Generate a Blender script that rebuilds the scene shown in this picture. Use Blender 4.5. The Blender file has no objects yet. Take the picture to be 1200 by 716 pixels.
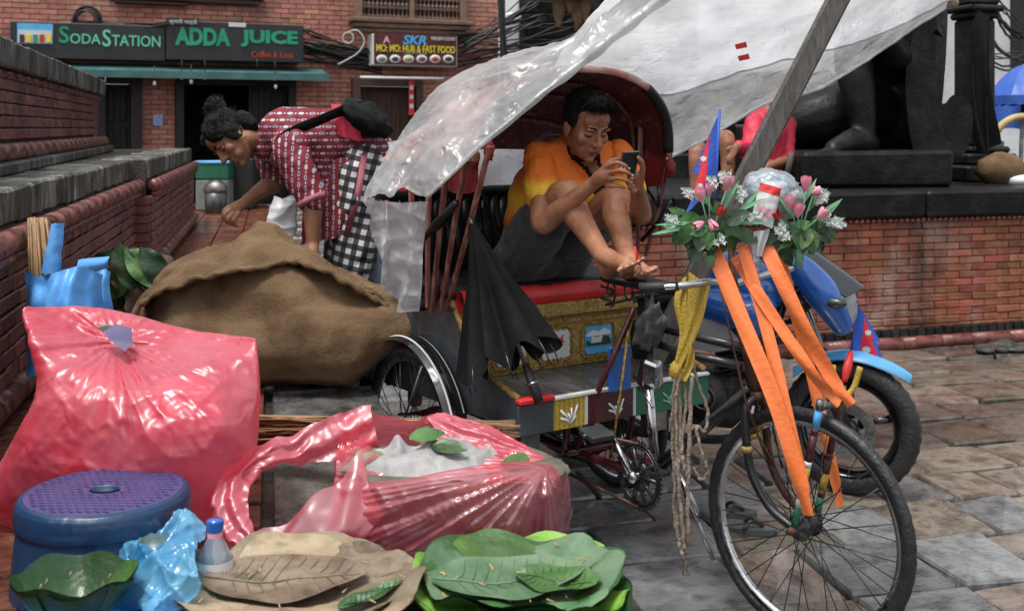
import bpy, math, random
from mathutils import Vector, Matrix, Euler, noise
V = Vector
rnd = random.Random(7)
S = bpy.context.scene
COL = S.collection
PI = math.pi
# ---------------------------------------------------------------- camera
F, H, YH = 1300.0, 1.56, 150.0          # focal length in photo pixels, eye height, horizon row
cam = bpy.data.objects.new('camera', bpy.data.cameras.new('camera'))
COL.objects.link(cam)
cam.location = (0, 0, H)
cam.rotation_euler = (PI / 2, 0, 0)
cam.data.sensor_width = 36
cam.data.lens = 36 * F / 1200
cam.data.shift_y = -208 / 1200
cam.data.clip_start = 0.05
cam.data.clip_end = 500
cam.data.dof.use_dof = True
cam.data.dof.focus_distance = 3.9
cam.data.dof.aperture_fstop = 5.0
S.camera = cam
# ---------------------------------------------------------------- light: overcast monsoon daylight
SUN_EL, SUN_AZ = math.radians(72), math.radians(215)   # azimuth from +Y clockwise
w = bpy.data.worlds.new('World')
S.world = w
w.use_nodes = True
nt = w.node_tree
bg = nt.nodes['Background']
sky = nt.nodes.new('ShaderNodeTexSky')
sky.sky_type = 'NISHITA'
sky.sun_disc = False
sky.sun_elevation = SUN_EL
sky.sun_rotation = SUN_AZ
sky.dust_density = 3.0
hs = nt.nodes.new('ShaderNodeHueSaturation')
hs.inputs['Saturation'].default_value = 0.22
nt.links.new(sky.outputs[0], hs.inputs['Color'])
nt.links.new(hs.outputs[0], bg.inputs['Color'])
bg.inputs['Strength'].default_value = 0.11
sl = bpy.data.lights.new('sun', 'SUN')
sl.energy = 1.5
sl.angle = math.radians(16)
sl.color = (1.0, 0.97, 0.93)
sun = bpy.data.objects.new('sun', sl)
COL.objects.link(sun)
sd = V((math.sin(SUN_AZ) * math.cos(SUN_EL), math.cos(SUN_AZ) * math.cos(SUN_EL), math.sin(SUN_EL)))
sun.rotation_euler = sd.to_track_quat('Z', 'Y').to_euler()
S.view_settings.view_transform = 'Standard'
S.view_settings.look = 'None'
S.view_settings.exposure = 1.12
S.view_settings.gamma = 1.0

# ---------------------------------------------------------------- pixel rays -> real points
def P(px, py, Y):
    return V(((px - 600) * Y / F, Y, H - (py - YH) * Y / F))
def G(px, py, Z=0.0):
    return P(px, py, F * (H - Z) / (py - YH))

# ---------------------------------------------------------------- mesh helpers
def frame(d, up=V((0, 0, 1))):
    z = V(d).normalized()
    if abs(z.dot(up)) > 0.97:
        up = V((1, 0, 0)) if abs(z.x) < 0.9 else V((0, 1, 0))
    x = up.cross(z).normalized()
    y = z.cross(x)
    return Matrix((x, y, z)).transposed()

def cr(pts, n=6):
    """Catmull-Rom through pts (vectors or tuples of any length)."""
    p = [tuple(q) for q in pts]
    p = [tuple(2 * a - b for a, b in zip(p[0], p[1]))] + p + [tuple(2 * a - b for a, b in zip(p[-1], p[-2]))]
    out = []
    for i in range(1, len(p) - 2):
        for k in range(n):
            t = k / n
            out.append(tuple(0.5 * (2 * b + (c - a) * t + (2 * a - 5 * b + 4 * c - d) * t * t + (3 * b - a - 3 * c + d) * t ** 3)
                             for a, b, c, d in zip(p[i - 1], p[i], p[i + 1], p[i + 2])))
    out.append(p[-2])
    return out

def sample(pts, u):
    """Linear sample of a polyline list at u in 0..1 by index."""
    x = max(0, min(1, u)) * (len(pts) - 1)
    i = min(int(x), len(pts) - 2)
    t = x - i
    return [a + (b - a) * t for a, b in zip(pts[i], pts[i + 1])]

class MB:
    def __init__(s):
        s.v, s.f, s.sm, s.mi = [], [], [], []
    def add(s, vs, fs, smooth=False, mi=0):
        o = len(s.v)
        s.v.extend(V(q) for q in vs)
        for q in fs:
            s.f.append([o + i for i in q])
            s.sm.append(smooth)
            s.mi.append(mi)
        return s
    def box(s, c, d, rot=None, mi=0, ch=0.0, jit=0.0):
        c = V(c); hx, hy, hz = d[0] / 2, d[1] / 2, d[2] / 2
        R = rot if rot is not None else Matrix.Identity(3)
        if ch <= 0:
            vs = [c + R @ V((sx * hx + rnd.uniform(-jit, jit), sy * hy + rnd.uniform(-jit, jit), sz * hz + rnd.uniform(-jit, jit)))
                  for sz in (-1, 1) for sy in (-1, 1) for sx in (-1, 1)]
            return s.add(vs, [(0, 2, 3, 1), (4, 5, 7, 6), (0, 1, 5, 4), (2, 6, 7, 3), (0, 4, 6, 2), (1, 3, 7, 5)], False, mi)
        ch = min(ch, hx * .9, hy * .9, hz * .9)
        vs, idx = [], {}
        for sx in (-1, 1):
            for sy in (-1, 1):
                for sz in (-1, 1):
                    jx, jy, jz = (rnd.uniform(-jit, jit) for _ in range(3))
                    for a in range(3):
                        q = V((sx * (hx - (ch if a != 0 else 0)) + jx, sy * (hy - (ch if a != 1 else 0)) + jy, sz * (hz - (ch if a != 2 else 0)) + jz))
                        idx[sx, sy, sz, a] = len(vs)
                        vs.append(c + R @ q)
        fs = []
        for a in range(3):
            b, e = (a + 1) % 3, (a + 2) % 3
            for sa in (-1, 1):
                q = []
                for sb, se in ((-1, -1), (1, -1), (1, 1), (-1, 1)):
                    k = [0, 0, 0]; k[a], k[b], k[e] = sa, sb, se
                    q.append(idx[k[0], k[1], k[2], a])
                fs.append(q if sa > 0 else q[::-1])
            for sb in (-1, 1):
                for se in (-1, 1):
                    q = []
                    for sa, ax in ((-1, b), (1, b), (1, e), (-1, e)):
                        k = [0, 0, 0]; k[a], k[b], k[e] = sa, sb, se
                        q.append(idx[k[0], k[1], k[2], ax])
                    fs.append(q if sb * se < 0 else q[::-1])
        for sx in (-1, 1):
            for sy in (-1, 1):
                for sz in (-1, 1):
                    q = [idx[sx, sy, sz, a] for a in range(3)]
                    fs.append(q if sx * sy * sz > 0 else q[::-1])
        return s.add(vs, fs, False, mi)
    def tube(s, pts, r, n=8, mi=0, sq=1.0, up=V((0, 0, 1)), caps=True, smooth=True):
        pts = [V(q) for q in pts]
        R = r if isinstance(r, (list, tuple)) else [r] * len(pts)
        rings = []
        prev = None
        for i, q in enumerate(pts):
            d = pts[min(i + 1, len(pts) - 1)] - pts[max(i - 1, 0)]
            if d.length < 1e-9:
                d = V((0, 0, 1))
            if prev is None:
                M = frame(d, up)
            else:
                z = d.normalized()
                x = prev.col[0] - z * prev.col[0].dot(z)
                x = x.normalized() if x.length > 1e-6 else frame(d, up).col[0]
                M = Matrix((x, z.cross(x), z)).transposed()
            prev = M
            rings.append([q + M @ V((R[i] * math.cos(2 * PI * k / n), R[i] * sq * math.sin(2 * PI * k / n), 0)) for k in range(n)])
        vs = [p for rg in rings for p in rg]
        fs = [(i * n + k, i * n + (k + 1) % n, (i + 1) * n + (k + 1) % n, (i + 1) * n + k) for i in range(len(pts) - 1) for k in range(n)]
        if caps:
            fs += [tuple(range(n))[::-1], tuple((len(pts) - 1) * n + k for k in range(n))]
        return s.add(vs, fs, smooth, mi)
    def ell(s, c, r, rot=None, nu=12, nv=8, mi=0, disp=None):
        c = V(c); R = rot if rot is not None else Matrix.Identity(3)
        r = (r, r, r) if not isinstance(r, (list, tuple, Vector)) else r
        vs = [c + R @ V((0, 0, -r[2]))]
        for j in range(1, nv):
            a = -PI / 2 + PI * j / nv
            for k in range(nu):
                b = 2 * PI * k / nu
                q = V((math.cos(a) * math.cos(b), math.cos(a) * math.sin(b), math.sin(a)))
                e = 1 + (disp(q) if disp else 0)
                vs.append(c + R @ V((q.x * r[0] * e, q.y * r[1] * e, q.z * r[2] * e)))
        vs.append(c + R @ V((0, 0, r[2])))
        t = len(vs) - 1
        fs = [(0, 1 + (k + 1) % nu, 1 + k) for k in range(nu)]
        for j in range(nv - 2):
            for k in range(nu):
                a = 1 + j * nu
                fs.append((a + k, a + (k + 1) % nu, a + nu + (k + 1) % nu, a + nu + k))
        a = 1 + (nv - 2) * nu
        fs += [(a + k, a + (k + 1) % nu, t) for k in range(nu)]
        return s.add(vs, fs, True, mi)
    def torus(s, c, axis, R, r, nR=40, nr=8, mi=0, sq=1.0, a0=0.0, a1=2 * PI, tread=0.0):
        """ring about axis; sq squeezes the section along the axis; a0..a1 partial."""
        c = V(c); M = frame(axis)
        full = abs(a1 - a0 - 2 * PI) < 1e-6
        n = nR if full else nR + 1
        vs = []
        for i in range(n):
            a = a0 + (a1 - a0) * i / nR
            for k in range(nr):
                b = 2 * PI * k / nr
                rr = r * (1 + (tread if (i % 2 and abs(b) < 1.2 or i % 2 and b > 5.1) else 0))
                rho = R + rr * math.cos(b)
                vs.append(c + M @ V((rho * math.cos(a), rho * math.sin(a), r * sq * math.sin(b))))
        fs = []
        for i in range(nR):
            j = (i + 1) % n
            for k in range(nr):
                fs.append((i * nr + k, j * nr + k, j * nr + (k + 1) % nr, i * nr + (k + 1) % nr))
        return s.add(vs, fs, True, mi)
    def lathe(s, prof, c=(0, 0, 0), n=24, rot=None, mi=0, fx=1.0, fy=1.0, smooth=True):
        c = V(c); R = rot if rot is not None else Matrix.Identity(3)
        vs = [c + R @ V((r * fx * math.cos(2 * PI * k / n), r * fy * math.sin(2 * PI * k / n), z)) for r, z in prof for k in range(n)]
        fs = [(i * n + k, i * n + (k + 1) % n, (i + 1) * n + (k + 1) % n, (i + 1) * n + k) for i in range(len(prof) - 1) for k in range(n)]
        return s.add(vs, fs, smooth, mi)
    def grid(s, fn, nu, nv, mi=0, smooth=True, wrap=False):
        m = nu if wrap else nu + 1
        vs = [fn(i / nu, j / nv) for j in range(nv + 1) for i in range(m)]
        fs = [(j * m + i, j * m + (i + 1) % m, (j + 1) * m + (i + 1) % m, (j + 1) * m + i) for j in range(nv) for i in range(nu)]
        return s.add(vs, fs, smooth, mi)
    def prism(s, poly, t, M=None, mi=0, smooth=False):
        """poly: 2-D outline extruded t along +z of 4x4 matrix M."""
        M = M if M is not None else Matrix.Identity(4)
        n = len(poly)
        vs = [M @ V((x, y, 0)) for x, y in poly] + [M @ V((x, y, t)) for x, y in poly]
        fs = [tuple(range(n))[::-1], tuple(range(n, 2 * n))] + [(i, (i + 1) % n, n + (i + 1) % n, n + i) for i in range(n)]
        return s.add(vs, fs, smooth, mi)
    def strip(s, pts, wv, th=0.001, mi=0):
        """flat band along pts, wv = half-width vectors (one or per point), given thickness."""
        pts = [V(q) for q in pts]
        wv = wv if isinstance(wv, list) else [V(wv)] * len(pts)
        vs = []
        for i, q in enumerate(pts):
            d = (pts[min(i + 1, len(pts) - 1)] - pts[max(i - 1, 0)]).normalized()
            n = d.cross(wv[i]).normalized() * th / 2
            vs += [q - wv[i] - n, q + wv[i] - n, q + wv[i] + n, q - wv[i] + n]
        fs = []
        for i in range(len(pts) - 1):
            a, b = i * 4, i * 4 + 4
            fs += [(a, a + 1, b + 1, b), (a + 1, a + 2, b + 2, b + 1), (a + 2, a + 3, b + 3, b + 2), (a + 3, a, b, b + 3)]
        e = (len(pts) - 1) * 4
        fs += [(0, 3, 2, 1), (e, e + 1, e + 2, e + 3)]
        return s.add(vs, fs, True, mi)
    def mesh(s, name, mats, inv=None):
        me = bpy.data.meshes.new(name)
        vs = [tuple(inv @ q) for q in s.v] if inv is not None else [tuple(q) for q in s.v]
        me.from_pydata(vs, [], s.f)
        for m in (mats if isinstance(mats, (list, tuple)) else [mats]):
            me.materials.append(m)
        me.polygons.foreach_set('use_smooth', s.sm)
        me.polygons.foreach_set('material_index', s.mi)
        me.update()
        return me

WM = {}
def wmat(o):
    return WM.get(o.name, Matrix.Identity(4)) if o else Matrix.Identity(4)
def tag(o, label=None, cat=None, group=None, kind=None):
    for k, v in (('label', label), ('category', cat), ('group', group), ('kind', kind)):
        if v:
            o[k] = v
    return o
def thing(name, label, cat, loc=(0, 0, 0), rotz=0.0, group=None, kind=None):
    o = bpy.data.objects.new(name, None)
    COL.objects.link(o)
    o.location = loc
    o.rotation_euler = (0, 0, rotz)
    o.empty_display_size = 0.1
    WM[o.name] = Matrix.Translation(V(loc)) @ Matrix.Rotation(rotz, 4, 'Z')
    return tag(o, label, cat, group, kind)
def pivot(name, parent):
    o = bpy.data.objects.new(name, None)
    COL.objects.link(o)
    o.parent = parent
    WM[o.name] = wmat(parent)
    return o
def build(mb, name, mats, parent=None, local=False, kind=None, label=None, mod=None):
    """links a mesh object; vertices are world points unless local=True (parent's axes)."""
    inv = None if (local or parent is None) else wmat(parent).inverted()
    o = bpy.data.objects.new(name, mb.mesh(name, mats, inv))
    COL.objects.link(o)
    if parent:
        o.parent = parent
        WM[o.name] = wmat(parent)
    return tag(o, label, None, None, kind)
def solo(mb, name, mats, label, cat, group=None, kind=None):
    """a thing that is one mesh; origin moved to its own base."""
    lo = V((sum(q.x for q in mb.v) / len(mb.v), sum(q.y for q in mb.v) / len(mb.v), min(q.z for q in mb.v)))
    o = bpy.data.objects.new(name, mb.mesh(name, mats, Matrix.Translation(-lo)))
    o.location = lo
    COL.objects.link(o)
    WM[o.name] = Matrix.Translation(lo)
    return tag(o, label, cat, group, kind)
def inst(name, me, parent, M, scale=(1, 1, 1)):
    """one piece (shared mesh) at local matrix M under parent."""
    o = bpy.data.objects.new(name, me)
    COL.objects.link(o)
    o.parent = parent
    o.matrix_local = M @ Matrix.Diagonal((*scale, 1))
    return o
def copy_tree(o, parent=None):
    c = o.copy()
    COL.objects.link(c)
    c.parent = parent
    for ch in list(o.children):
        copy_tree(ch, c)
    return c
def blob(name, parts, mats, parent, voxel=0.006, smooth=4, post=None, matfn=None, extra=None):
    """one continuous skin over overlapping rounded volumes: voxel union, smoothed, then shaped vertex by vertex."""
    mb = MB()
    for p in parts:
        if p[0] == 'c':                      # chain of (point, radius)
            q = cr([(*pt, r) for pt, r in p[1]], 5) if len(p[1]) > 2 else [(*pt, r) for pt, r in p[1]]
            sq = p[2] if len(p) > 2 else 1.0
            mb.tube([a[:3] for a in q], [a[3] for a in q], 14, sq=sq, up=V(p[3]) if len(p) > 3 else V((0, 0, 1)))
            for e in (q[0], q[-1]):
                mb.ell(e[:3], e[3] * min(1, .5 + .5 * sq), nu=12, nv=8)
        elif p[0] == 'e':                    # ellipsoid
            mb.ell(p[1], p[2], p[3] if len(p) > 3 else None, 18, 12)
        else:
            p[1](mb)
    me = mb.mesh('t', [])
    o = bpy.data.objects.new('t', me)
    COL.objects.link(o)
    m = o.modifiers.new('r', 'REMESH')
    m.mode = 'VOXEL'; m.voxel_size = voxel; m.adaptivity = 0
    if smooth:
        m2 = o.modifiers.new('s', 'SMOOTH')
        m2.factor = 0.5; m2.iterations = smooth
    dg = bpy.context.evaluated_depsgraph_get()
    ev = o.evaluated_get(dg)
    me2 = bpy.data.meshes.new_from_object(ev)
    bpy.data.objects.remove(o)
    me2.name = name
    if post:
        nrm = [v.normal.copy() for v in me2.vertices]
        for v, n in zip(me2.vertices, nrm):
            v.co = post(v.co.copy(), n)
    for q in (mats if isinstance(mats, (list, tuple)) else [mats]):
        me2.materials.append(q)
    for pl in me2.polygons:
        pl.use_smooth = True
        pl.material_index = matfn(pl.center) if matfn else 0
    if parent is not None:
        me2.transform(wmat(parent).inverted())
    me2.update()
    r = bpy.data.objects.new(name, me2)
    COL.objects.link(r)
    if parent is not None:
        r.parent = parent
        WM[r.name] = wmat(parent)
    return r
def fbm(q, s=1.0, o=3):
    return noise.fractal(V(q) * s, 1.0, 2.0, o)
def ridge(q, s=1.0):
    a = noise.noise(V(q) * s)
    return 1 - min(1, abs(a) * 2.2)

_dr = random.Random(77)
_DIR = [(V((_dr.gauss(0, 1), _dr.gauss(0, 1), _dr.gauss(0, 1))).normalized(), _dr.uniform(.7, 2.0), _dr.uniform(0, 9)) for _ in range(9)]
def crease(p, s=4.0, n=7, sharp=3.0):
    """crinkled film: sharp straightish ridges in many directions, each alive only in patches"""
    h = 0.0
    wv = noise.noise_vector(p * s * .45) * .55
    q = p * s
    for d, k, o in _DIR[:n]:
        x = (d.dot(q) * k + d.dot(wv) * 1.4 + o) % 1
        m = max(0.0, min(1.0, .5 + 1.9 * noise.noise(q * .55 + V((o, o * 2, -o)))))
        h += m * (abs(x - .5) * 2) ** sharp / k
    return h / 2.2
# ---------------------------------------------------------------- materials
def hexc(h):
    c = [int(h[i:i + 2], 16) / 255 for i in (0, 2, 4)]
    return tuple(x / 12.92 if x <= .04045 else ((x + .055) / 1.055) ** 2.4 for x in c)
def nm(name, cols, scale=6.0, rough=(0.5, 0.8), bump=0.0, bscale=60.0, metal=0.0, vary=0.0, rvar='obj', detail=5.0,
       spec=0.5, coat=0.0, stretch=(1, 1, 1), coord='Object', hue=0.0, rscale=None, sss=0.0, dist=0.0, bdist=0.01, sheen=0.0):
    """noise-mottled surface: cols = list of linear colours spread along the noise."""
    m = bpy.data.materials.new(name)
    m.use_nodes = True
    nt = m.node_tree; N = nt.nodes; L = nt.links
    b = N['Principled BSDF']
    tc = N.new('ShaderNodeTexCoord')
    mp = N.new('ShaderNodeMapping')
    mp.inputs['Scale'].default_value = stretch
    L.new(tc.outputs[coord], mp.inputs['Vector'])
    if rvar == 'isl':
        rn = N.new('ShaderNodeNewGeometry').outputs['Random Per Island']
    else:
        rn = N.new('ShaderNodeObjectInfo').outputs['Random']
    mul = N.new('ShaderNodeMath'); mul.operation = 'MULTIPLY'; mul.inputs[1].default_value = 37.0
    L.new(rn, mul.inputs[0])
    ad = N.new('ShaderNodeVectorMath'); ad.operation = 'ADD'
    L.new(mp.outputs[0], ad.inputs[0]); L.new(mul.outputs[0], ad.inputs[1])
    vec = ad.outputs[0]
    nz = N.new('ShaderNodeTexNoise')
    nz.inputs['Scale'].default_value = scale; nz.inputs['Detail'].default_value = detail
    nz.inputs['Roughness'].default_value = 0.62; nz.inputs['Distortion'].default_value = dist
    L.new(vec, nz.inputs['Vector'])
    rp = N.new('ShaderNodeValToRGB')
    k = len(cols)
    while len(rp.color_ramp.elements) < k:
        rp.color_ramp.elements.new(0.5)
    for i, c in enumerate(cols):
        rp.color_ramp.elements[i].position = 0.5 if k == 1 else 0.3 + 0.4 * i / (k - 1)
        rp.color_ramp.elements[i].color = (*c, 1)
    L.new(nz.outputs['Fac'], rp.inputs[0])
    col = rp.outputs[0]
    if vary or hue:
        h = N.new('ShaderNodeHueSaturation')
        mr = N.new('ShaderNodeMapRange')
        mr.inputs[3].default_value = 1 - vary; mr.inputs[4].default_value = 1 + vary
        L.new(rn, mr.inputs[0]); L.new(mr.outputs[0], h.inputs['Value'])
        if hue:
            wn = N.new('ShaderNodeTexWhiteNoise'); wn.noise_dimensions = '1D'
            L.new(rn, wn.inputs['W'])
            mh = N.new('ShaderNodeMapRange'); mh.inputs[3].default_value = .5 - hue; mh.inputs[4].default_value = .5 + hue
            L.new(wn.outputs['Value'], mh.inputs[0]); L.new(mh.outputs[0], h.inputs['Hue'])
        L.new(col, h.inputs['Color'])
        col = h.outputs[0]
    L.new(col, b.inputs['Base Color'])
    n2 = N.new('ShaderNodeTexNoise'); n2.inputs['Scale'].default_value = rscale or scale * 1.7; n2.inputs['Detail'].default_value = 3
    L.new(vec, n2.inputs['Vector'])
    mr2 = N.new('ShaderNodeMapRange'); mr2.inputs[1].default_value = .35; mr2.inputs[2].default_value = .65
    mr2.inputs[3].default_value = rough[0]; mr2.inputs[4].default_value = rough[1]
    L.new(n2.outputs['Fac'], mr2.inputs[0]); L.new(mr2.outputs[0], b.inputs['Roughness'])
    if bump:
        n3 = N.new('ShaderNodeTexNoise'); n3.inputs['Scale'].default_value = bscale; n3.inputs['Detail'].default_value = 4
        L.new(vec, n3.inputs['Vector'])
        bp = N.new('ShaderNodeBump'); bp.inputs['Strength'].default_value = bump; bp.inputs['Distance'].default_value = bdist
        L.new(n3.outputs['Fac'], bp.inputs['Height']); L.new(bp.outputs[0], b.inputs['Normal'])
    b.inputs['Metallic'].default_value = metal
    b.inputs['Specular IOR Level'].default_value = spec
    if coat:
        b.inputs['Coat Weight'].default_value = coat; b.inputs['Coat Roughness'].default_value = 0.08
    if sss:
        b.inputs['Subsurface Weight'].default_value = sss; b.inputs['Subsurface Radius'].default_value = (.01, .004, .002)
    if sheen:
        b.inputs['Sheen Weight'].default_value = sheen
    m['_col'] = 1
    return m
def plastic_film(name, col, clear=0.3, transl=0.45, rough=0.25, tint=None, bump=0.4, bscale=18.0, cols=None, gloss=0.25, stretch=(1, 1, 1)):
    """thin bag film: part clear, part glowing through, part reflecting; fine crinkle relief."""
    m = bpy.data.materials.new(name); m.use_nodes = True
    nt = m.node_tree; N = nt.nodes; L = nt.links
    N.remove(N['Principled BSDF'])
    out = N['Material Output']
    tc = N.new('ShaderNodeTexCoord')
    mp = N.new('ShaderNodeMapping'); mp.inputs['Scale'].default_value = stretch
    L.new(tc.outputs['Object'], mp.inputs['Vector'])
    nz = N.new('ShaderNodeTexNoise'); nz.noise_type = 'RIDGED_MULTIFRACTAL'; nz.normalize = True
    nz.inputs['Scale'].default_value = bscale * .55; nz.inputs['Detail'].default_value = 3.5; nz.inputs['Distortion'].default_value = 0.9
    L.new(mp.outputs[0], nz.inputs['Vector'])
    bp = N.new('ShaderNodeBump'); bp.inputs['Strength'].default_value = bump; bp.inputs['Distance'].default_value = 0.015
    L.new(nz.outputs['Fac'], bp.inputs['Height'])
    n2 = N.new('ShaderNodeTexNoise'); n2.inputs['Scale'].default_value = 5.0; n2.inputs['Detail'].default_value = 5
    L.new(tc.outputs['Object'], n2.inputs['Vector'])
    rp = N.new('ShaderNodeValToRGB')
    cols = cols or [tuple(c * .75 for c in col), col]
    rp.color_ramp.elements[0].position = .35; rp.color_ramp.elements[1].position = .65
    rp.color_ramp.elements[0].color = (*cols[0], 1); rp.color_ramp.elements[1].color = (*cols[-1], 1)
    L.new(n2.outputs['Fac'], rp.inputs[0])
    df = N.new('ShaderNodeBsdfDiffuse'); tl = N.new('ShaderNodeBsdfTranslucent'); tr = N.new('ShaderNodeBsdfTransparent'); gl = N.new('ShaderNodeBsdfGlossy')
    for x in (df, tl):
        L.new(rp.outputs[0], x.inputs['Color']); L.new(bp.outputs[0], x.inputs['Normal'])
    tr.inputs['Color'].default_value = (*(tint or col), 1)
    gl.inputs['Roughness'].default_value = rough; L.new(bp.outputs[0], gl.inputs['Normal'])
    a = N.new('ShaderNodeMixShader'); a.inputs[0].default_value = transl
    L.new(df.outputs[0], a.inputs[1]); L.new(tl.outputs[0], a.inputs[2])
    b = N.new('ShaderNodeMixShader'); b.inputs[0].default_value = clear
    L.new(a.outputs[0], b.inputs[1]); L.new(tr.outputs[0], b.inputs[2])
    c = N.new('ShaderNodeMixShader')
    fr = N.new('ShaderNodeLayerWeight'); fr.inputs['Blend'].default_value = 0.5; L.new(bp.outputs[0], fr.inputs['Normal'])
    pw = N.new('ShaderNodeMath'); pw.operation = 'POWER'; pw.inputs[1].default_value = 4.0; L.new(fr.outputs['Facing'], pw.inputs[0])
    ma = N.new('ShaderNodeMath'); ma.operation = 'MULTIPLY_ADD'; ma.inputs[1].default_value = 0.35; ma.inputs[2].default_value = gloss * 0.22
    L.new(pw.outputs[0], ma.inputs[0]); L.new(ma.outputs[0], c.inputs[0])
    L.new(b.outputs[0], c.inputs[1]); L.new(gl.outputs[0], c.inputs[2])
    L.new(c.outputs[0], out.inputs['Surface'])
    return m
hx = hexc
M_ = {}
def mk(key, *a, **k):
    M_[key] = nm(key, *a, **k)
mk('paver_grey', [(.04, .041, .041), (.1, .102, .102), (.165, .166, .165), (.065, .066, .065)], 3.0, (.05, .34), .4, 22, vary=.38, hue=.01, rscale=2.0, detail=8, coat=.6)
mk('paver_brown', [(.045, .036, .029), (.115, .09, .07), (.19, .16, .13), (.075, .057, .044)], 3.0, (.05, .34), .4, 22, vary=.42, hue=.022, rscale=2.0, detail=8, coat=.6)
mk('paver_joint', [(.018, .015, .012), (.05, .04, .032)], 7, (.15, .6), .6, 40)
mk('clay_tile', [(.05, .018, .012), (.13, .042, .025), (.19, .09, .065)], 5, (.06, .35), .3, 40, vary=.3, hue=.01)
mk('wet_slab', [(.03, .029, .027), (.085, .082, .078), (.14, .138, .13)], 7, (.05, .32), .5, 26, rscale=8)
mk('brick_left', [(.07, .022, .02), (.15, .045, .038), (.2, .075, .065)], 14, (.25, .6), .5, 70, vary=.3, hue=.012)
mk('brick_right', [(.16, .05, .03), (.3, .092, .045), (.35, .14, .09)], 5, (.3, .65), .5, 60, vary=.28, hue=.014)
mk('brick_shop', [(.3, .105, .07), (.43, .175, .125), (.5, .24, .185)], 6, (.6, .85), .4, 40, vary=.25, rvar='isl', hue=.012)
mk('mortar', [(.03, .02, .017), (.09, .06, .05)], 9, (.5, .8), .5, 60)
mk('mortar_pale', [(.22, .1, .07), (.3, .145, .105)], 9, (.6, .8), .5, 60)
mk('mould_clay', [(.05, .014, .012), (.14, .04, .032), (.22, .09, .075)], 12, (.15, .5), .4, 50, vary=.2)
mk('cap_stone', [(.010, .011, .009), (.035, .036, .031), (.07, .07, .06), (.26, .26, .235)], 9, (.3, .7), .7, 45, vary=.4, stretch=(1, 1, .22), detail=8, spec=.35)
mk('terrace_top', [(.010, .010, .009), (.03, .03, .027), (.12, .12, .11)], 10, (.12, .5), .8, 30, spec=.4)
mk('black_stone', [(.003, .003, .0035), (.008, .008, .009), (.018, .018, .019)], 6, (.3, .6), .45, 40, spec=.18)
mk('dark_stone', [(.006, .006, .006), (.016, .0155, .015), (.036, .035, .032)], 6, (.35, .7), .5, 40, spec=.2)
mk('dark_wood', [(.006, .005, .004), (.018, .013, .01)], 9, (.5, .8), .3, 50, stretch=(8, 8, 1))
mk('brown_wood', [(.035, .017, .01), (.075, .036, .02)], 8, (.5, .75), .3, 60, stretch=(10, 10, 1))
mk('lattice_wood', [(.13, .078, .055), (.22, .14, .1)], 9, (.6, .85), .3, 60, vary=.1)
mk('slat_wood', [(.09, .018, .014), (.2, .06, .045), (.34, .2, .15)], 10, (.35, .65), .3, 60, stretch=(5, 5, .8), vary=.15)
mk('pole_wood', [(.04, .036, .032), (.075, .068, .06), (.11, .1, .088)], 11, (.55, .85), .5, 60, stretch=(6, 6, .6))
mk('sign_black', [(.008, .009, .01), (.02, .022, .022)], 3, (.35, .6), .1, 20)
mk('sign_green', [(.0, .22, .11), (.02, .32, .17)], 3, (.4, .6))
mk('sign_pale_green', [(.08, .45, .3), (.14, .55, .38)], 3, (.4, .6))
mk('sign_red', [(.4, .03, .01), (.55, .06, .02)], 3, (.4, .6))
mk('sign_maroon', [(.035, .008, .008), (.13, .02, .02)], 3, (.4, .6), stretch=(9, 1, .4))
mk('white_paint', [(.5, .51, .5), (.62, .62, .61)], 4, (.4, .6), .1, 30)
mk('white_wall', [(.5, .52, .54), (.72, .73, .74)], 2, (.6, .85), .2, 20)
mk('yellow_paint', [(.6, .5, .02), (.75, .65, .06)], 4, (.4, .6))
mk('sky_blue_paint', [(.05, .3, .6), (.12, .45, .75)], 5, (.35, .6))
mk('teal_awning', [(.03, .09, .09), (.06, .15, .14)], 5, (.3, .55), .2, 30)
mk('rubber', [(.008, .008, .008), (.02, .02, .02)], 12, (.45, .7), .3, 80)
mk('tyre', [(.008, .008, .009), (.022, .022, .022)], 14, (.4, .65), .5, 70)
mk('black_metal', [(.006, .006, .006), (.02, .019, .018)], 9, (.2, .45), .2, 40, spec=.6)
mk('black_gloss', [(.004, .004, .004), (.01, .01, .01)], 6, (.08, .25), .0, coat=.6)
mk('chrome', [(.35, .35, .36), (.62, .62, .63)], 9, (.12, .35), .1, 60, metal=1.0)
mk('dull_steel', [(.1, .095, .09), (.3, .29, .28)], 10, (.3, .55), .3, 60, metal=.9)
mk('rusty', [(.03, .015, .01), (.09, .04, .022), (.15, .08, .05)], 14, (.4, .7), .4, 60, metal=.4)
mk('maroon_metal', [(.03, .006, .008), (.09, .014, .018)], 8, (.2, .45), .2, 40)
mk('gold', [(.14, .085, .02), (.36, .23, .06), (.5, .36, .13)], 60, (.3, .6), .8, 160, metal=.35)
mk('red_cloth', [(.42, .012, .012), (.62, .03, .03)], 6, (.4, .6), .25, 14)
mk('maroon_cloth', [(.02, .004, .005), (.09, .008, .01), (.13, .012, .014), (.3, .22, .21)], 11, (.5, .75), .4, 40, detail=7, dist=1.0)
mk('hood_top', [(.28, .09, .07), (.4, .16, .12), (.55, .4, .35)], 7, (.35, .6), .3, 40)
mk('vinyl', [(.004, .004, .004), (.009, .009, .01)], 6, (.35, .6), .3, 30, spec=.35)
mk('umbrella_cloth', [(.003, .0035, .004), (.008, .0085, .009)], 7, (.6, .8), .3, 25, spec=.14)
mk('panel_grey', [(.025, .028, .03), (.06, .064, .066), (.02, .05, .075)], 4, (.2, .45), .3, 20)
mk('plank_wet', [(.03, .03, .03), (.07, .07, .07), (.13, .13, .13)], 6, (.12, .4), .4, 30, stretch=(1, 4, 1))
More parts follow.
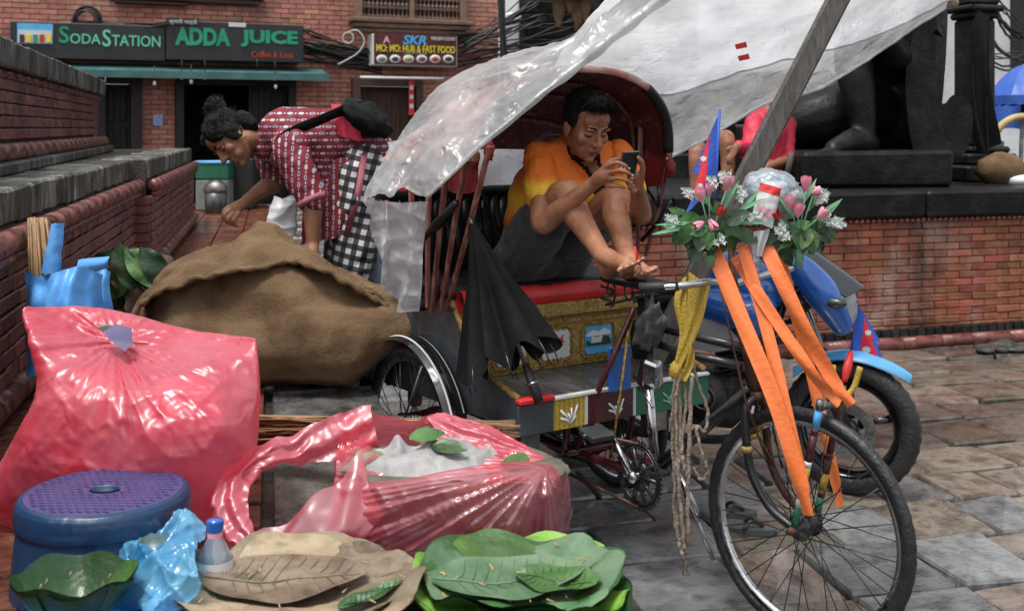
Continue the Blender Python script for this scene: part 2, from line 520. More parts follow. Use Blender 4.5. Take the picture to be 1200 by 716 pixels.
mk('skin_man', [(.2, .078, .04), (.31, .135, .073), (.37, .17, .1)], 14, (.42, .6), .22, 240, sss=.08, spec=.4)
mk('skin_woman', [(.15, .062, .036), (.23, .1, .058), (.27, .125, .075)], 14, (.45, .62), .2, 240, sss=.08, spec=.35)
mk('lip', [(.16, .045, .035), (.2, .06, .045)], 9, (.35, .5))
mk('nail', [(.42, .24, .18), (.5, .3, .24)], 9, (.25, .4))
mk('hair', [(.002, .002, .002), (.007, .006, .0055)], 30, (.5, .75), .8, 220, stretch=(1, 1, .3), spec=.18)
mk('eye_dark', [(.01, .007, .006), (.015, .01, .008)], 5, (.2, .4))
mk('eye_white', [(.5, .47, .44), (.55, .5, .47)], 5, (.2, .4))
mk('shorts', [(.022, .024, .026), (.05, .053, .055)], 7, (.7, .9), .4, 40, sheen=.2)
mk('black_cloth', [(.003, .003, .0035), (.008, .008, .009)], 8, (.7, .9), .4, 40, spec=.2)
mk('phone', [(.006, .012, .014), (.012, .02, .022)], 3, (.08, .2))
mk('burlap', [(.085, .052, .028), (.175, .112, .062), (.24, .165, .098)], 4, (.85, .98), .5, 60, detail=7, spec=.12)
mk('blue_bag', [(.06, .25, .62), (.14, .42, .85)], 6, (.2, .4), .35, 16, sss=.0)
mk('stool_blue', [(.007, .026, .075), (.013, .043, .105)], 5, (.3, .52), .15, 50)
mk('stool_purple', [(.03, .035, .12), (.075, .055, .16)], 4, (.3, .5), .2, 50)
mk('leaf_green', [(.012, .045, .01), (.035, .1, .022), (.075, .17, .04)], 7, (.35, .55), .45, 40, vary=.3, hue=.02, detail=8)
mk('leaf_pale', [(.035, .095, .04), (.08, .165, .08), (.14, .22, .125), (.06, .12, .03)], 6, (.45, .65), .5, 30, vary=.25, detail=9)
mk('leaf_lime', [(.07, .2, .025), (.16, .33, .045), (.22, .4, .07)], 6, (.4, .6), .35, 30, vary=.15)
mk('leaf_dark', [(.005, .016, .006), (.013, .04, .012), (.028, .06, .02)], 7, (.3, .55), .35, 40, vary=.3, hue=.02)
mk('leaf_dry', [(.04, .027, .014), (.16, .115, .068), (.26, .205, .135), (.065, .055, .028)], 6, (.5, .75), .7, 26, vary=.35, hue=.015, detail=9)
mk('leaf_stalk', [(.3, .22, .09), (.45, .35, .16)], 8, (.5, .7))
mk('twig', [(.16, .09, .04), (.34, .21, .1)], 20, (.5, .7), .2, 60, vary=.35, rvar='isl')
mk('orange_ribbon', [(.72, .15, .035), (.85, .22, .06)], 4, (.4, .6), .25, 60)
mk('yellow_cloth', [(.42, .27, .025), (.62, .43, .06)], 12, (.6, .8), .6, 120)
mk('rope', [(.15, .115, .085), (.32, .26, .2)], 20, (.7, .9), .8, 90)
mk('moto_blue', [(.008, .07, .3), (.02, .12, .42)], 3, (.12, .25), 0, coat=.8)
mk('moto_light_blue', [(.06, .27, .55), (.1, .36, .65)], 3, (.15, .3), 0, coat=.6)
mk('moto_silver', [(.3, .3, .31), (.46, .46, .47)], 3, (.25, .4), 0, metal=.25)
mk('engine', [(.012, .012, .012), (.05, .048, .045)], 12, (.35, .6), .4, 60, metal=.5)
mk('flag_red', [(.5, .01, .03), (.66, .02, .05)], 5, (.55, .75), .25, 90)
mk('flag_blue', [(.015, .06, .34), (.03, .1, .45)], 5, (.55, .75), .25, 90)
mk('petal', [(.55, .12, .2), (.75, .3, .38), (.8, .5, .55)], 9, (.4, .6), .2, 40, vary=.15)
mk('petal_red', [(.4, .01, .015), (.6, .03, .04)], 9, (.4, .6), .2, 40)
mk('blossom', [(.6, .6, .6), (.8, .78, .78)], 9, (.5, .7))
mk('stem_green', [(.08, .25, .12), (.2, .42, .25)], 9, (.45, .65))
mk('cable', [(.006, .006, .007), (.015, .015, .015)], 5, (.4, .7))
mk('grey_cable', [(.3, .29, .27), (.4, .4, .38)], 5, (.4, .7))
mk('counter_green', [(.01, .09, .05), (.02, .14, .08)], 4, (.3, .5))
mk('umbrella_blue', [(.015, .06, .3), (.03, .11, .42)], 4, (.5, .75), .2, 30)
mk('glass_dark', [(.015, .02, .022), (.03, .035, .04)], 4, (.05, .15), 0, spec=.8)
mk('red_dress', [(.35, .008, .03), (.5, .02, .055)], 6, (.55, .8), .3, 30)
mk('pink_dress', [(.22, .05, .07), (.35, .1, .13)], 14, (.6, .8), .3, 30)
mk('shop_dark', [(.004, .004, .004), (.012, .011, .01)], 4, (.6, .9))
mk('bin_grey', [(.02, .021, .022), (.05, .052, .055)], 4, (.2, .4), spec=.7)
mk('dry_husk', [(.12, .065, .03), (.25, .15, .08)], 9, (.6, .85), .5, 50, vary=.2)
mk('rag', [(.05, .05, .05), (.14, .14, .135)], 9, (.75, .95), .6, 40, spec=.15)
mk('red_dark', [(.13, .006, .008), (.24, .012, .016)], 6, (.5, .7), .25, 14)
mk('white_dull', [(.2, .2, .195), (.34, .34, .335)], 5, (.5, .7), .3, 20)
mk('panel_shade', [(.12, .14, .13), (.2, .22, .21)], 5, (.5, .7), .2, 20)
mk('mortar_red', [(.09, .035, .025), (.17, .075, .055)], 9, (.5, .8), .5, 60)
mk('rubble', [(.02, .018, .015), (.06, .055, .048)], 9, (.4, .8), .8, 40)
M_['pink_film'] = plastic_film('pink_film', (.9, .13, .2), .34, .5, .36, (.97, .36, .42), .7, 24, [(.84, .085, .15), (.95, .24, .31)], gloss=.4)
M_['pink_clear'] = plastic_film('pink_clear', (.9, .2, .27), .58, .5, .25, (.98, .55, .6), .5, 22, [(.88, .16, .22), (.95, .32, .38)], gloss=.55)
M_['tarp'] = plastic_film('tarp', (.62, .63, .64), .1, .62, .35, (.9, .9, .91), .6, 30, [(.5, .515, .53), (.74, .755, .775)], gloss=.35)
M_['tarp_left'] = plastic_film('tarp_left', (.6, .61, .61), .42, .55, .36, (.86, .87, .87), .8, 34, [(.36, .37, .37), (.74, .75, .75)], gloss=.4)
M_['tarp_grey'] = plastic_film('tarp_grey', (.5, .51, .51), .3, .6, .35, (.88, .88, .88), .8, 30, [(.34, .35, .35), (.6, .61, .61)], gloss=.4)
M_['tarp_thin'] = plastic_film('tarp_thin', (.66, .68, .7), .33, .55, .25, (.85, .87, .88), .6, 16, [(.5, .5, .5), (.8, .81, .82)], gloss=.35)
M_['clear_film'] = plastic_film('clear_film', (.6, .62, .63), .6, .4, .12, (.9, .92, .93), .6, 30, gloss=.5)
M_['blue_film'] = plastic_film('blue_film', (.1, .45, .78), .25, .4, .2, (.3, .65, .9), .5, 18, [(.03, .3, .62), (.25, .62, .88)], gloss=.35)
M_['bottle_film'] = plastic_film('bottle_film', (.6, .68, .75), .6, .4, .08, (.86, .9, .95), .2, 12, gloss=.8)

def add_weave(m, scale=300.0, k=.6):
    """woven threads: two crossed sets of bands in the relief and a little in the colour"""
    nt = m.node_tree; N = nt.nodes; L = nt.links; b = N['Principled BSDF']
    tc = N['Texture Coordinate']; hs_ = []
    for d, rot in (('X', (0, 0, .2)), ('Z', (0, .05, 0))):
        mp = N.new('ShaderNodeMapping'); mp.inputs['Rotation'].default_value = rot; L.new(tc.outputs['Object'], mp.inputs['Vector'])
        wv = N.new('ShaderNodeTexWave'); wv.bands_direction = d; wv.inputs['Scale'].default_value = scale / 20; wv.inputs['Distortion'].default_value = 1.6; wv.inputs['Detail'].default_value = 2; wv.inputs['Detail Scale'].default_value = 1.4
        L.new(mp.outputs[0], wv.inputs['Vector']); hs_.append(wv.outputs['Fac'])
    mx = N.new('ShaderNodeMath'); mx.operation = 'MULTIPLY'; L.new(hs_[0], mx.inputs[0]); L.new(hs_[1], mx.inputs[1])
    bp = N.new('ShaderNodeBump'); bp.inputs['Strength'].default_value = k; bp.inputs['Distance'].default_value = .006
    L.new(mx.outputs[0], bp.inputs['Height'])
    if b.inputs['Normal'].links:
        L.new(b.inputs['Normal'].links[0].from_socket, bp.inputs['Normal'])
    L.new(bp.outputs[0], b.inputs['Normal'])
    old = b.inputs['Base Color'].links[0].from_socket
    h = N.new('ShaderNodeHueSaturation'); mr = N.new('ShaderNodeMapRange'); mr.inputs[3].default_value = .62; mr.inputs[4].default_value = 1.3
    L.new(mx.outputs[0], mr.inputs[0]); L.new(mr.outputs[0], h.inputs['Value']); L.new(old, h.inputs['Color']); L.new(h.outputs[0], b.inputs['Base Color'])
add_weave(M_['burlap'], 900, .4)
add_weave(M_['yellow_cloth'], 1500, .12)

def add_stain(m, pale, dark, sc=1.6, kp=.75, kd=.8):
    """weathering laid over a whole wall: pale lime bloom and dark run-off streaks, in place-bound patches"""
    nt = m.node_tree; N = nt.nodes; L = nt.links; b = N['Principled BSDF']
    g = N.new('ShaderNodeNewGeometry')
    for c, st, off, k, lo in ((pale, (1, 1, .7), 3.0, kp, .51), (dark, (1.6, 1.6, .3), 9.0, kd, .5)):
        mp = N.new('ShaderNodeMapping'); mp.inputs['Scale'].default_value = st; mp.inputs['Location'].default_value = (off, 0, off); L.new(g.outputs['Position'], mp.inputs['Vector'])
        nz = N.new('ShaderNodeTexNoise'); nz.inputs['Scale'].default_value = sc; nz.inputs['Detail'].default_value = 8; nz.inputs['Roughness'].default_value = .7; L.new(mp.outputs[0], nz.inputs['Vector'])
        mr = N.new('ShaderNodeMapRange'); mr.inputs[1].default_value = lo; mr.inputs[2].default_value = lo + .15; mr.inputs[4].default_value = k; L.new(nz.outputs['Fac'], mr.inputs[0])
        mx = N.new('ShaderNodeMix'); mx.data_type = 'RGBA'; L.new(mr.outputs[0], mx.inputs[0]); L.new(b.inputs['Base Color'].links[0].from_socket, mx.inputs[6]); mx.inputs[7].default_value = (*c, 1); L.new(mx.outputs[2], b.inputs['Base Color'])
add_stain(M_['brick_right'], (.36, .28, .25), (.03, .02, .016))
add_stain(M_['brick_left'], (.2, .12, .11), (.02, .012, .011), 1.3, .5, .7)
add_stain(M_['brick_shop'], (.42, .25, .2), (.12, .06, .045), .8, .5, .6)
add_stain(M_['cap_stone'], (.3, .3, .27), (.008, .008, .007), 3.0, .6, .8)
# ================================================================ SETTING
WU = V((-.212, .977, 0)).normalized()       # direction of the raised walkway and of the paving joints
WC = V((WU.y, -WU.x, 0))                    # across it, to the right
def visible(q, m=60):
    if q.y < .3:
        return False
    px = 600 + F * q.x / q.y; py = YH + F * (H - q.z) / q.y
    return -m < px < 1200 + m and -m < py < 716 + m
# ground sheet
mb = MB(); mb.add([(-60, -30, -.03), (60, -30, -.03), (60, 120, -.03), (-60, 120, -.03)], [(0, 1, 2, 3)])
ground = build(mb, 'ground', M_['paver_joint'], kind='structure')
paver_me = []
for key in ('paver_grey', 'paver_brown'):
    for k in range(5):
        mb = MB(); mb.box((0, 0, 0), (1, 1, .05), ch=.012, jit=.012)
        paver_me.append(mb.mesh('stone_paver', M_[key]))
cand = []
b = -2.0
row = 0
while b < 13:                                # b along WU, a along WC
    dep = rnd.choice((.3, .34, .38, .42, .48))
    a = -3.0 - rnd.random()
    while a < 9:
        wd = rnd.choice((.3, .36, .42, .48, .56))
        c = WU * (b + dep / 2) + WC * (a + wd / 2)
        if visible(c, 260) and 1.2 < c.y < 9.2:
            cand.append((c.length, c.copy(), wd, dep))
        a += wd
    b += dep
    row += 1
cand.sort(key=lambda t: t[0])
RW = Matrix((WC, WU, V((0, 0, 1)))).transposed().to_4x4()
for i, (_, c, wd, dep) in enumerate(cand[:300]):
    br = c.x * .5 + c.y * .12 + rnd.uniform(-.75, .75) > 1.35 and c.x > .85
    me = paver_me[(5 if br else 0) + rnd.randrange(5)]
    M = Matrix.Translation(c + V((0, 0, -.027 + rnd.uniform(-.005, .006)))) @ RW @ Matrix.Rotation(rnd.uniform(-.006, .006), 4, 'Y') @ Matrix.Rotation(rnd.uniform(-.01, .01), 4, 'Z')
    inst('stone_paver', me, ground, M, (wd - rnd.uniform(.014, .034), dep - rnd.uniform(.014, .034), 1))
# raised walkway: kerb slabs at its edge, clay tiles behind
ZP = .5
EO = V((-.505, 4.21, 0))                      # a point of the walkway edge
def EP(a, b, z=0.0):                          # a: metres inward (left) from the edge, b: along, z
    return EO + WU * b - WC * a + V((0, 0, z))
mb = MB()
A0, A1 = -4.2, 11.4
poly = [EP(0.0, A0), EP(0.0, A1), EP(3.6, A1), EP(3.2, A0)]
zt = ZP - .03
mb.add([(*q.xy, -.05) for q in poly] + [(*q.xy, zt) for q in poly], [(4, 5, 6, 7), (0, 1, 5, 4), (1, 2, 6, 5), (2, 3, 7, 6), (3, 0, 4, 7)])
# wider bench of the walkway near the stall
q0 = [EP(-.40, -4.2), EP(-.40, -1.42), EP(.004, -1.42), EP(.004, -4.2)]
mb.add([(*q.xy, -.05) for q in q0] + [(*q.xy, ZP - .001) for q in q0], [(4, 5, 6, 7), (0, 1, 5, 4), (1, 2, 6, 5), (2, 3, 7, 6), (3, 0, 4, 7)])
walk = build(mb, 'raised_walkway', M_['paver_joint'], kind='structure')
tl = MB(); tl.box((0, 0, 0), (1, 1, .04), ch=.01, jit=.006); tile_me = tl.mesh('clay_floor_tile', M_['clay_tile'])
tl = MB(); tl.box((0, 0, 0), (1, 1, .06), ch=.012, jit=.006); slab_me = tl.mesh('kerb_slab', M_['wet_slab'])
RWm = Matrix((-WC, WU, V((0, 0, 1)))).transposed().to_4x4()
def piece(name, me, par, c, sx, sy, M=RWm, dz=.002):
    return inst(name, me, par, Matrix.Translation(c + V((0, 0, rnd.uniform(-dz, dz)))) @ M, (sx, sy, 1))
b = A0
while b < A1:
    d = rnd.uniform(.7, 1.0)
    piece('kerb_slab', slab_me, walk, EP(.19, b + d / 2, ZP - .03), .41, d - .012)
    b += d
b = A0
tile_parts = []
while b < A1 - .2:
    d = .2 if b > -2 else .3
    a = .42
    while a < 2.35:
        wd = .26
        q = EP(a + wd / 2, b + d / 2, ZP - .02)
        if visible(q, 80):
            tile_parts.append((q.y, q, wd, d))
        a += wd
    b += d
tile_parts.sort(key=lambda t: t[0])
for _, q, wd, d in tile_parts[:300]:
    piece('clay_floor_tile', tile_me, walk, q, wd - .014, d - .012)
mb = MB()
for _, q, wd, d in tile_parts[300:]:
    mb.box(q, (wd - .014, d - .012, .04), RWm.to_3x3())
if mb.v:
    build(mb, 'clay_floor_tiles', M_['clay_tile'], walk, kind='stuff')

# ---------------------------------------------------------------- brick walls
def brick_face(par, rects, bl, bh, key, thick=.06, limit=300, joint=.008, mort='mortar', name='brick'):
    """rects: (x0, x1, z0, z1, y) in par's axes; -y faces out. Bricks stand proud of the backing."""
    mes = []
    for k in range(5):
        m = MB(); m.box((0, 0, 0), (1, thick, 1), ch=.004, jit=.003)
        for v in m.v:
            v.x += 0
        mes.append(m)
    lst = []
    for x0, x1, z0, z1, y in rects:
        n = max(1, round((z1 - z0) / bh)); hh = (z1 - z0) / n
        for r in range(n):
            x = x0 - (bl / 2 if r % 2 else 0)
            while x < x1 - .01:
                xa, xb = max(x, x0), min(x + bl, x1)
                if xb - xa > .03:
                    c = V(((xa + xb) / 2, y, z0 + (r + .5) * hh))
                    wq = wmat(par) @ c
                    lst.append((wq.y if visible(wq, 50) else 1e3 + wq.y, c, xb - xa, hh))
                x += bl
    lst.sort(key=lambda t: t[0])
    def one(wd, hh, k):
        m = MB(); m.box((0, 0, 0), (wd - joint, thick, hh - joint), ch=.005, jit=.0025)
        return m.mesh(name, M_[key])
    cache = {}
    rest = MB()
    for i, (yy, c, wd, hh) in enumerate(lst):
        c = c + V((0, rnd.uniform(-.004, .004), 0))
        if i < limit and yy < 1e3:
            k = (round(wd, 2), round(hh, 4), rnd.randrange(3))
            if k not in cache:
                cache[k] = one(wd, hh, 0)
            inst(name, cache[k], par, Matrix.Translation(c))
        else:
            rest.box(c, (wd - joint, thick, hh - joint))
    if rest.v:
        build(rest, name + 's', M_[key], par, local=True, kind='stuff')
def row_of(par, name, key, x0, x1, step, fn, gap=.006):
    x = x0
    me = {}
    while x < x1 - .02:
        d = min(step * rnd.uniform(.85, 1.15), x1 - x)
        m = MB(); fn(m, d - gap)
        build(m, name, M_[key], par, local=True).location = (x + d / 2, 0, 0)
        x += d

LW = thing('low_brick_wall', 'long low red brick wall with mossy stone coping along the walkway', 'wall', (-1.82, 3.94, ZP), math.atan2(WU.y, WU.x))
XA = 4.2
m = MB(); m.box(((XA - 2.62) / 2, .36, .4), (XA + 2.62, .6, .8)); m.box(((XA + 8.7) / 2, .26, .4), (8.7 - XA, .62, .8))
build(m, 'wall_core', M_['mortar'], LW, local=True)
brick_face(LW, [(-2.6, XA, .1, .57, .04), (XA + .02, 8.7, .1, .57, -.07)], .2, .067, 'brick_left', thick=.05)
m = MB()
for k in range(7):                            # return face of the projecting pier
    m.box((XA + .0, -.03, .13 + k * .067), (.05, .1, .059))
build(m, 'pier_return', M_['brick_left'], LW, local=True)
def halfround(y, z, r, sq=1.0):
    def fn(mb_, d):
        pts = [(-d / 2, y, z), (d / 2, y, z)]
        mb_.tube([V(p) for p in pts], r, 10)
    return fn
for x0, x1, y in ((-2.6, XA, .02), (XA + .02, 8.7, -.09)):
    row_of(LW, 'clay_moulding', 'mould_clay', x0, x1, .3, halfround(y - .02, .64, .048))
    row_of(LW, 'base_moulding', 'mould_clay', x0, x1, .34, halfround(y - .01, .06, .05))
    m = MB()
    x = x0
    while x < x1:                             # small bead course below the roll
        m.ell((x + .025, y - .02, .58), (.022, .03, .022), nu=8, nv=6)
        x += .05
    build(m, 'bead_course', M_['mould_clay'], LW, local=True, kind='stuff')
    def cap(mb_, d, y=y):
        mb_.box((0, y + .19, .757), (d, .34, .145), ch=.012, jit=.006)
    row_of(LW, 'coping_stone', 'cap_stone', x0, x1, .26, cap, .008)
m = MB()
def ter(u, v):
    x = -2.6 + 11.3 * u; y = .26 + 3.2 * v
    return V((x, y, .825 + .006 * noise.noise((x * 3, y * 3, 0))))
m.grid(ter, 40, 12)
build(m, 'terrace', M_['terrace_top'], LW, local=True)
# upper tier
UU = V((-.26, .966, 0)).normalized()
UW = thing('upper_brick_wall', 'higher dark red brick wall with grey capstones behind the low coping', 'wall', (-4.01, 10.8, 1.33), math.atan2(UU.y, UU.x))
m = MB(); m.box((-3.4, .3, .3), (6.78, .5, .6)); build(m, 'wall_core', M_['mortar'], UW, local=True)
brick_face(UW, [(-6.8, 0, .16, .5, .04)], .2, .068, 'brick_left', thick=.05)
row_of(UW, 'base_moulding', 'mould_clay', -6.8, .06, .3, halfround(-.03, .1, .05))
m = MB(); m.box((-3.4, .05, .03), (6.9, .34, .06), ch=.01); build(m, 'base_slab', M_['cap_stone'], UW, local=True)
row_of(UW, 'clay_moulding', 'mould_clay', -6.8, .02, .3, halfround(.02, .52, .028))
def cap2(mb_, d):
    mb_.box((0, .1, .615), (d, .3, .145), ch=.01, jit=.004)
row_of(UW, 'coping_stone', 'cap_stone', -6.8, .03, .24, cap2, .008)

# plinth on the right
RU = V((.957, .29, 0))
RO = V((2.72, 7.86, 0))
RP = thing('statue_plinth', 'weathered red brick plinth with black stone coping on the right', 'plinth', RO, math.atan2(RU.y, RU.x))
m = MB(); m.box((.2, 1.3, .45), (5.6, 2.5, .88)); build(m, 'plinth_core', M_['mortar_red'], RP, local=True)
brick_face(RP, [(-2.55, 1.35, .1, .89, .058)], .215, .0525, 'brick_right', thick=.05, joint=.0055)
row_of(RP, 'clay_moulding', 'mould_clay', -2.6, 3.0, .3, halfround(-.02, .035, .05))
m = MB()
for k in range(70):
    m.box((-2.5 + k * .075, .0, .1), (.06, .05, .07), jit=.004)
build(m, 'soldier_course', M_['dark_stone'], RP, local=True, kind='stuff')
m = MB()
for k in range(120):
    m.ell((-2.5 + k * .046, -.01, .905), (.02, .03, .02), nu=7, nv=5)
build(m, 'bead_course', M_['mould_clay'], RP, local=True, kind='stuff')
def capr(mb_, d):
    mb_.box((0, .45, 1.015), (d, 1.02, .19), ch=.02, jit=.004)
row_of(RP, 'coping_stone', 'black_stone', -2.6, 3.0, .95, capr, .006)
m = MB(); m.box((.2, 1.9, 1.0), (5.6, 1.9, .2)); build(m, 'plinth_top', M_['black_stone'], RP, local=True)
# lower step block left of it and dark tier behind
SB = thing('stepped_base', 'low stepped brick base with dark stone treads behind the rickshaw', 'steps', (P(735, 260, 7.45).x, 7.45, 0), math.atan2(RU.y, RU.x))
m = MB(); m.box((0, .6, .45), (2.4, 1.0, .86)); build(m, 'step_core', M_['mortar'], SB, local=True)
brick_face(SB, [(-1.2, 1.1, .1, .7, .08), (-1.2, 1.1, .76, .9, .06)], .2, .055, 'brick_right', thick=.05, limit=120)
for z, y in ((.73, .0), (.95, .0)):
    m = MB(); m.box((0, .55 + y, z), (2.42, 1.1, .07 if z < .9 else .09), ch=.012); build(m, 'stone_tread', M_['dark_stone'], SB, local=True)
m = MB(); m.box((.1, 1.2, 1.0), (1.9, 1.2, .16), ch=.02); build(m, 'stone_tread', M_['dark_stone'], SB, local=True)
BT = thing("dark_temple_base", "dark stone temple base rising behind the seated people", "temple base", (2.35, 10.7, 0), math.atan2(RU.y, RU.x))
for k in range(4):
    m = MB(); m.box((0.3, .5 + .12 * k, 1.2 + .26 * k), (3.3 - .12 * k, 1.6, .25), ch=.02); build(m, 'stone_course', M_['dark_stone'], BT, local=True)
m = MB(); m.box((.3, .9, .5), (3.3, 1.2, 1.14)); build(m, 'stone_course', M_['dark_stone'], BT, local=True)

# ---------------------------------------------------------------- shop building on the left
FO = V((-3.69, 15.0, ZP)); FU = V((.92, .392, 0)).normalized(); FN = V((FU.y, -FU.x, 0))
FB = thing('shop_building', 'red brick building with two juice shop fronts at the end of the walkway', 'building', FO, math.atan2(FU.y, FU.x))
def FS(px, py, d=0.0):
    k = (px - 600) / F
    o = FO + FN * d
    s = (k * o.y - o.x) / (FU.x - k * FU.y)
    y = o.y + FU.y * s
    return s, H - (py - YH) * y / F - ZP
def rect(px0, px1, y0, y1, d=0.0):            # pixel box (heights read at its middle) -> s0,s1,z0,z1
    pm = (px0 + px1) / 2
    return FS(px0, 0, d)[0], FS(px1, 0, d)[0], FS(pm, y1, d)[1], FS(pm, y0, d)[1]
zl = FS(280, 90)[1]                           # lintel height
ztop = 4.2
sA, sB = FS(-120, 0)[0], FS(584, 0)[0]
op = [(FS(113, 0)[0], FS(166, 0)[0]), (FS(205, 0)[0], FS(345, 0)[0]), (FS(411, 0)[0], FS(492, 0)[0])]
edges = [sA] + [q for o in op for q in o] + [sB]
m = MB()
rects = []
for i in range(0, 8, 2):
    a, b = edges[i], edges[i + 1]
    m.box(((a + b) / 2, .2, zl / 2), (b - a, .36, zl))
    rects.append((a, b, 0, zl, .0))
m.box(((sA + sB) / 2, .2, (zl + ztop) / 2), (sB - sA, .36, ztop - zl - .004))
rects.append((sA, sB, zl, 3.1, .0))
build(m, 'wall', M_['mortar_pale'], FB, local=True)
m = MB()
for x0, x1, z0, z1, y in rects:
    n = round((z1 - z0) / .066); hh = (z1 - z0) / n
    for r in range(n):
        x = x0 - (.1 if r % 2 else 0)
        while x < x1 - .02:
            xa, xb = max(x, x0), min(x + .21, x1)
            m.box(((xa + xb) / 2, y + rnd.uniform(-.004, .004), z0 + (r + .5) * hh), (xb - xa - .008, .05, hh - .009))
            x += .21
build(m, 'wall_bricks', M_['brick_shop'], FB, local=True, kind='stuff')
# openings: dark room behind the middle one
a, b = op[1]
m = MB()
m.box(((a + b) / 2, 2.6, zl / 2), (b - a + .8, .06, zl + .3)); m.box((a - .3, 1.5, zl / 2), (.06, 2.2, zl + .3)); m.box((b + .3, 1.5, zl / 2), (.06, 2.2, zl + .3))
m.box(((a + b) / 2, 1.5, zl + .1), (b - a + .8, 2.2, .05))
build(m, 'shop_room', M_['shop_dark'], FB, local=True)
m = MB()
m.box((a + .05, .02, zl / 2), (.1, .3, zl)); m.box((b - .05, .02, zl / 2), (.1, .3, zl)); m.box(((a + b) / 2, .02, zl - .06), (b - a - .2, .3, .12))
build(m, 'door_frame', M_['dark_wood'], FB, local=True)
def door_leaf(a, b, z, y, key, cols, rows, name='door'):
    m = MB(); m.box(((a + b) / 2, y, z / 2), (b - a, .05, z - .01)); d = build(m, name, M_[key], FB, local=True)
    for i in range(cols):
        for j in range(rows):
            w_, h_ = (b - a) / cols, z / rows
            m = MB(); m.box((a + (i + .5) * w_, y - .03, (j + .5) * h_), (w_ - .07, .03, h_ - .09), ch=.012)
            build(m, 'door_panel', M_[key], d, local=True)
    return d
a0, b0 = op[0]
m = MB(); m.box((a0 + .05, .03, zl / 2), (.1, .3, zl)); m.box((b0 - .07, .03, zl / 2), (.14, .3, zl)); m.box(((a0 + b0) / 2, .03, zl - .06), (b0 - a0 - .24, .3, .12)); build(m, 'door_frame', M_['dark_wood'], FB, local=True)
door_leaf(a0 + .1, b0 - .14, zl - .12, .16, 'dark_wood', 2, 3)
sx = FS(293, 0)[0]
door_leaf(sx, b - .1, zl - .12, .12, 'dark_wood', 3, 1, 'shutter_leaf')
a2, b2 = op[2]
m = MB(); m.box((a2 + .05, .0, zl / 2), (.1, .3, zl)); m.box((b2 - .05, .0, zl / 2), (.1, .3, zl)); m.box(((a2 + b2) / 2, .0, zl - .05), (b2 - a2 - .2, .3, .1)); build(m, 'door_frame', M_['brown_wood'], FB, local=True)
door_leaf(a2 + .1, b2 - .1, zl - .1, .12, 'brown_wood', 6, 1)
# stepped brick sills above the shops, lattice window
for px0, px1, y0, y1, d in ((128, 224, -6, 2, .16), (134, 218, 2, 7, .11), (211, 308, -8, 0, .16), (217, 302, 0, 6, .11)):
    s0, s1, z0, z1 = rect(px0, px1, y0, y1)
    m = MB(); m.box(((s0 + s1) / 2, -d / 2, (z0 + z1) / 2), (s1 - s0, d + .05, z1 - z0 - .004), ch=.012); build(m, 'sill_course', M_['brown_wood'], FB, local=True)
s0, s1, z0, z1 = rect(414, 544, -60, 24)
m = MB(); m.box(((s0 + s1) / 2, -.02, (z0 + z1) / 2), (s1 - s0 - .1, .05, z1 - z0)); W_ = build(m, 'window', M_['shop_dark'], FB, local=True)
for x in (s0 + .05, (s0 + s1) / 2, s1 - .05):
    m = MB(); m.box((x, -.08, (z0 + z1) / 2), (.1 if x != (s0 + s1) / 2 else .06, .14, z1 - z0), ch=.01)
    build(m, 'window_post', M_['lattice_wood'], W_, local=True)
for k, (h_, o_) in enumerate(((.06, .24), (.07, .18), (.05, .1))):
    m = MB(); m.box(((s0 + s1) / 2, -.02 - o_ / 2, z0 - .035 - k * .066), (s1 - s0 + .16 - .1 * k, o_, .062), ch=.01); build(m, 'window_sill', M_['lattice_wood'], W_, local=True)
m = MB()
for lo, hi in ((s0 + .11, (s0 + s1) / 2 - .04), ((s0 + s1) / 2 + .04, s1 - .11)):
    n = 11
    for i in range(n):
        x = lo + (hi - lo) * (i + .5) / n
        zz = z0 + .02
        while zz < z1:
            m.box((x, -.075, zz + .02), (.045, .025, .04), Matrix.Rotation(PI / 4, 3, 'Y'))
            m.box((x, -.07, zz + .085), (.016, .02, .1)); zz += .13 if zz < z0 + .2 else .3
            if zz > z0 + .25:
                m.box((x, -.07, zz), (.018, .02, .6))
        m.ell((x, -.08, z0 + .2), (.028, .015, .03), nu=8, nv=6)
    m.box(((lo + hi) / 2, -.07, z0 + .15), (hi - lo, .02, .018)); m.box(((lo + hi) / 2, -.07, z0 + .03), (hi - lo, .02, .03))
build(m, 'lattice', M_['lattice_wood'], W_, local=True, kind='stuff')
# awning
s0, s1 = FS(58, 0, .4)[0], FS(382, 0, .4)[0]
zt_, zb_ = FS(300, 77, .3)[1], FS(300, 90, .55)[1]
m = MB(); m.prism([(-.02, zt_), (-.62, zb_ + .03), (-.62, zb_), (-.02, zt_ - .05)], s1 - s0, Matrix(((0, 0, 1, s0), (1, 0, 0, 0), (0, 1, 0, 0), (0, 0, 0, 1))))
aw = build(m, 'awning', M_['teal_awning'], FB, local=True)
m = MB(); m.box(((s0 + s1) / 2, -.625, (zb_ + .0)), (s1 - s0, .02, .09)); build(m, 'awning_edge', M_['teal_awning'], aw, local=True)

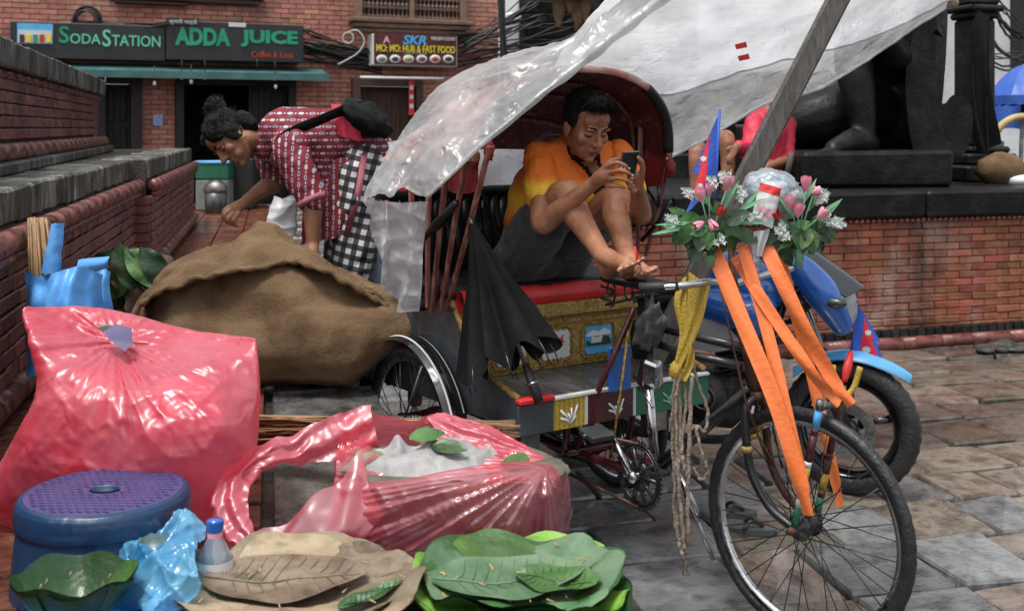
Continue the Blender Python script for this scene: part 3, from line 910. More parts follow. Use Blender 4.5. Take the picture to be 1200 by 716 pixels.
def text_mb(txt, s0, s1, z0, z1, d, ext=.008, shear=0.0, bold=0.0):
    cu = bpy.data.curves.new('t', 'FONT'); cu.body = txt; cu.extrude = .02; cu.offset = bold; cu.shear = shear; cu.resolution_u = 3
    o = bpy.data.objects.new('t', cu); COL.objects.link(o)
    me = bpy.data.meshes.new_from_object(o.evaluated_get(bpy.context.evaluated_depsgraph_get()))
    vs = [v.co.copy() for v in me.vertices]; fs = [tuple(p.vertices) for p in me.polygons]
    bpy.data.objects.remove(o); bpy.data.curves.remove(cu); bpy.data.meshes.remove(me)
    m = MB()
    if not vs:
        return m
    x0, x1 = min(v.x for v in vs), max(v.x for v in vs); y0, y1 = min(v.y for v in vs), max(v.y for v in vs)
    m.add([V((s0 + (v.x - x0) / (x1 - x0) * (s1 - s0), -d - (v.z / .02 * ext), z0 + (v.y - y0) / (y1 - y0) * (z1 - z0))) for v in vs], fs)
    return m
def sign(name, label, px0, px1, y0, y1, d, key, frame_key=None):
    s0, s1 = FS(px0, 0, d)[0], FS(px1, 0, d)[0]
    z1, z0 = FS(px1, y0, d)[1], FS(px1, y1, d)[1]
    o = FO + FU * s0 - V((0, 0, ZP)) + V((0, 0, ZP))
    t = thing(name, label, 'sign', o, math.atan2(FU.y, FU.x))
    m = MB(); m.box(((s1 - s0) / 2, -d / 2, (z0 + z1) / 2), (s1 - s0, d, z1 - z0), ch=.01); build(m, 'board', M_[key], t, local=True)
    t['_s'] = 0
    return t, s0, s1, z0, z1
def put(t, s_off, txt, px0, px1, y0, y1, d, key, name='lettering', **k):
    """lettering whose pixel box is given at its own columns"""
    s0, s1 = FS(px0, 0, d)[0] - s_off, FS(px1, 0, d)[0] - s_off
    pm = (px0 + px1) / 2
    z0, z1 = FS(pm, y1, d)[1], FS(pm, y0, d)[1]
    return build(text_mb(txt, s0, s1, z0, z1, d + .002, **k), name, M_[key], t, local=True)
def plate(t, s_off, px0, px1, y0, y1, d, key, name, th=.01, round_=False):
    s0, s1 = FS(px0, 0, d)[0] - s_off, FS(px1, 0, d)[0] - s_off
    pm = (px0 + px1) / 2
    z0, z1 = FS(pm, y1, d)[1], FS(pm, y0, d)[1]
    m = MB()
    if round_:
        m.lathe([(0, .012), (.8, .012), (1, 0)], ((s0 + s1) / 2, -d, (z0 + z1) / 2), 20, Matrix.Rotation(PI / 2, 3, 'X') @ Matrix.Diagonal(((s1 - s0) / 2, (z1 - z0) / 2, 1)))
    else:
        m.box(((s0 + s1) / 2, -d - th / 2, (z0 + z1) / 2), (s1 - s0, th, z1 - z0))
    return build(m, name, M_[key], t, local=True)
D1 = .34
t, q, *_ = sign('shop_sign', 'black shop sign reading SODA STATION in green letters', 12, 194, 31, 72, D1, 'sign_black')
e = D1 + .002
for txt, a, b, y0, y1, key in (('S', 69, 81, 31, 51, 'sign_green'), ('ODA', 82, 118, 40, 52, 'sign_pale_green'), ('S', 120, 130, 35, 55, 'sign_pale_green'), ('TATION', 131, 188, 42, 55, 'sign_pale_green')):
    put(t, q, txt, a, b, y0, y1, e, key, bold=.012)
plate(t, q, 20, 62, 28, 52, e, 'sky_blue_paint', 'picture_panel')
plate(t, q, 21, 61, 36, 51, e + .012, 'white_paint', 'picture_panel')
for k, key in enumerate(('sign_maroon', 'yellow_paint', 'sign_green', 'sign_red', 'yellow_paint')):
    plate(t, q, 23 + 7.8 * k, 28.5 + 7.8 * k, 41, 50, e + .024, key, 'drink_picture')
t, q, *_ = sign('shop_sign', 'black shop sign reading ADDA JUICE in bold green letters', 195, 356, 30, 74, D1 + .06, 'sign_black')
e = D1 + .062
put(t, q, 'ADDA', 205, 270, 33, 54, e, 'sign_green', bold=.045)
put(t, q, 'JUICE', 282, 349, 36, 56, e, 'sign_green', bold=.045)
put(t, q, 'Coffee & Lassi', 295, 343, 61, 68, e, 'sign_red')
plate(t, q, 195, 233, 22, 30, e, 'sign_black', 'street_name_plate', .03)
put(t, q, 'कुमारी गल्ली', 198, 231, 23, 29.5, e + .031, 'white_paint')
plate(t, q, 268, 288, 27, 32, e, 'white_paint', 'sticker')
t, q, *_ = sign('shop_sign', 'maroon fast food sign with white border and a row of dish pictures', 437, 536, 43, 79, .3, 'white_paint')
e = .302
plate(t, q, 438.2, 534.8, 40.2, 76.5, e, 'sign_maroon', 'sign_face', .006)
e = .31
put(t, q, 'SKR', 472, 500, 42, 53, e, 'sky_blue_paint', bold=.03, shear=.2)
put(t, q, '9828915500', 505, 533, 44, 48, e, 'white_paint')
put(t, q, 'MO: MO: HUB & FAST FOOD', 441, 533, 53.5, 62, e, 'yellow_paint', bold=.012)
put(t, q, 'A', 449, 457, 43, 51, e, 'petal', bold=.03)
put(t, q, 'Restaurant & Takeaway', 474, 500, 62.6, 64, e, 'white_paint')
for k, key in enumerate(('leaf_pale', 'leaf_dark', 'leaf_stalk', 'dry_husk', 'sign_red', 'brown_wood')):
    pq = plate(t, q, 441 + 15.6 * k, 454 + 15.6 * k, 64.5, 74.5, e, 'white_paint', 'dish_picture', round_=True)
    c = 447.5 + 15.6 * k
    plate(t, q, c - 4.5, c + 4.5, 66.5, 72.5, e + .006, key, 'dish_food', round_=True)
# small things on the front
m = MB(); s_, z_ = FS(185, 141, .03); c = FO + FU * s_ + FN * .04 + V((0, 0, z_)); m.box(c, (.12, .012, .15), Matrix.Rotation(math.atan2(FU.y, FU.x), 3, 'Z'))
solo(m, 'poster', nm('poster_print', [(.05, .08, .4), (.4, .35, .6), (.1, .3, .6), (.5, .2, .2)], 22, (.5, .7)), 'small blue poster stuck on the brick pier beside the dark door', 'poster')
t = thing('door_banner', 'narrow red strip with white squares hanging in front of the brown door', 'banner', FO + FU * FS(482, 0, .2)[0], math.atan2(FU.y, FU.x))
z1, z0 = FS(482, 95, .2)[1], FS(482, 135, .2)[1]
m = MB(); m.box((0, -.2, (z0 + z1) / 2), (.075, .012, z1 - z0)); build(m, 'strip', M_['red_cloth'], t, local=True)
for k in range(3):
    m = MB(); m.box((0, -.21, z1 - .1 - .13 * k), (.05, .012, .06)); build(m, 'white_square', M_['white_paint'], t, local=True)
m = MB(); s0, z_ = FS(422, 91, .28); s1, _ = FS(520, 91, .28); m.tube([FO + FU * s0 + FN * .28 + V((0, 0, z_)), FO + FU * s1 + FN * .28 + V((0, 0, z_))], .02, 8)
solo(m, 'tube_light', M_['white_paint'], 'thin white tube light above the brown door, unlit', 'lamp')
BL = ('white bulb under the awning above the brick pier right edge', 'lower white bulb hanging at the left of the dark shop doorway', 'white bulb above the green cooler', 'white bulb above the right door leaf, high under the awning', 'white bulb at the middle of the dark shop doorway', 'leftmost white bulb, hanging in front of the poster pier', 'lowest white bulb in front of the dark shutter leaf')
for k, (px, py) in enumerate(((213, 91), (224, 96), (240, 91), (322, 92), (301, 89), (181, 98), (323, 102))):
    s_, z_ = FS(px, py, .6)
    c = FO + FU * s_ + FN * .6 + V((0, 0, z_))
    t = thing('hanging_bulb', BL[k], 'bulb', c, 0, 'bulbs under the awning')
    m = MB(); m.tube([c + V((0, 0, .06)), c + V((0, 0, .22))], .006, 6); build(m, 'wire', M_['cable'], t)
    m = MB(); m.ell(c, (.022, .022, .032)); build(m, 'bulb_glass', M_['white_paint'], t)
# cables
def wires(n, a, b, sag, spread, Y0, Y1, r, name, label, seed, key='cable'):
    rr = random.Random(seed)
    m = MB()
    for i in range(n):
        p0 = P(a[0] + rr.uniform(-spread, spread), a[1] + rr.uniform(-spread, spread), Y0 + rr.uniform(-.1, .1))
        p1 = P(b[0] + rr.uniform(-spread, spread), b[1] + rr.uniform(-spread, spread), Y1 + rr.uniform(-.1, .1))
        sg = sag * rr.uniform(-.15, 1.1)
        m.tube([p0.lerp(p1, k / 10) - V((0, 0, sg * 4 * k / 10 * (1 - k / 10))) + V((0, 0, rr.uniform(-.02, .02))) for k in range(11)], r * rr.uniform(.7, 1.4), 5)
    return solo(m, name, M_[key], label, 'cables')
wires(12, (352, 46), (450, 62), .05, 12, 15.25, 15.75, .012, 'cable_bundle', 'tangled black cable bundle between the green sign and the maroon sign', 3)
wires(9, (352, 62), (450, 76), .06, 10, 15.25, 15.75, .016, 'cable_bundle', 'lower sagging black cables left of the maroon sign', 4)
wires(16, (528, 52), (625, 12), .12, 16, 16.05, 16.2, .013, 'cable_bundle', 'rising bundle of black cables right of the maroon sign', 5)
wires(9, (528, 62), (680, 40), .1, 18, 16.05, 16.6, .012, 'cable_bundle', 'black cables crossing the white pillar towards the dark building', 6)
wires(5, (0, 22), (196, 28), .02, 3, 14.2, 14.3, .008, 'cable_bundle', 'thin dark cables running along the top of the SODA STATION sign', 8)
wires(3, (586, -10), (592, 100), .02, 5, 15.4, 15.4, .03, 'cable_bundle', 'dark vertical cables on the left edge of the white pillar', 9)
m = MB(); c = P(100, 24, 14.1)
for k in range(6):
    m.torus(c + V((rnd.uniform(-.03, .03), rnd.uniform(-.05, .05), rnd.uniform(-.03, .03))), (rnd.uniform(-.2, .2), 1, rnd.uniform(-.2, .2)), .15 + rnd.uniform(-.02, .02), .014, 28, 6)
m.tube(cr([P(86, 38, 14.1), P(60, 44, 14.1), P(36, 32, 14.1), P(14, 40, 14.1)]), .05, 6)
solo(m, 'cable_coil', M_['cable'], 'coiled black cable on the wall above the SODA STATION sign', 'cable')
m = MB(); m.tube(cr([P(404, 40, 14.4), P(418, 36, 14.4), P(427, 48, 14.4), P(420, 62, 14.4), P(404, 72, 14.4), P(396, 76, 14.4)]), .012, 6); m.torus(P(408, 45, 14.4), (0, 1, 0), .07, .012, 20, 6)
solo(m, 'cable_loop', M_['grey_cable'], 'loose pale grey cable loop beside the green sign', 'cable')
# goods in the shop doorway
c = G(250, 247, ZP); t = thing('drink_cooler', 'green cooler box with blue lid in the dark shop doorway', 'cooler', c)
m = MB(); m.box(c + V((0, .1, .2)), (.42, .35, .4), ch=.02); build(m, 'lower_panel', M_['panel_shade'], t)
m = MB(); m.box(c + V((0, .1, .5)), (.43, .36, .2), ch=.02); build(m, 'body', M_['counter_green'], t)
m = MB(); m.box(c + V((0, .1, .62)), (.45, .38, .04), ch=.01); build(m, 'lid', M_['moto_light_blue'], t)
c = G(253, 250, ZP); t = thing('dustbin', 'dark round bin with shiny domed lid in front of the green cooler', 'bin', c)
m = MB(); m.lathe([(.11, 0), (.13, .02), (.14, .27), (0, .27)], c, 20); build(m, 'bin_body', M_['bin_grey'], t)
m = MB(); m.lathe([(.145, .27), (.15, .29), (.13, .35), (.08, .4), (0, .42)], c, 20); build(m, 'lid', M_['dull_steel'], t)
c = G(278, 246, ZP); m = MB(); m.box(c + V((.05, .2, .33)), (.3, .3, .66), ch=.02); solo(m, 'cabinet', M_['shop_dark'], 'dark cabinet standing beside the green cooler', 'cabinet')

# ---------------------------------------------------------------- far right and far middle
DB = thing('dark_building', 'dark shuttered building behind the white pillar', 'building', (1.2, 17.8, 0))
m = MB(); m.box((1.4, 18.5, 3), (3.2, 1.2, 6)); build(m, 'wall', M_['dark_stone'], DB)
for j in range(9):
    m = MB(); m.box((.75, 17.86, 1.9 + .2 * j), (1.1, .06, .17), Matrix.Rotation(.3, 3, 'X')); build(m, 'shutter_slat', M_['dark_stone'], DB)
m = MB(); m.box((1.95, 17.85, 2.6), (1.0, .08, 1.8)); build(m, 'window', M_['shop_dark'], DB)
q = P(598, 0, 16.6); WP = thing('white_pillar', 'white painted pillar with dark cables beside the brick building', 'pillar', (q.x, q.y, 0))
m = MB(); m.box((q.x, q.y, 2.2), (.26, .3, 4.4), ch=.02); build(m, 'shaft', M_['white_wall'], WP)
m = MB()
for z in (.4, 3.2):
    m.box((q.x, q.y, z), (.33, .36, .12), ch=.02)
build(m, 'band', M_['white_wall'], WP)
# carved pendants under a dark eave
EV = thing('temple_eave', 'dark carved temple eave with a row of hanging brown wooden pendants', 'eave', P(690, -40, 13))
m = MB(); m.box(P(700, -22, 13), (1.6, .8, .35), ch=.03); build(m, 'eave_beam', M_['dark_wood'], EV)
for k, (px, py, ln) in enumerate(((655, 6, 34), (668, -2, 20), (676, 12, 32), (686, 4, 26), (710, -2, 20), (722, 2, 16))):
    c = P(px, py, 13); L_ = ln * .01
    m = MB(); m.ell(c, (.075, .035, L_ / 1.5), Matrix.Rotation(rnd.uniform(-.2, .2), 3, 'Y'), 10, 8); m.ell(c + V((0, 0, -L_ / 1.6)), (.03, .02, .06))
    build(m, 'pendant', M_['dry_husk'], EV)
# white building right
WB = thing('white_building', 'white plastered building with black cables at the far right', 'building', (7.2, 15.5, 0))
m = MB(); m.box((8.4, 16.2, 3), (4.2, 1.2, 6)); build(m, 'wall', M_['white_wall'], WB)
m = MB(); c = P(1197, 20, 15.4); m.box(c, (.14, .5, 1.4)); build(m, 'window', M_['shop_dark'], WB)
m = MB(); m.box(P(1150, 195, 15.4), (.5, .3, .7)); build(m, 'shutter', M_['counter_green'], WB)
wires(8, (1160, -10), (1205, 40), .25, 14, 14.6, 14.6, .016, 'cable_bundle', 'thick black cables sagging in front of the white building', 12)
wires(5, (1140, 60), (1205, 66), .2, 8, 14.4, 14.4, .012, 'cable_bundle', 'lower black cables just above the blue umbrella', 13)
m = MB(); m.tube(cr([P(1163, -10, 14.5), P(1160, 30, 14.5), P(1168, 55, 14.5), P(1190, 70, 14.5), P(1205, 72, 14.5)]), .025, 6)
solo(m, 'thick_cable', M_['cable'], 'single thick black cable curving down the white wall', 'cable')
# pillar with black cloth behind the statue
q = P(1142, 190, 9.7); PL = thing('stone_pillar', 'dark carved stone pillar standing behind the black statue', 'pillar', (q.x, q.y, 1.1))
def sq_(z0, z1, w_):
    m = MB(); m.box((q.x, q.y, (z0 + z1) / 2), (w_, w_, z1 - z0), Matrix.Rotation(.28, 3, 'Z'), ch=.02); return m
for nm_, z0, z1, w_ in (('base', 1.1, 1.24, .62), ('base', 1.243, 1.34, .5), ('base', 1.343, 1.4, .42), ('shaft', 1.403, 2.5, .25), ('capital', 2.503, 2.56, .3), ('capital', 2.563, 2.62, .36), ('shaft', 2.623, 3.4, .3)):
    build(sq_(z0, z1, w_), nm_, M_['dark_stone'], PL)
m = MB()
T_ = [P(1138, 30, 9.45), P(1146, 12, 9.45), P(1160, 20, 9.4)]
B_ = [P(1152, 180, 9.35), P(1158, 186, 9.3), P(1165, 168, 9.3)]
def clo(u, v):
    a = V(sample(T_, u)); b = V(sample(B_, u)); p = a.lerp(b, v)
    return p + V((.04 * v * math.sin(u * 9 + v * 5) - .06 * math.sin(v * 3.1) * (1 - u), .06 * math.sin(u * 14 + v * 3) * v, 0))
m.grid(clo, 18, 24)
solo(m, 'black_cloth', M_['black_cloth'], 'black cloth hanging down beside the stone pillar', 'cloth')
# blue street umbrella
c = P(1203, 150, 12.5); t = thing('market_umbrella', 'blue street umbrella with yellow panel beyond the statue', 'umbrella', (c.x, c.y, 0))
top = P(1176, 76, 12.5).z; rim = P(1176, 113, 12.5).z; low = P(1176, 150, 12.5).z
m = MB(); m.tube([(c.x - .16, c.y - .1, 0), (c.x - .02, c.y, top)], .025, 8); build(m, 'pole', M_['dull_steel'], t)
pts = []
for k in range(8):
    m = MB()
    a0_, a1_ = k * PI / 4, (k + 1) * PI / 4
    def wedge(u, v):
        a = a0_ + (a1_ - a0_) * u; r = .44 * v * (1 - .06 * math.sin(PI * u))
        return V((c.x + r * math.cos(a), c.y + r * math.sin(a), top + (rim - top) * v ** 1.9))
    m.grid(wedge, 6, 6)
    build(m, 'canopy_panel', M_['yellow_paint' if k in (0, 7) else 'red_cloth' if k == 3 else 'umbrella_blue'], t)
m = MB()
def val(u, v):
    a = 2 * PI * u
    return V((c.x + .44 * math.cos(a), c.y + .44 * math.sin(a), rim - .1 * v + .01 * math.sin(a * 24)))
m.grid(val, 64, 2, wrap=False); build(m, 'valance', M_['umbrella_blue'], t)
m = MB(); c2 = P(1188, 132, 13.4); m.grid(lambda u, v: c2 + V((-.28 + .7 * u, .05 * math.sin(u * 11 + v), .2 - .42 * v + .03 * math.sin(u * 5) * v)), 24, 8); solo(m, 'blue_sheet', M_['umbrella_blue'], 'blue plastic sheet hanging behind the market umbrella', 'sheet')
# sack and bits on the plinth at right
c = P(1174, 205, 9.0)
m = MB(); m.ell((c.x, 9.0, 1.22), (.2, .16, .14), None, 20, 12, disp=lambda q: .14 * noise.noise(q * 2.2))
solo(m, 'jute_sack', M_['burlap'], 'small brown jute sack lying on the plinth at the far right', 'sack')
m = MB(); c = P(1200, 160, 11.5); m.torus(c + V((-.02, 0, -.1)), (0, 1, 0), .3, .04, 20, 8, a0=PI * .1, a1=PI * .9)
solo(m, 'cane_hoop', M_['leaf_stalk'], 'bent pale cane hoop under the blue umbrella', 'hoop')
m = MB(); c = P(1196, 212, 8.9); m.ell(c, (.12, .1, .05), None, 12, 8, disp=lambda q: .2 * noise.noise(q * 3)); solo(m, 'white_bundle', M_['white_wall'], 'crumpled white bundle at the right end of the plinth', 'bundle')
m = MB()
for k in range(9):
    a = rnd.uniform(0, 6.28)
    m.ell(G(1180 + rnd.uniform(-26, 24), 408 + rnd.uniform(-5, 5), .03), (rnd.uniform(.04, .12), rnd.uniform(.04, .08), rnd.uniform(.015, .04)), None, 8, 6, disp=lambda q: .3 * noise.noise(q * 3 + V((k, 0, 0))))
solo(m, 'rubble', M_['rubble'], 'dark rubble at the foot of the brick plinth', 'rubble', kind='stuff')
# ================================================================ CYCLE RICKSHAW (local axes: t forward, s to its left = away from us, z up)
RM = V((.025, 4.57, 0)); RH = V((.55, -.835, 0)).normalized(); RA = V((-RH.y, RH.x, 0))
RROT = math.atan2(RH.y, RH.x)
RK = thing('cycle_rickshaw', 'decorated cycle rickshaw with folding hood, gold seat panel and big front wheel', 'rickshaw', RM, RROT)
def RW_(t, s, z):
    return RM + RH * t + RA * s + V((0, 0, z))
def RS(px, py, s):
    """t, z where the ray of a pixel meets the rickshaw's plane s"""
    k = (px - 600) / F
    o = RM + RA * s
    t = (k * o.y - o.x) / (RH.x - k * RH.y)
    return t, H - (py - YH) * (o.y + RH.y * t) / F
def rl(m, name, key, par=None, **k):
    return build(m, name, M_[key] if isinstance(key, str) else [M_[q] for q in key], par or RK, local=True, **k)
def wheel(name, c, steer=0.0, label=None, R=.355, r=.019, key_rim='chrome', nsp=36):
    o = bpy.data.objects.new(name, None); COL.objects.link(o); o.parent = RK
    o.location = c; o.rotation_euler = (0, 0, steer)
    WM[o.name] = WM[RK.name] @ Matrix.Translation(V(c)) @ Matrix.Rotation(steer, 4, 'Z')
    ax = (0, 1, 0)
    m = MB(); m.torus((0, 0, 0), ax, R - r, r, 96, 10, tread=.1); m.torus((0, 0, 0), ax, R - r * 1.6, r * .8, 72, 6); rl(m, 'tyre', 'tyre', o)
    m = MB()
    ri = R - 2 * r - .004
    prof = [(ri + .004, -.014), (ri - .012, -.009), (ri - .014, 0), (ri - .012, .009), (ri + .004, .014)]
    m.lathe(prof, (0, 0, 0), 72, Matrix.Rotation(PI / 2, 3, 'X')); rl(m, 'rim', key_rim, o)
    m = MB(); m.lathe([(0, -.055), (.014, -.055), (.018, -.04), (.04, -.036), (.041, -.028), (.03, -.022), (.03, .022), (.041, .028), (.04, .036), (.018, .04), (.014, .055), (0, .055)], (0, 0, 0), 16, Matrix.Rotation(PI / 2, 3, 'X')); rl(m, 'hub', 'black_metal', o)
    sp = []
    for sd in (-1, 1):
        for cr_ in (-1, 1):
            m = MB(); a = cr_ * .9
            m.tube([(.032 * math.cos(a), sd * .03, .032 * math.sin(a)), (ri - .006, sd * .004, 0)], .0018, 5); sp.append(m.mesh('spoke', M_['black_metal']))
    for k in range(nsp):
        inst('spoke', sp[k % 4], o, Matrix.Rotation(2 * PI * (k + .5) / nsp, 4, 'Y'))
    return o
TW = .5
wheel('rear_wheel', (0, -TW, .355))
wheel('rear_wheel', (0, TW, .355))
HUB = (1.478, .063, .355); ST = math.radians(10)
wheel('front_wheel', HUB, ST)
def FW(x, y, z):
    return V((HUB[0] + x * math.cos(ST) - y * math.sin(ST), HUB[1] + x * math.sin(ST) + y * math.cos(ST), z))
# mudguards
for s in (-TW, TW):
    m = MB(); st = MB()
    def fen(u, v, off=0.0, w_=.1):
        a = math.radians(26 + 168 * u); e = (v - .5)
        r = .385 + .018 * math.cos(e * PI) + off
        return V((r * math.cos(a), s + e * w_, .355 + r * math.sin(a)))
    m.grid(fen, 40, 8); g = rl(m, 'mudguard', 'black_gloss')
    for v0 in (.2, .72):
        st.grid(lambda u, v: fen(u, v0 + .07 * v, .003), 40, 1)
    rl(st, 'mudguard_stripe', 'white_paint', g)
    m = MB(); m.tube([(.0, s - .06, .355), (.2, s - .06, .68)], .005, 6); rl(m, 'mudguard_stay', 'dull_steel')
# floor, sides, front lip
for k in range(4):
    m = MB(); m.box((.18 + .0, -.315 + .21 * k, .608), (.9, .205, .022), ch=.004); rl(m, 'floor_board', 'plank_wet')
for s in (-.43, .43):
    m = MB()
    m.prism([(-.38, .50), (.64, .53), (.645, .628), (.5, .66), (.3, .78), (.2, .9), (-.38, .95)], .022, Matrix(((1, 0, 0, 0), (0, 0, 1, s - .011), (0, 1, 0, 0), (0, 0, 0, 1))))
    sp_ = rl(m, 'side_panel', 'panel_grey')
    m = MB(); m.tube([(.645, s, .635), (.5, s, .668), (.3, s, .788), (.2, s, .908)], .012, 8); rl(m, 'side_trim', 'gold', sp_)
lipx = .648
def lip(s0, s1, key, name='front_board', z0=.505, z1=.612):
    m = MB(); m.box((lipx, (s0 + s1) / 2, (z0 + z1) / 2), (.024, s1 - s0 - .002, z1 - z0), ch=.003)
    return rl(m, name, key)
lip(-.44, -.29, 'panel_grey'); b1 = lip(-.29, -.15, 'yellow_cloth'); b2 = lip(-.15, .07, 'maroon_metal'); b3 = lip(.07, .44, 'counter_green')
m = MB(); m.box((lipx + .004, -.365, .624), (.04, .15, .02), ch=.005); rl(m, 'red_edge', 'red_cloth')
m = MB(); m.box((lipx + .002, .075, .618), (.03, .73, .008)); rl(m, 'white_edge', 'white_paint')
for s in (-.15, .07):
    m = MB(); m.box((lipx + .013, s, .56), (.004, .012, .1)); rl(m, 'white_edge', 'white_paint')
for s0, par, sc in ((-.27, b1, 1), (-.06, b2, .9), (.2, b3, 1.0)):
    m = MB()
    for k in range(6):
        a = math.radians(18 + 26 * k)
        L_ = (.045 + .018 * math.sin(k * 2.1)) * sc
        p0 = V((lipx + .0135, s0 + .05, .52)); p1 = p0 + V((.0006, -math.cos(a) * L_, math.sin(a) * L_ + .012))
        m.strip([p0, p0.lerp(p1, .5) + V((0, .004, .004)), p1], V((0, math.sin(a) * .004, math.cos(a) * .004)), .002)
    rl(m, 'painted_flower', 'white_paint' if par is not b3 else 'stem_green', par)
m = MB(); m.box((.15, 0, .52), (.9, .8, .05)); rl(m, 'floor_beam', 'dark_wood')
m = MB(); m.box((.5, -.3, .45), (.06, .08, .12)); m.box((.5, .3, .45), (.06, .08, .12)); rl(m, 'floor_block', 'dull_steel', kind='stuff')
# seat box
m = MB(); m.box((-.06, 0, .75), (.6, .83, .26)); rl(m, 'seat_box', 'panel_grey')
m = MB(); m.box((.252, 0, .72), (.022, .84, .205), ch=.003); sf = rl(m, 'seat_panel', 'gold')
m = MB(); m.box((.262, 0, .849), (.04, .85, .055), ch=.006); rl(m, 'gold_band', 'gold')
m = MB()
for j, z in enumerate((.625, .635, .79, .81, .822)):
    n = 64
    for k in range(n):
        m.ell((.266, -.41 + .82 * (k + .5) / n, z), .0042, nu=6, nv=4)
for c_ in (-.21, .0, .21):
    for k in range(44):
        a = 2 * PI * k / 44
        m.ell((.266, c_ + .083 * max(-1, min(1, 1.25 * math.cos(a))), .71 + .067 * max(-1, min(1, 1.25 * math.sin(a)))), .005, nu=6, nv=4)
rl(m, 'gold_studs', 'gold', sf, kind='stuff')
def wavy(cx, cz, w_, h_, n=48):
    out = []
    for k in range(n):
        a = 2 * PI * k / n
        e = 1 + .05 * math.sin(a * 16)
        out.append((cx + w_ * max(-1, min(1, 1.3 * math.cos(a))) * e, cz + h_ * max(-1, min(1, 1.3 * math.sin(a))) * e))
    return out
YZ = lambda x: Matrix(((0, 0, 1, x), (1, 0, 0, 0), (0, 1, 0, 0), (0, 0, 0, 1)))
for c_, key in ((-.21, 'white_paint'), (0, 'white_paint'), (.21, 'sky_blue_paint')):
    m = MB(); m.prism(wavy(c_, .71, .066, .054), .004, YZ(.264)); pc = rl(m, 'painted_picture', key, sf)
    if key == 'white_paint':
        m = MB(); m.prism([(c_ - .01, .715), (c_ + .02, .735), (c_ + .035, .748), (c_ + .028, .728), (c_ + .04, .722), (c_ + .012, .708)], .003, YZ(.269)); rl(m, 'painted_bird', 'red_cloth', sf)
    else:
        m = MB(); m.prism([(c_ - .062, .735), (c_ - .03, .752), (c_, .742), (c_ + .03, .755), (c_ + .06, .74), (c_ + .06, .728), (c_ - .062, .726)], .002, YZ(.2685)); rl(m, 'painted_cloud', 'white_wall', sf)
        m = MB(); m.prism([(c_ - .04, .695), (c_ - .04, .722), (c_ - .03, .728), (c_ - .02, .72), (c_, .722), (c_ + .012, .733), (c_ + .02, .715), (c_ + .03, .7)], .002, YZ(.271)); rl(m, 'painted_house', 'white_paint', sf)
        m = MB(); m.prism([(c_ - .063, .69), (c_ - .06, .715), (c_ - .045, .7), (c_ + .01, .7), (c_ + .02, .725), (c_ + .05, .72), (c_ + .062, .69)], .0015, YZ(.2725)); rl(m, 'painted_bush', 'leaf_dark', sf)
m = MB()
def roll(u, v):
    a = v * 2 * PI; s = -.43 + .86 * u
    r = .04 + .003 * math.sin(u * 23) + .002 * math.sin(u * 61 + a)
    return V((.255 + r * .75 * math.cos(a), s, .912 + r * math.sin(a) - .004 * math.sin(u * PI)))
m.grid(roll, 40, 14); rl(m, 'red_seat_cloth', 'red_cloth')
m = MB(); m.box((-.04, 0, .925), (.56, .84, .055), ch=.02); rl(m, 'seat', 'vinyl')
m = MB()
for k in range(17):
    s = -.41 + .82 * (k + .5) / 17
    m.tube([(-.3, s, .93), (-.33, s, 1.12), (-.36, s, 1.27)], [.027, .03, .02], 8)
bk = rl(m, 'backrest', 'vinyl')
m = MB(); m.tube([(-.36, -.44, 1.28), (-.36, .44, 1.28)], .025, 8)
for k in range(90):
    s = rnd.uniform(-.43, .43); z = rnd.uniform(1.0, 1.28)
    m.tube([(-.3 - (z - .95) * .18 + .03, s, z), (-.29 - (z - .95) * .18 + .04, s + rnd.uniform(-.01, .01), z - .07)], [.006, .003], 4)
rl(m, 'backrest_fringe', 'black_cloth', bk, kind='stuff')
# hood
def arch(u, v, off=0.0):
    """u across from our side to the far side, v from the front rim backwards"""
    a = PI * u
    ze = 1.44 - .02 * v
    zt = 1.775 - .07 * v - .25 * v ** 3
    s = -(.455 + off) * (abs(math.cos(a)) ** .85) * (1 if math.cos(a) > 0 else -1)
    z = ze + (zt - ze + off) * math.sin(a) ** .8
    t = .41 - .74 * v - .04 * math.sin(a) * (v - .5) + .03 * math.sin(a)
    return V((t, s, z + .004 * math.sin(v * 40) * math.sin(a)))
m = MB(); m.grid(lambda u, v: arch(u, v, .012), 40, 16); m.mi = [0] * len(m.f)
hd = rl(m, 'hood', 'hood_top')
m = MB(); m.grid(lambda u, v: arch(1 - u, v * .985 + .005, 0), 40, 16); rl(m, 'hood_lining', 'maroon_cloth', hd)
m = MB(); m.tube([arch(k / 40, 0, .006) for k in range(41)], .014, 8, sq=.7); rl(m, 'hood_rim', 'hood_top', hd)
m = MB(); m.tube([arch(.72 + .27 * k / 16, .01, .004) for k in range(17)], .022, 8); rl(m, 'rim_padding', 'vinyl', hd)
for v in (.28, .52, .76):
    m = MB(); m.tube([arch(k / 30, v, -.008) for k in range(31)], .009, 6); rl(m, 'hood_bow', 'slat_wood', hd)
# red hanging hem inside the hood, both ends
m = MB()
def hem(u, v):
    q = arch(.0, u * .9, -.01); return q + V((0, .012 * math.sin(u * 20), -.1 * v - .02 * math.sin(u * 9) * v))
m.grid(hem, 24, 4); rl(m, 'hood_hem', 'red_dark', hd); m = MB()
def hem2(u, v):
    q = arch(1.0, u * .9, -.01); return q + V((0, .012 * math.sin(u * 20), -.1 * v - .02 * math.sin(u * 9) * v))
m.grid(hem2, 24, 4); rl(m, 'hood_hem', 'red_dark', hd)
for px, py, s in ((573, 176, -.45), (556, 186, -.45), (786, 197, .46)):
    t, z = RS(px, py, s); m = MB(); m.ell((t, s, z), (.017, .02, .036), None, 16, 12, disp=lambda q: .5 * noise.noise(q * 2.6) + .2 * noise.noise(q * 7)); rl(m, 'red_tuft', 'red_dark', hd)
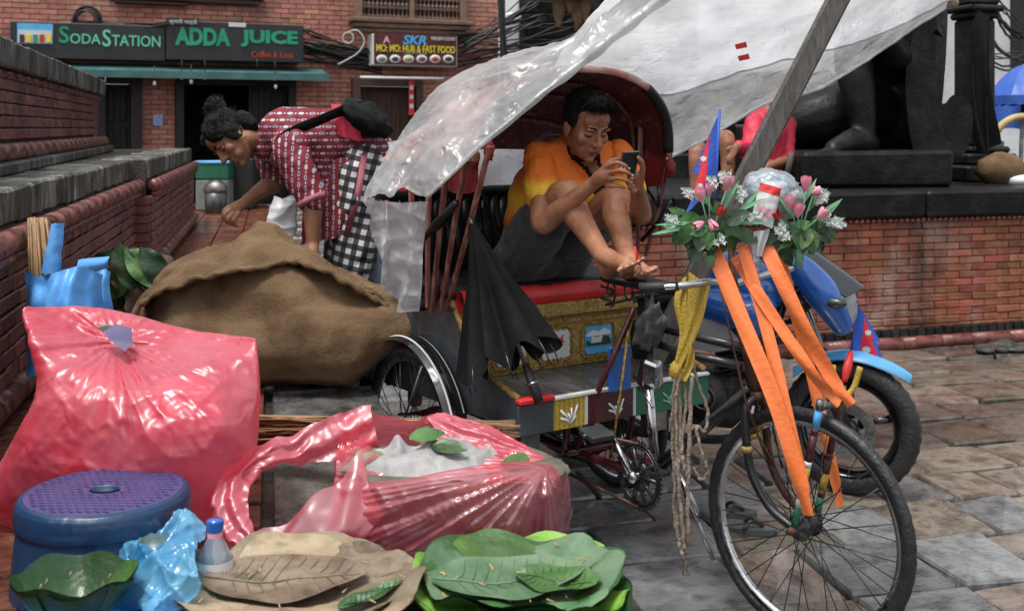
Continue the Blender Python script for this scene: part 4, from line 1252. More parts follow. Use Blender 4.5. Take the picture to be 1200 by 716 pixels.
# slats of the folding hood
def slat(pts, s, key='slat_wood', w_=.0135):
    q = [RS(px, py, s) for px, py in pts]
    (t0, z0), (t1, z1) = q[0], q[-1]
    m = MB(); m.tube([(t0, s, z0), (t0 + (t1 - t0) * .5, s + rnd.uniform(-.004, .004), z0 + (z1 - z0) * .5), (t1, s, z1)], [w_, w_ * .95, w_ * .8], 6, sq=.6, smooth=False)
    return rl(m, 'hood_slat', key)
for (a, b, s) in (((480, 182), (486, 350), -.48), ((504, 176), (501, 360), -.475), ((527, 170), (506, 366), -.47), ((549, 168), (516, 367), -.465), ((574, 172), (523, 364), -.46)):
    slat((a, b), s)
slat(((782, 196), (757, 300), ), .46); slat(((751, 150), (747, 300)), .43)
m = MB()
for (a, b) in (((-.2, 1.03), (.35, 1.29)), ):
    q = [V((a[0] + (b[0] - a[0]) * k / 8, -.5, a[1] + (b[1] - a[1]) * k / 8 - .03 * math.sin(PI * k / 8))) for k in range(9)]
    m.tube(q, [.016 + .005 * math.sin(k * 2.3) for k in range(9)], 8)
m.ell((-.2, -.5, 1.03), (.035, .03, .03), None, 10, 6)
rl(m, 'arm_bar', 'vinyl')
m = MB()
for k in range(16):
    t, z = RS(rnd.uniform(478, 500), rnd.uniform(338, 362), -.47)
    m.ell((t, -.48, z), (rnd.uniform(.01, .03), .02, rnd.uniform(.01, .025)), None, 7, 5)
rl(m, 'hood_pivot', 'black_cloth')
t0, z0 = RS(772, 218, .44)
m = MB(); m.tube([RS(752, 212, .44)[0:1] + (.44,) + RS(752, 212, .44)[1:], (t0, .44, RS(760, 240, .44)[1]), (t0, .44, z0)], .009, 6)
m.tube([(RS(786, 236, .44)[0], .44, RS(786, 236, .44)[1]), (RS(770, 262, .44)[0], .44, RS(770, 262, .44)[1]), (RS(752, 282, .44)[0], .44, RS(752, 282, .44)[1])], .009, 6)
rl(m, 'hood_bracket', 'black_metal')
# side posts of the seat
for s in (-.44, .44):
    m = MB(); m.tube([(-.3, s, .5), (-.32, s, 1.26)], .013, 8); m.tube([(.1, s, .9), (.1, s, 1.02)], .012, 8); rl(m, 'seat_post_rail', 'maroon_metal')
# rear sheet seen through the hood
m = MB()
def rsheet(u, v):
    s = -.44 + .84 * u
    return V((-.4 + .02 * math.sin(u * 11 + v * 4) + .03 * math.sin(v * 5), s * .9, 1.5 - .45 * v + .015 * math.sin(u * 8)))
m.grid(rsheet, 24, 14); rl(m, 'rear_sheet', 'tarp')
# ---- running gear
BB = V((.861, 0, .367)); SC = V((.795, 0, .9))
m = MB(); m.tube([(0, -TW, .355), (0, TW, .355)], .014, 8); rl(m, 'axle', 'rusty')
m = MB()
for s in (-.11, .05):
    m.tube(cr([(-.02, s, .36), (.4, s, .375), (.7, s * .8, .372), (.861, s * .5, .367)], 5), .016, 8)
rl(m, 'chain_stay', 'maroon_metal')
for s in (-.12, .12):
    m = MB(); m.tube([(.56, s, .385), (.66, s * .8, .62), (.79, s * .3, .93)], .011, 8); rl(m, 'seat_stay', 'maroon_metal')
m = MB(); m.tube([(.53, -.14, .37), (.53, -.14, .53)], [.017, .011], 8); rl(m, 'frame_stub', 'maroon_metal')
m = MB(); m.tube([(.56, -.16, .385), (.56, .16, .385)], .014, 8); m.tube([(.3, -.3, .4), (.3, .3, .4)], .014, 8); rl(m, 'cross_tube', 'maroon_metal')
for s in (-.4, .4):
    m = MB()
    for j in range(4):
        L_ = .36 - .07 * j
        m.tube([(.05 + L_ * (k / 8 - .5) * 2 * .9, s, .40 + .05 * math.sin(PI * k / 8) + .014 * j - .02) for k in range(9)], .007, 6, sq=2.4, up=V((0, 1, 0)))
    rl(m, 'leaf_spring', 'maroon_metal')
    for x in (.2, -.15):
        m = MB(); m.box((x, s, .49), (.05, .05, .1), ch=.01); rl(m, 'spring_shackle', 'maroon_metal')
m = MB(); m.tube([BB + V((0, -.05, 0)), BB + V((0, .05, 0))], .024, 12); rl(m, 'bottom_bracket', 'black_metal')
m = MB(); m.tube([BB, BB.lerp(SC, .55)], .017, 10); rl(m, 'seat_tube', 'chrome')
m = MB(); m.tube([BB.lerp(SC, .53), SC + V((-.005, 0, .06))], .018, 10); rl(m, 'seat_tube', 'black_metal')
m = MB(); m.tube([SC + V((0, 0, -.15)), SC + V((-.005, 0, -.1)), SC + V((-.01, 0, -.06)), SC + V((-.01, 0, -.02))], [.034, .042, .04, .03], 12); m.tube([SC + V((.05, -.02, -.04)), SC + V((.055, -.02, .03))], .035, 10); rl(m, 'cloth_wrap', 'black_cloth')
for z0, z1, y in ((.87, .86, 0.012), (.815, .8, -.012)):
    m = MB(); m.tube([SC + V((0, 0, z0 - .9)), V((1.05, y, (z0 + z1) / 2)), FW(-.225, 0, z1)], .015, 8); rl(m, 'top_tube', 'black_metal')
for y in (-.025, .025):
    m = MB(); m.tube([BB + V((0, y, .01)), FW(-.19, y * .6, .74)], .015, 8); rl(m, 'down_tube', 'black_metal')
m = MB(); m.tube([FW(-.168, 0, .69), FW(-.175, 0, .73)], .024, 10); m.tube([FW(-.175, 0, .73), FW(-.24, 0, .98)], .021, 10); m.tube([FW(-.237, 0, .965), FW(-.243, 0, .99)], .026, 10); rl(m, 'head_tube', 'rusty')
m = MB(); m.tube([FW(-.243, 0, .98), FW(-.265, 0, 1.09), FW(-.27, 0, 1.26)], .013, 8); rl(m, 'handlebar_stem', 'rusty')
for y in (-.055, .055):
    m = MB(); m.tube(cr([FW(-.17, y * .3, .715), FW(-.178, y * .9, .685), FW(-.176, y, .6), FW(-.155, y, .49), FW(-.09, y, .4), FW(0, y, .355)], 6), [.014] * 31, 8)
    rl(m, 'fork_leg', 'black_metal' if y < 0 else 'rusty')
m = MB(); m.tube([FW(-.172, -.02, .6), FW(-.165, -.02, .585)], .024, 10); m.tube([FW(-.174, -.055, .57), FW(-.173, -.055, .55)], .019, 10); rl(m, 'clamp', 'gold')
# painted front stays
for y, keys in ((-.062, ('counter_green', 'white_paint', 'yellow_cloth', 'yellow_cloth', 'white_paint', 'maroon_metal', 'maroon_metal', 'sky_blue_paint')), (.062, ('counter_green', 'rusty', 'yellow_cloth', 'rusty', 'maroon_metal', 'maroon_metal', 'rusty', 'rusty'))):
    p0, p1 = FW(.0, y, .355), FW(.085, y * .95, .735)
    m = MB(); m.tube([p0, p1], .0095, 8); st_ = rl(m, 'front_stay', 'rusty')
    cuts = (0.02, .2, .26, .4, .52, .57, .78, .84, .99)
    for k in range(8):
        m = MB(); m.tube([p0.lerp(p1, cuts[k]), p0.lerp(p1, cuts[k + 1])], .0115, 8); rl(m, 'painted_band', keys[k], st_)
m = MB(); m.tube([FW(.085, -.065, .735), FW(.085, .065, .735)], .011, 8); m.tube([FW(.085, -.06, .73), FW(.088, -.06, .76)], .012, 8); m.tube([FW(.085, .06, .73), FW(.088, .06, .76)], .012, 8); rl(m, 'stay_bridge', 'dull_steel')
m = MB(); m.tube([FW(0, -.085, .355), FW(0, .085, .355)], .012, 8); rl(m, 'front_axle', 'rusty')
# brake rods
m = MB(); m.tube([FW(-.28, -.05, 1.06), FW(-.17, -.07, .72), FW(-.1, -.03, .5)], .004, 5); m.tube([FW(-.28, .03, 1.06), FW(-.14, .0, .72), FW(-.1, .03, .5)], .004, 5); rl(m, 'brake_rod', 'rusty')
m = MB(); m.tube([SC + V((-.02, -.05, -.05)), BB + V((-.12, -.06, .25)), BB + V((-.16, -.07, .02))], .005, 5); rl(m, 'brake_rod', 'gold')
# handlebar
hb = [FW(-.33, -.36, 1.075), FW(-.24, -.3, 1.085), FW(-.21, -.2, 1.09), FW(-.245, -.08, 1.07), FW(-.265, 0, 1.06), FW(-.245, .08, 1.07), FW(-.21, .2, 1.09), FW(-.24, .3, 1.085), FW(-.33, .36, 1.075)]
m = MB(); m.tube(cr(hb, 6), .0115, 10); hbo = rl(m, 'handlebar', 'chrome')
for sg in (0, -1):
    a, b = (hb[0], hb[1]) if sg == 0 else (hb[-1], hb[-2])
    m = MB(); m.tube([a + (a - b) * .15, a.lerp(b, .3), a.lerp(b, .95)], [.016, .0165, .015], 10); rl(m, 'handle_grip', 'rubber', hbo)
# saddle
m = MB()
def sad(u, v):
    x = .66 + .3 * u
    w_ = .115 * (1 - .78 * min(1, (u / .62)) ** 1.3) * (math.sin(min(1, u * 9 + .25) * PI / 2)) * (1 if u < .93 else (1 - u) / .07 * .8 + .2)
    a = v * 2 * PI
    return V((x, w_ * math.cos(a), 1.018 + (.018 if math.sin(a) > 0 else .03) * math.sin(a) + .012 * (1 - u) - .004 * math.sin(u * PI)))
m.grid(sad, 24, 20); m.ell((.668, 0, 1.027), (.012, .08, .014)); so = rl(m, 'saddle', 'vinyl')
for y in (-.07, .07):
    m = MB()
    m.tube([(.68 + .022 * math.cos(a), y + .024 * math.sin(a), .925 + .0062 * k) for k, a in ((k, k * .9) for k in range(13))], .005, 6)
    rl(m, 'saddle_spring', 'black_metal', so)
m = MB()
for y in (-.03, .03):
    m.tube(cr([(.665, y * 2.2, .925), (.8, y, .965), (.95, y * .2, 1.0)], 5), .005, 6)
m.torus((.665, -.04, .97), (.3, 1, 0), .038, .004, 24, 6); m.torus((.665, .04, .97), (.3, 1, 0), .038, .004, 24, 6)
rl(m, 'saddle_rail', 'black_metal', so)
m = MB(); m.tube([SC + V((-.005, 0, .0)), SC + V((-.01, 0, .085))], .012, 8); rl(m, 'saddle_post', 'dull_steel')
# chainset
m = MB(); cy = -.075
m.torus(BB + V((0, cy, 0)), (0, 1, 0), .096, .006, 48, 6); m.torus(BB + V((0, cy, 0)), (0, 1, 0), .108, .006, 48, 6, sq=.7)
m.lathe([(0, .006), (.05, .005), (.055, -.003), (0, -.004)], BB + V((0, cy, 0)), 28, Matrix.Rotation(PI / 2, 3, 'X'))
for k in range(44):
    a = 2 * PI * k / 44; m.box(BB + V((.117 * math.cos(a), cy, .117 * math.sin(a))), (.008, .004, .007), Matrix.Rotation(-a, 3, 'Y'))
for k in range(10):
    a = 2 * PI * k / 10; m.tube([BB + V((0, cy, 0)), BB + V((.096 * math.cos(a), cy, .096 * math.sin(a)))], .008, 6)
m.tube([BB + V((0, .02, 0)), BB + V((0, cy - .03, 0))], .014, 10)
rl(m, 'chainring', 'black_metal')
ch_ = BB + V((0, cy - .03, 0))
for d, key, y in ((V((-.12, 0, .13)), 'chrome', -.105), (V((.12, 0, -.13)), 'chrome', .09)):
    p0 = BB + V((0, y, 0)); p1 = p0 + d
    m = MB(); m.tube([p0, p1], [.013, .010], 8); m.ell(p0, (.022, .016, .022)); ca = rl(m, 'crank_arm', key)
    sg = -1 if y < 0 else 1
    m = MB(); m.box(p1 + V((0, sg * .06, 0)), (.085, .1, .026), Matrix.Rotation(.2, 3, 'Y'), ch=.006); m.tube([p1, p1 + V((0, sg * .12, 0))], .006, 6); rl(m, 'pedal', 'bin_grey', ca)
m = MB()
q = [BB + V((0, cy, -.108)), BB + V((-.4, cy, -.1)), V((0, cy, .315)), V((-.04, cy, .355)), V((0, cy, .395)), BB + V((-.4, cy, .07)), BB + V((0, cy, .108))]
m.tube(q, .006, 6); rl(m, 'chain', 'rusty')
m = MB(); m.torus((0, cy, .355), (0, 1, 0), .038, .006, 24, 6); rl(m, 'sprocket', 'rusty')
# odds tied to the frame
m = MB(); c_ = SC + V((.10, -.05, -.02)); m.ell(c_, (.04, .045, .085), Euler((.1, .35, 0)).to_matrix(), 36, 26, disp=lambda q: .35 * noise.noise(q * 1.9) + .5 * (crease(q, 1.6) - .35)); rl(m, 'grey_rag', 'rag')
m = MB(); c_ = SC + V((.12, -.06, -.17)); m.box(c_, (.06, .05, .095), Euler((.3, .2, .5)).to_matrix(), ch=.008, jit=.005); m.tube([c_ + V((-.04, -.02, -.05)), c_ + V((.06, -.05, -.1))], .006, 6); rl(m, 'reflector', 'chrome')
m = MB(); m.box((.7, -.03, .7), (.012, .1, .16), ch=.003); rl(m, 'blue_plate', 'moto_blue')
# kick stand
m = MB(); m.tube([BB + V((.04, .1, -.08)), BB + V((.12, .16, -.3))], .008, 6); rl(m, 'prop_stand', 'chrome')

# ---------------------------------------------------------------- closed umbrella leaning on the seat
u0, u1 = P(553, 262, 3.98), P(632, 471, 3.80)
UM = thing('closed_umbrella', 'closed black umbrella leaning handle down against the rickshaw seat', 'umbrella', (u1.x, u1.y, .62))
Mf = frame(u1 - u0, V((0, -1, 0))); L_ = (u1 - u0).length
m = MB()
def umb(u, v):
    a = 2 * PI * u
    fold = 1 + .24 * math.sin(8 * a + 1.2 * math.sin(a * 3)) * min(1, v * 1.6)
    r = (.012 + .128 * v ** 1.1) * fold
    e = .74 * v * (1 + .07 * math.cos(8 * a) * v) + .0
    off = V((.0 + .05 * v, 0, 0))
    return u0 + Mf @ V((r * math.cos(a) * 1.15, r * math.sin(a) * .62, e * L_)) - V((.045 * v, 0, .02 * v))
m.grid(umb, 128, 26); build(m, 'canopy', M_['umbrella_cloth'], UM)
m = MB()
for k in range(8):
    a = 2 * PI * (k + .1) / 8
    p = umb(k / 8, 1); m.tube([umb(k / 8, .9), p, p + (u1 - u0).normalized() * .035], [.004, .003, .002], 5)
build(m, 'rib_tip', M_['black_metal'], UM, kind='stuff')
m = MB(); m.tube([u0 - (u1 - u0) * .03, u1], .008, 8); build(m, 'shaft', M_['dull_steel'], UM)
m = MB(); m.tube([u0.lerp(u1, .8), u0.lerp(u1, .9), u1], [.014, .017, .017], 10); build(m, 'handle', M_['rubber'], UM)
m = MB(); m.tube([u0.lerp(u1, .895), u0.lerp(u1, .905)], .019, 10); build(m, 'handle_ring', M_['chrome'], UM)

# ---------------------------------------------------------------- things tied to the front of the rickshaw
RB = [
    ('broad orange ribbon hanging nearest the yellow cloth, down to the front hub', [(830, 287, 3.42), (838, 300, 3.36), (868, 372, 3.30), (905, 460, 3.24), (932, 545, 3.22), (947, 604, 3.22)], 12),
    ('orange ribbon falling from the flower bunch middle to the front hub', [(868, 288, 3.40), (874, 300, 3.36), (894, 369, 3.32), (915, 455, 3.27), (935, 540, 3.25), (948, 600, 3.25)], 9),
    ('long slanting orange ribbon crossing over the others to the stay top', [(862, 300, 3.44), (884, 336, 3.34), (926, 400, 3.30), (958, 446, 3.29), (984, 474, 3.30)], 9),
    ('orange ribbon hanging from the right of the flowers to the stay top', [(893, 278, 3.42), (908, 312, 3.36), (938, 376, 3.34), (972, 438, 3.33), (998, 474, 3.34)], 11),
    ('darker orange ribbon behind the others reaching the far side of the hub', [(912, 296, 3.5), (926, 345, 3.5), (944, 410, 3.48), (958, 470, 3.46), (974, 540, 3.42), (985, 594, 3.40)], 8),
]
for lab, pts, w_ in RB:
    q = [P(*p) for p in pts]
    q = [V(p) for p in cr(q, 5)]
    wv = []
    for i, p in enumerate(q):
        d = (q[min(i + 1, len(q) - 1)] - q[max(i - 1, 0)]).normalized()
        side = d.cross(V((-p.x, -p.y, H - p.z)).normalized()).normalized()
        tw = .35 * math.sin(i * .35 + w_)
        side = Matrix.Rotation(tw, 3, d) @ side
        ww = w_ * .78 * p.y / F * (1 if i < len(q) - 3 else .75)
        wv.append(side * ww)
    m = MB(); nq = len(q)
    def rib(u, v, o=0.0):
        x = v * (nq - 1); i = min(int(x), nq - 2); t = x - i
        p = q[i].lerp(q[i + 1], t); w2 = wv[i].lerp(wv[i + 1], t); nn = (q[i + 1] - q[i]).cross(w2).normalized(); e = (u - .5) * 2
        return p + w2 * e + nn * (o + .006 * math.sin(v * 13 + e * 1.5 + w_) * (1 - .3 * abs(e)) + .003 * e * e)
    m.grid(rib, 6, 60); m.grid(lambda u, v: rib(1 - u, v, .0016), 6, 60)
    solo(m, 'ribbon', M_['orange_ribbon'], lab, 'ribbon', 'orange ribbons on the rickshaw')
# yellow cloth with its ropes
c = P(806, 330, 3.47)
YC = thing('knotted_cloth', 'knotted yellow cloth with jute ropes hanging from the handlebar', 'sash', c)
def loft(edges, name, key, par, nu=10, nv=20, wob=.008):
    """cloth between two pixel edges (each list of (px,py,Y))"""
    A = [V(p) for p in cr([P(*p) for p in edges[0]], 5)]; B = [V(p) for p in cr([P(*p) for p in edges[1]], 5)]
    m = MB()
    def f(u, v):
        a = V(sample(A, v)); b = V(sample(B, v)); p = a.lerp(b, u)
        return p + V((0, wob * math.sin(u * 9 + v * 6) - wob * 2 * math.sin(u * PI), 0))
    m.grid(f, nu, nv)
    return build(m, name, M_[key], par)
loft(([(807, 318, 3.47), (806, 350, 3.45), (800, 390, 3.44), (790, 425, 3.43), (787, 436, 3.43)], [(832, 336, 3.45), (824, 370, 3.42), (812, 404, 3.42), (802, 425, 3.42), (796, 437, 3.42)]), 'cloth_fold', 'yellow_cloth', YC)
loft(([(800, 326, 3.49), (790, 352, 3.49), (796, 390, 3.47), (790, 425, 3.44)], [(808, 320, 3.48), (804, 350, 3.47), (806, 390, 3.45), (800, 425, 3.43)]), 'cloth_fold', 'yellow_cloth', YC)
m = MB(); m.ell(P(793, 435, 3.43), (.024, .024, .03), None, 14, 10, disp=lambda q: .25 * noise.noise(q * 2.5)); build(m, 'knot', M_['yellow_cloth'], YC)
loft(([(804, 400, 3.42), (800, 430, 3.42), (796, 446, 3.42)], [(814, 410, 3.42), (813, 428, 3.42), (808, 444, 3.42)]), 'cloth_fold', 'yellow_cloth', YC)
for k, (pts, r) in enumerate((
        ([(791, 440), (788, 500), (791, 570), (795, 630), (801, 655)], .0065), ([(795, 440), (797, 500), (795, 560), (800, 620), (802, 650)], .0065),
        ([(810, 440), (808, 510), (806, 580), (806, 640)], .007), ([(812, 425), (818, 450), (829, 480), (826, 505), (816, 500), (822, 530), (829, 552), (822, 562), (812, 548)], .0055),
        ([(800, 440), (804, 470), (799, 520), (801, 545), (806, 560)], .006), ([(797, 438), (792, 470), (793, 530), (790, 600), (800, 652)], .0055))):
    q = [V(p) for p in cr([P(x, y, 3.42 + .012 * math.sin(k * 2 + i)) for i, (x, y) in enumerate(pts)], 8)]
    m = MB()
    m.tube([p + V((.0018 * math.sin(i * 1.6), .0018 * math.cos(i * 1.6), 0)) for i, p in enumerate(q)], [r * (1 + .12 * math.sin(i * 2.2)) for i in range(len(q))], 7)
    build(m, 'rope', M_['rope'], YC)
m = MB()
for k in range(14):
    a = P(801, 650, 3.42); m.tube([a, a + V((rnd.uniform(-.012, .02), rnd.uniform(-.01, .01), rnd.uniform(-.07, -.03)))], .0012, 4)
build(m, 'rope_fray', M_['rope'], YC, kind='stuff')
# ================================================================ PEOPLE
def basis(f, up):
    f = V(f).normalized(); x = f.cross(V(up)).normalized(); z = x.cross(f).normalized()
    return Matrix((x, f, z)).transposed()         # columns: person's right, forward, up
def head_parts(C, B, k=1.0, fem=False):
    q = lambda x, y, z: C + B @ V((x * k, y * k, z * k))
    e = lambda c, r: ('e', q(*c), tuple(a * k for a in r), B)
    p = [e((0, -.008, .04), (.074, .092, .086)), e((0, .034, -.025), (.061, .058, .088)), e((0, .042, -.075), (.047 if not fem else .042, .042, .04)),
         e((0, .07, -.1), (.02, .02, .016)), e((0, .055, .05), (.058, .034, .04))]
    for s in (-1, 1):
        p += [e((s * .043, .058, -.022), (.024, .024, .024)), e((s * .028, .082, .023), (.026, .012, .009)), e((s * .0125, .098, -.032), (.010, .011, .009)),
              e((s * .074, -.006, -.012), (.009, .02, .032)), e((s * .079, -.014, .0), (.006, .014, .022)), e((s * .03, .05, -.06), (.025, .03, .03))]
    p += [('c', [(q(0, .088, .014), .0085 * k), (q(0, .1, -.008), .0095 * k), (q(0, .112, -.029), .0125 * k)]),
          e((0, .088, -.058), (.025, .011, .008)), e((0, .086, -.071), (.021, .011, .008))]
    return p, q
def face_post(C, B, k):
    Bi = B.transposed()
    def post(co, n):
        l = Bi @ (co - C) / k
        if abs(l.x) < .08 and abs(l.y) < .14 and abs(l.z) < .14 and l.y > .03:
            for s in (-1, 1):
                d = math.hypot(l.x - s * .031, (l.z - .004) * 1.35)
                if d < .03:
                    l.y -= .011 * math.exp(-(d / .015) ** 2)
            d = math.hypot(l.x * .42, (l.z + .0645) * 2.4)
            l.y -= .0035 * math.exp(-(d / .006) ** 2)
            return C + B @ (l * k)
        return co
    return post
def face_bits(C, B, k, par, lidskin, closed=True):
    q = lambda x, y, z: C + B @ V((x * k, y * k, z * k))
    for s in (-1, 1):
        m = MB(); m.ell(q(s * .031, .072, .003), (.0165 * k, .0135 * k, .0105 * k), B, 14, 10); build(m, 'eyelid', lidskin, par)
        m = MB(); m.tube([q(s * .031 + t * .0155, .0858 - abs(t) * .0075 - t * t * .001, -.0035 - .002 * (1 - t * t)) for t in [i / 4 - 1 for i in range(9)]], [.0012 * k] + [.0021 * k] * 7 + [.0012 * k], 6); build(m, 'eyelash', M_['eye_dark'], par)
        m = MB(); m.tube(cr([q(s * .013, .0935, .024), q(s * .03, .0925, .032), q(s * .045, .083, .03), q(s * .054, .072, .024)], 4), [.0028 * k, .0038 * k, .004 * k, .004 * k, .004 * k, .0038 * k, .0035 * k, .003 * k, .003 * k, .0025 * k, .002 * k, .0015 * k, .001 * k], 6, sq=.7); build(m, 'eyebrow', M_['hair'], par)
        m = MB(); m.ell(q(s * .0085, .1075, -.0385), (.0042 * k, .003 * k, .0022 * k), B, 8, 6); build(m, 'nostril', M_['eye_dark'], par)
    m = MB()
    m.ell(q(0, .0925, -.0605), (.0205 * k, .0085 * k, .0042 * k), B, 14, 8); m.ell(q(0, .0905, -.0695), (.018 * k, .0085 * k, .005 * k), B, 14, 8); build(m, 'lips', M_['lip'], par)
    m = MB(); m.tube([q(t * .022, .099 - abs(t) * .010, -.0648 - .0012 * abs(t)) for t in (-1, -.6, -.2, .2, .6, 1)], .0011 * k, 5); build(m, 'mouth_line', M_['eye_dark'], par)

# ---------------------------------------------------------------- the man in the rickshaw
MAN = thing('person', 'barefoot man in orange and yellow shirt sitting in the rickshaw looking at his phone', 'man', RW_(.1, .04, .952), 0)
hipR, hipL = V((.03, 4.45, 1.05)), V((.2, 4.55, 1.05))
kR, kL = P(663, 226, 4.15), P(719, 234, 4.24)
aR, aL = P(706, 299, 3.87), P(734, 300, 3.93)
shR, shL = P(632, 184, 4.36), P(725, 183, 4.43)
eR, eL = P(635, 263, 4.13), P(751, 252, 4.22)
wR, wL = P(696, 215, 3.99), P(747, 220, 4.02)
nb = P(681, 178, 4.40)
HC = P(686, 148, 4.28)
HB = basis((.47, -.79, -.42), (0, 0, 1))
hp, hq = head_parts(HC, HB, 1.04)
px_ = lambda x, y, Y: P(x, y, Y)
parts = list(hp)
parts += [('c', [(hq(0, -.03, -.05), .055), (HC.lerp(nb, .75), .056), (nb, .065)])]
parts += [('c', [(V((.115, 4.53, 1.06)), .13), (V((.125, 4.5, 1.18)), .125), (V((.17, 4.46, 1.32)), .13), (nb + V((-.01, .05, -.06)), .10)]),
          ('c', [(shR, .055), (shR.lerp(shL, .5) + V((0, .02, -.03)), .06), (shL, .05)])]
for sh, el, wr in ((shR, eR, wR), (shL, eL, wL)):
    parts.append(('c', [(sh, .052), (sh.lerp(el, .3), .05), (sh.lerp(el, .6), .044), (el, .039), (el.lerp(wr, .25), .041), (el.lerp(wr, .6), .033), (wr, .0245)]))
for hi, kn, an in ((hipR, kR, aR), (hipL, kL, aL)):
    parts.append(('c', [(hi, .095), (hi.lerp(kn, .5), .08), (kn, .056), (kn.lerp(an, .28) + V((0, .022, -.012)), .054), (kn.lerp(an, .6) + V((0, .012, -.008)), .042), (an, .032)]))
# right hand: palm, four unequal fingers curling round the phone, thumb from its side
def hand(palm, fingers, thumb):
    out = [('c', palm)]
    for f_ in fingers + [thumb]:
        out.append(('c', f_))
    return out
F1 = lambda *a: [(P(x, y, Y), r) for x, y, Y, r in a]
parts += hand(F1((697, 214, 3.985, .024), (704, 208, 3.965, .028), (712, 205, 3.955, .026)),
              [F1((710, 196, 3.945, .0095), (722, 191, 3.915, .0088), (732, 194, 3.905, .0078), (736, 198, 3.92, .0066)),
               F1((713, 203, 3.94, .0095), (726, 200, 3.905, .0088), (736, 203, 3.9, .0078), (740, 206, 3.915, .0066)),
               F1((713, 211, 3.945, .0092), (725, 209, 3.91, .0085), (735, 212, 3.905, .0076), (738, 214, 3.92, .0064)),
               F1((711, 218, 3.955, .0085), (721, 218, 3.925, .0078), (730, 219.5, 3.92, .007), (733, 220, 3.93, .0058))],
              F1((705, 201, 3.96, .013), (713, 191, 3.95, .0105), (722, 187, 3.945, .0088), (727, 187, 3.945, .0072)))
parts += hand(F1((747, 219, 4.02, .024), (746, 212, 4.0, .027), (745, 206, 3.985, .024)),
              [F1((740, 212, 4.0, .009), (737, 206, 3.965, .0085), (741, 200, 3.955, .0075)),
               F1((741, 216, 3.99, .009), (735, 214, 3.955, .0085), (741, 209.5, 3.935, .0072)),
               F1((743, 220, 3.99, .0085), (737, 221, 3.955, .008), (742, 218, 3.94, .007)),
               F1((745, 222, 3.99, .008), (741, 226, 3.965, .0072), (745, 224, 3.95, .0062))],
              F1((751, 210, 3.985, .013), (753, 199, 3.955, .0105), (752, 190, 3.93, .0088), (748, 185, 3.915, .0072)))
# feet resting on the saddle
def foot(an, heel, mid, ball, toes, rs):
    out = [('c', [(an, .033), (an.lerp(mid, .5), .034), (mid, .031), (ball, .029)], 1.0), ('c', [(an, .031), (heel, .027)]), ('c', [(heel, .026), (mid + V((0, 0, -.008)), .024), (ball, .024)])]
    for t, r in zip(toes, rs):
        out.append(('c', [(ball.lerp(t, .25), r * 1.15), (ball.lerp(t, .8), r), (t, r * .92)]))
    return out
tR = [P(726, 317, 3.70), P(733.5, 314, 3.685), P(740.5, 311, 3.68), P(747, 308, 3.685), P(752.5, 304.5, 3.70)]
tL = [P(744, 323, 3.735), P(751, 322, 3.72), P(757, 320, 3.715), P(763, 318, 3.72), P(768, 315, 3.735)]
parts += foot(aR, P(711, 318, 3.87), P(722, 307, 3.80), P(735, 310, 3.735), tR, (.0115, .0095, .009, .0085, .008))
parts += foot(aL, P(734, 322, 3.92), P(744, 312, 3.85), P(752, 318, 3.775), tL, (.0085, .009, .0095, .0095, .012))
blob('body', parts, M_['skin_man'], MAN, .0042, 3, face_post(HC, HB, 1.04))
face_bits(HC, HB, 1.04, MAN, M_['skin_man'])
m = MB()
for (x, y, Y) in ((737, 198, 3.912), (741, 206, 3.906), (739.5, 214, 3.912), (734, 220, 3.922)):
    m.ell(P(x, y, Y), (.006, .004, .005), None, 8, 6)
build(m, 'fingernails', M_['nail'], MAN, kind='stuff')
m = MB()
for t in tR + tL:
    m.ell(t + V((.002, -.006, .005)), (.006, .004, .005), None, 8, 6)
build(m, 'toenails', M_['nail'], MAN, kind='stuff')
# hair
e = lambda c, r: ('e', hq(*c), r, HB)
def hpost(co, n):
    return co + n * (.004 * noise.noise(co * 90) + .003 * noise.noise(co * 160))
blob('hair', [e((0, -.02, .06), (.082, .094, .085)), e((0, .045, .112), (.056, .045, .026)), e((.03, .055, .104), (.035, .03, .022)), e((-.03, .055, .104), (.035, .03, .022)), e((.072, -.015, .038), (.014, .045, .045)), e((-.072, -.015, .038), (.014, .045, .045)), e((0, -.07, .0), (.06, .035, .06)), e((.072, .022, .028), (.009, .012, .03)), e((-.072, .022, .028), (.009, .012, .03))],
     M_['hair'], MAN, .0045, 2, hpost)
def strands(par, C, B, k, n, regions, ln, seed):
    rr = random.Random(seed); m = MB()
    for i in range(n):
        c, r, dd = rr.choice(regions)
        a, b_ = rr.uniform(0, 2 * PI), math.asin(rr.uniform(-.1, 1))
        d = V((math.cos(a) * math.cos(b_), math.sin(a) * math.cos(b_), math.sin(b_)))
        p = V(c) + V((d.x * r[0], d.y * r[1], d.z * r[2]))
        t = (d * .55 + V(dd) + V((rr.uniform(-.4, .4), rr.uniform(-.4, .4), rr.uniform(-.4, .4)))).normalized()
        L_ = ln * rr.uniform(.6, 1.2)
        q = [C + B @ ((p + t * L_ * s_ - V((0, 0, L_ * .25 * s_ * s_))) * k) for s_ in (0, .5, 1)]
        m.tube(q, [.0016, .0013, .0005], 3, caps=False)
    build(m, 'hair_strands', M_['hair'], par, kind='stuff')
strands(MAN, HC, HB, 1.0, 1500, [((0, -.02, .06), (.083, .095, .087), (0, .5, .1)), ((0, .045, .112), (.056, .045, .026), (0, .9, -.1)), ((.03, .055, .104), (.036, .03, .022), (.1, .9, -.1)), ((-.03, .055, .104), (.036, .03, .022), (-.1, .9, -.1))], .022, 4)
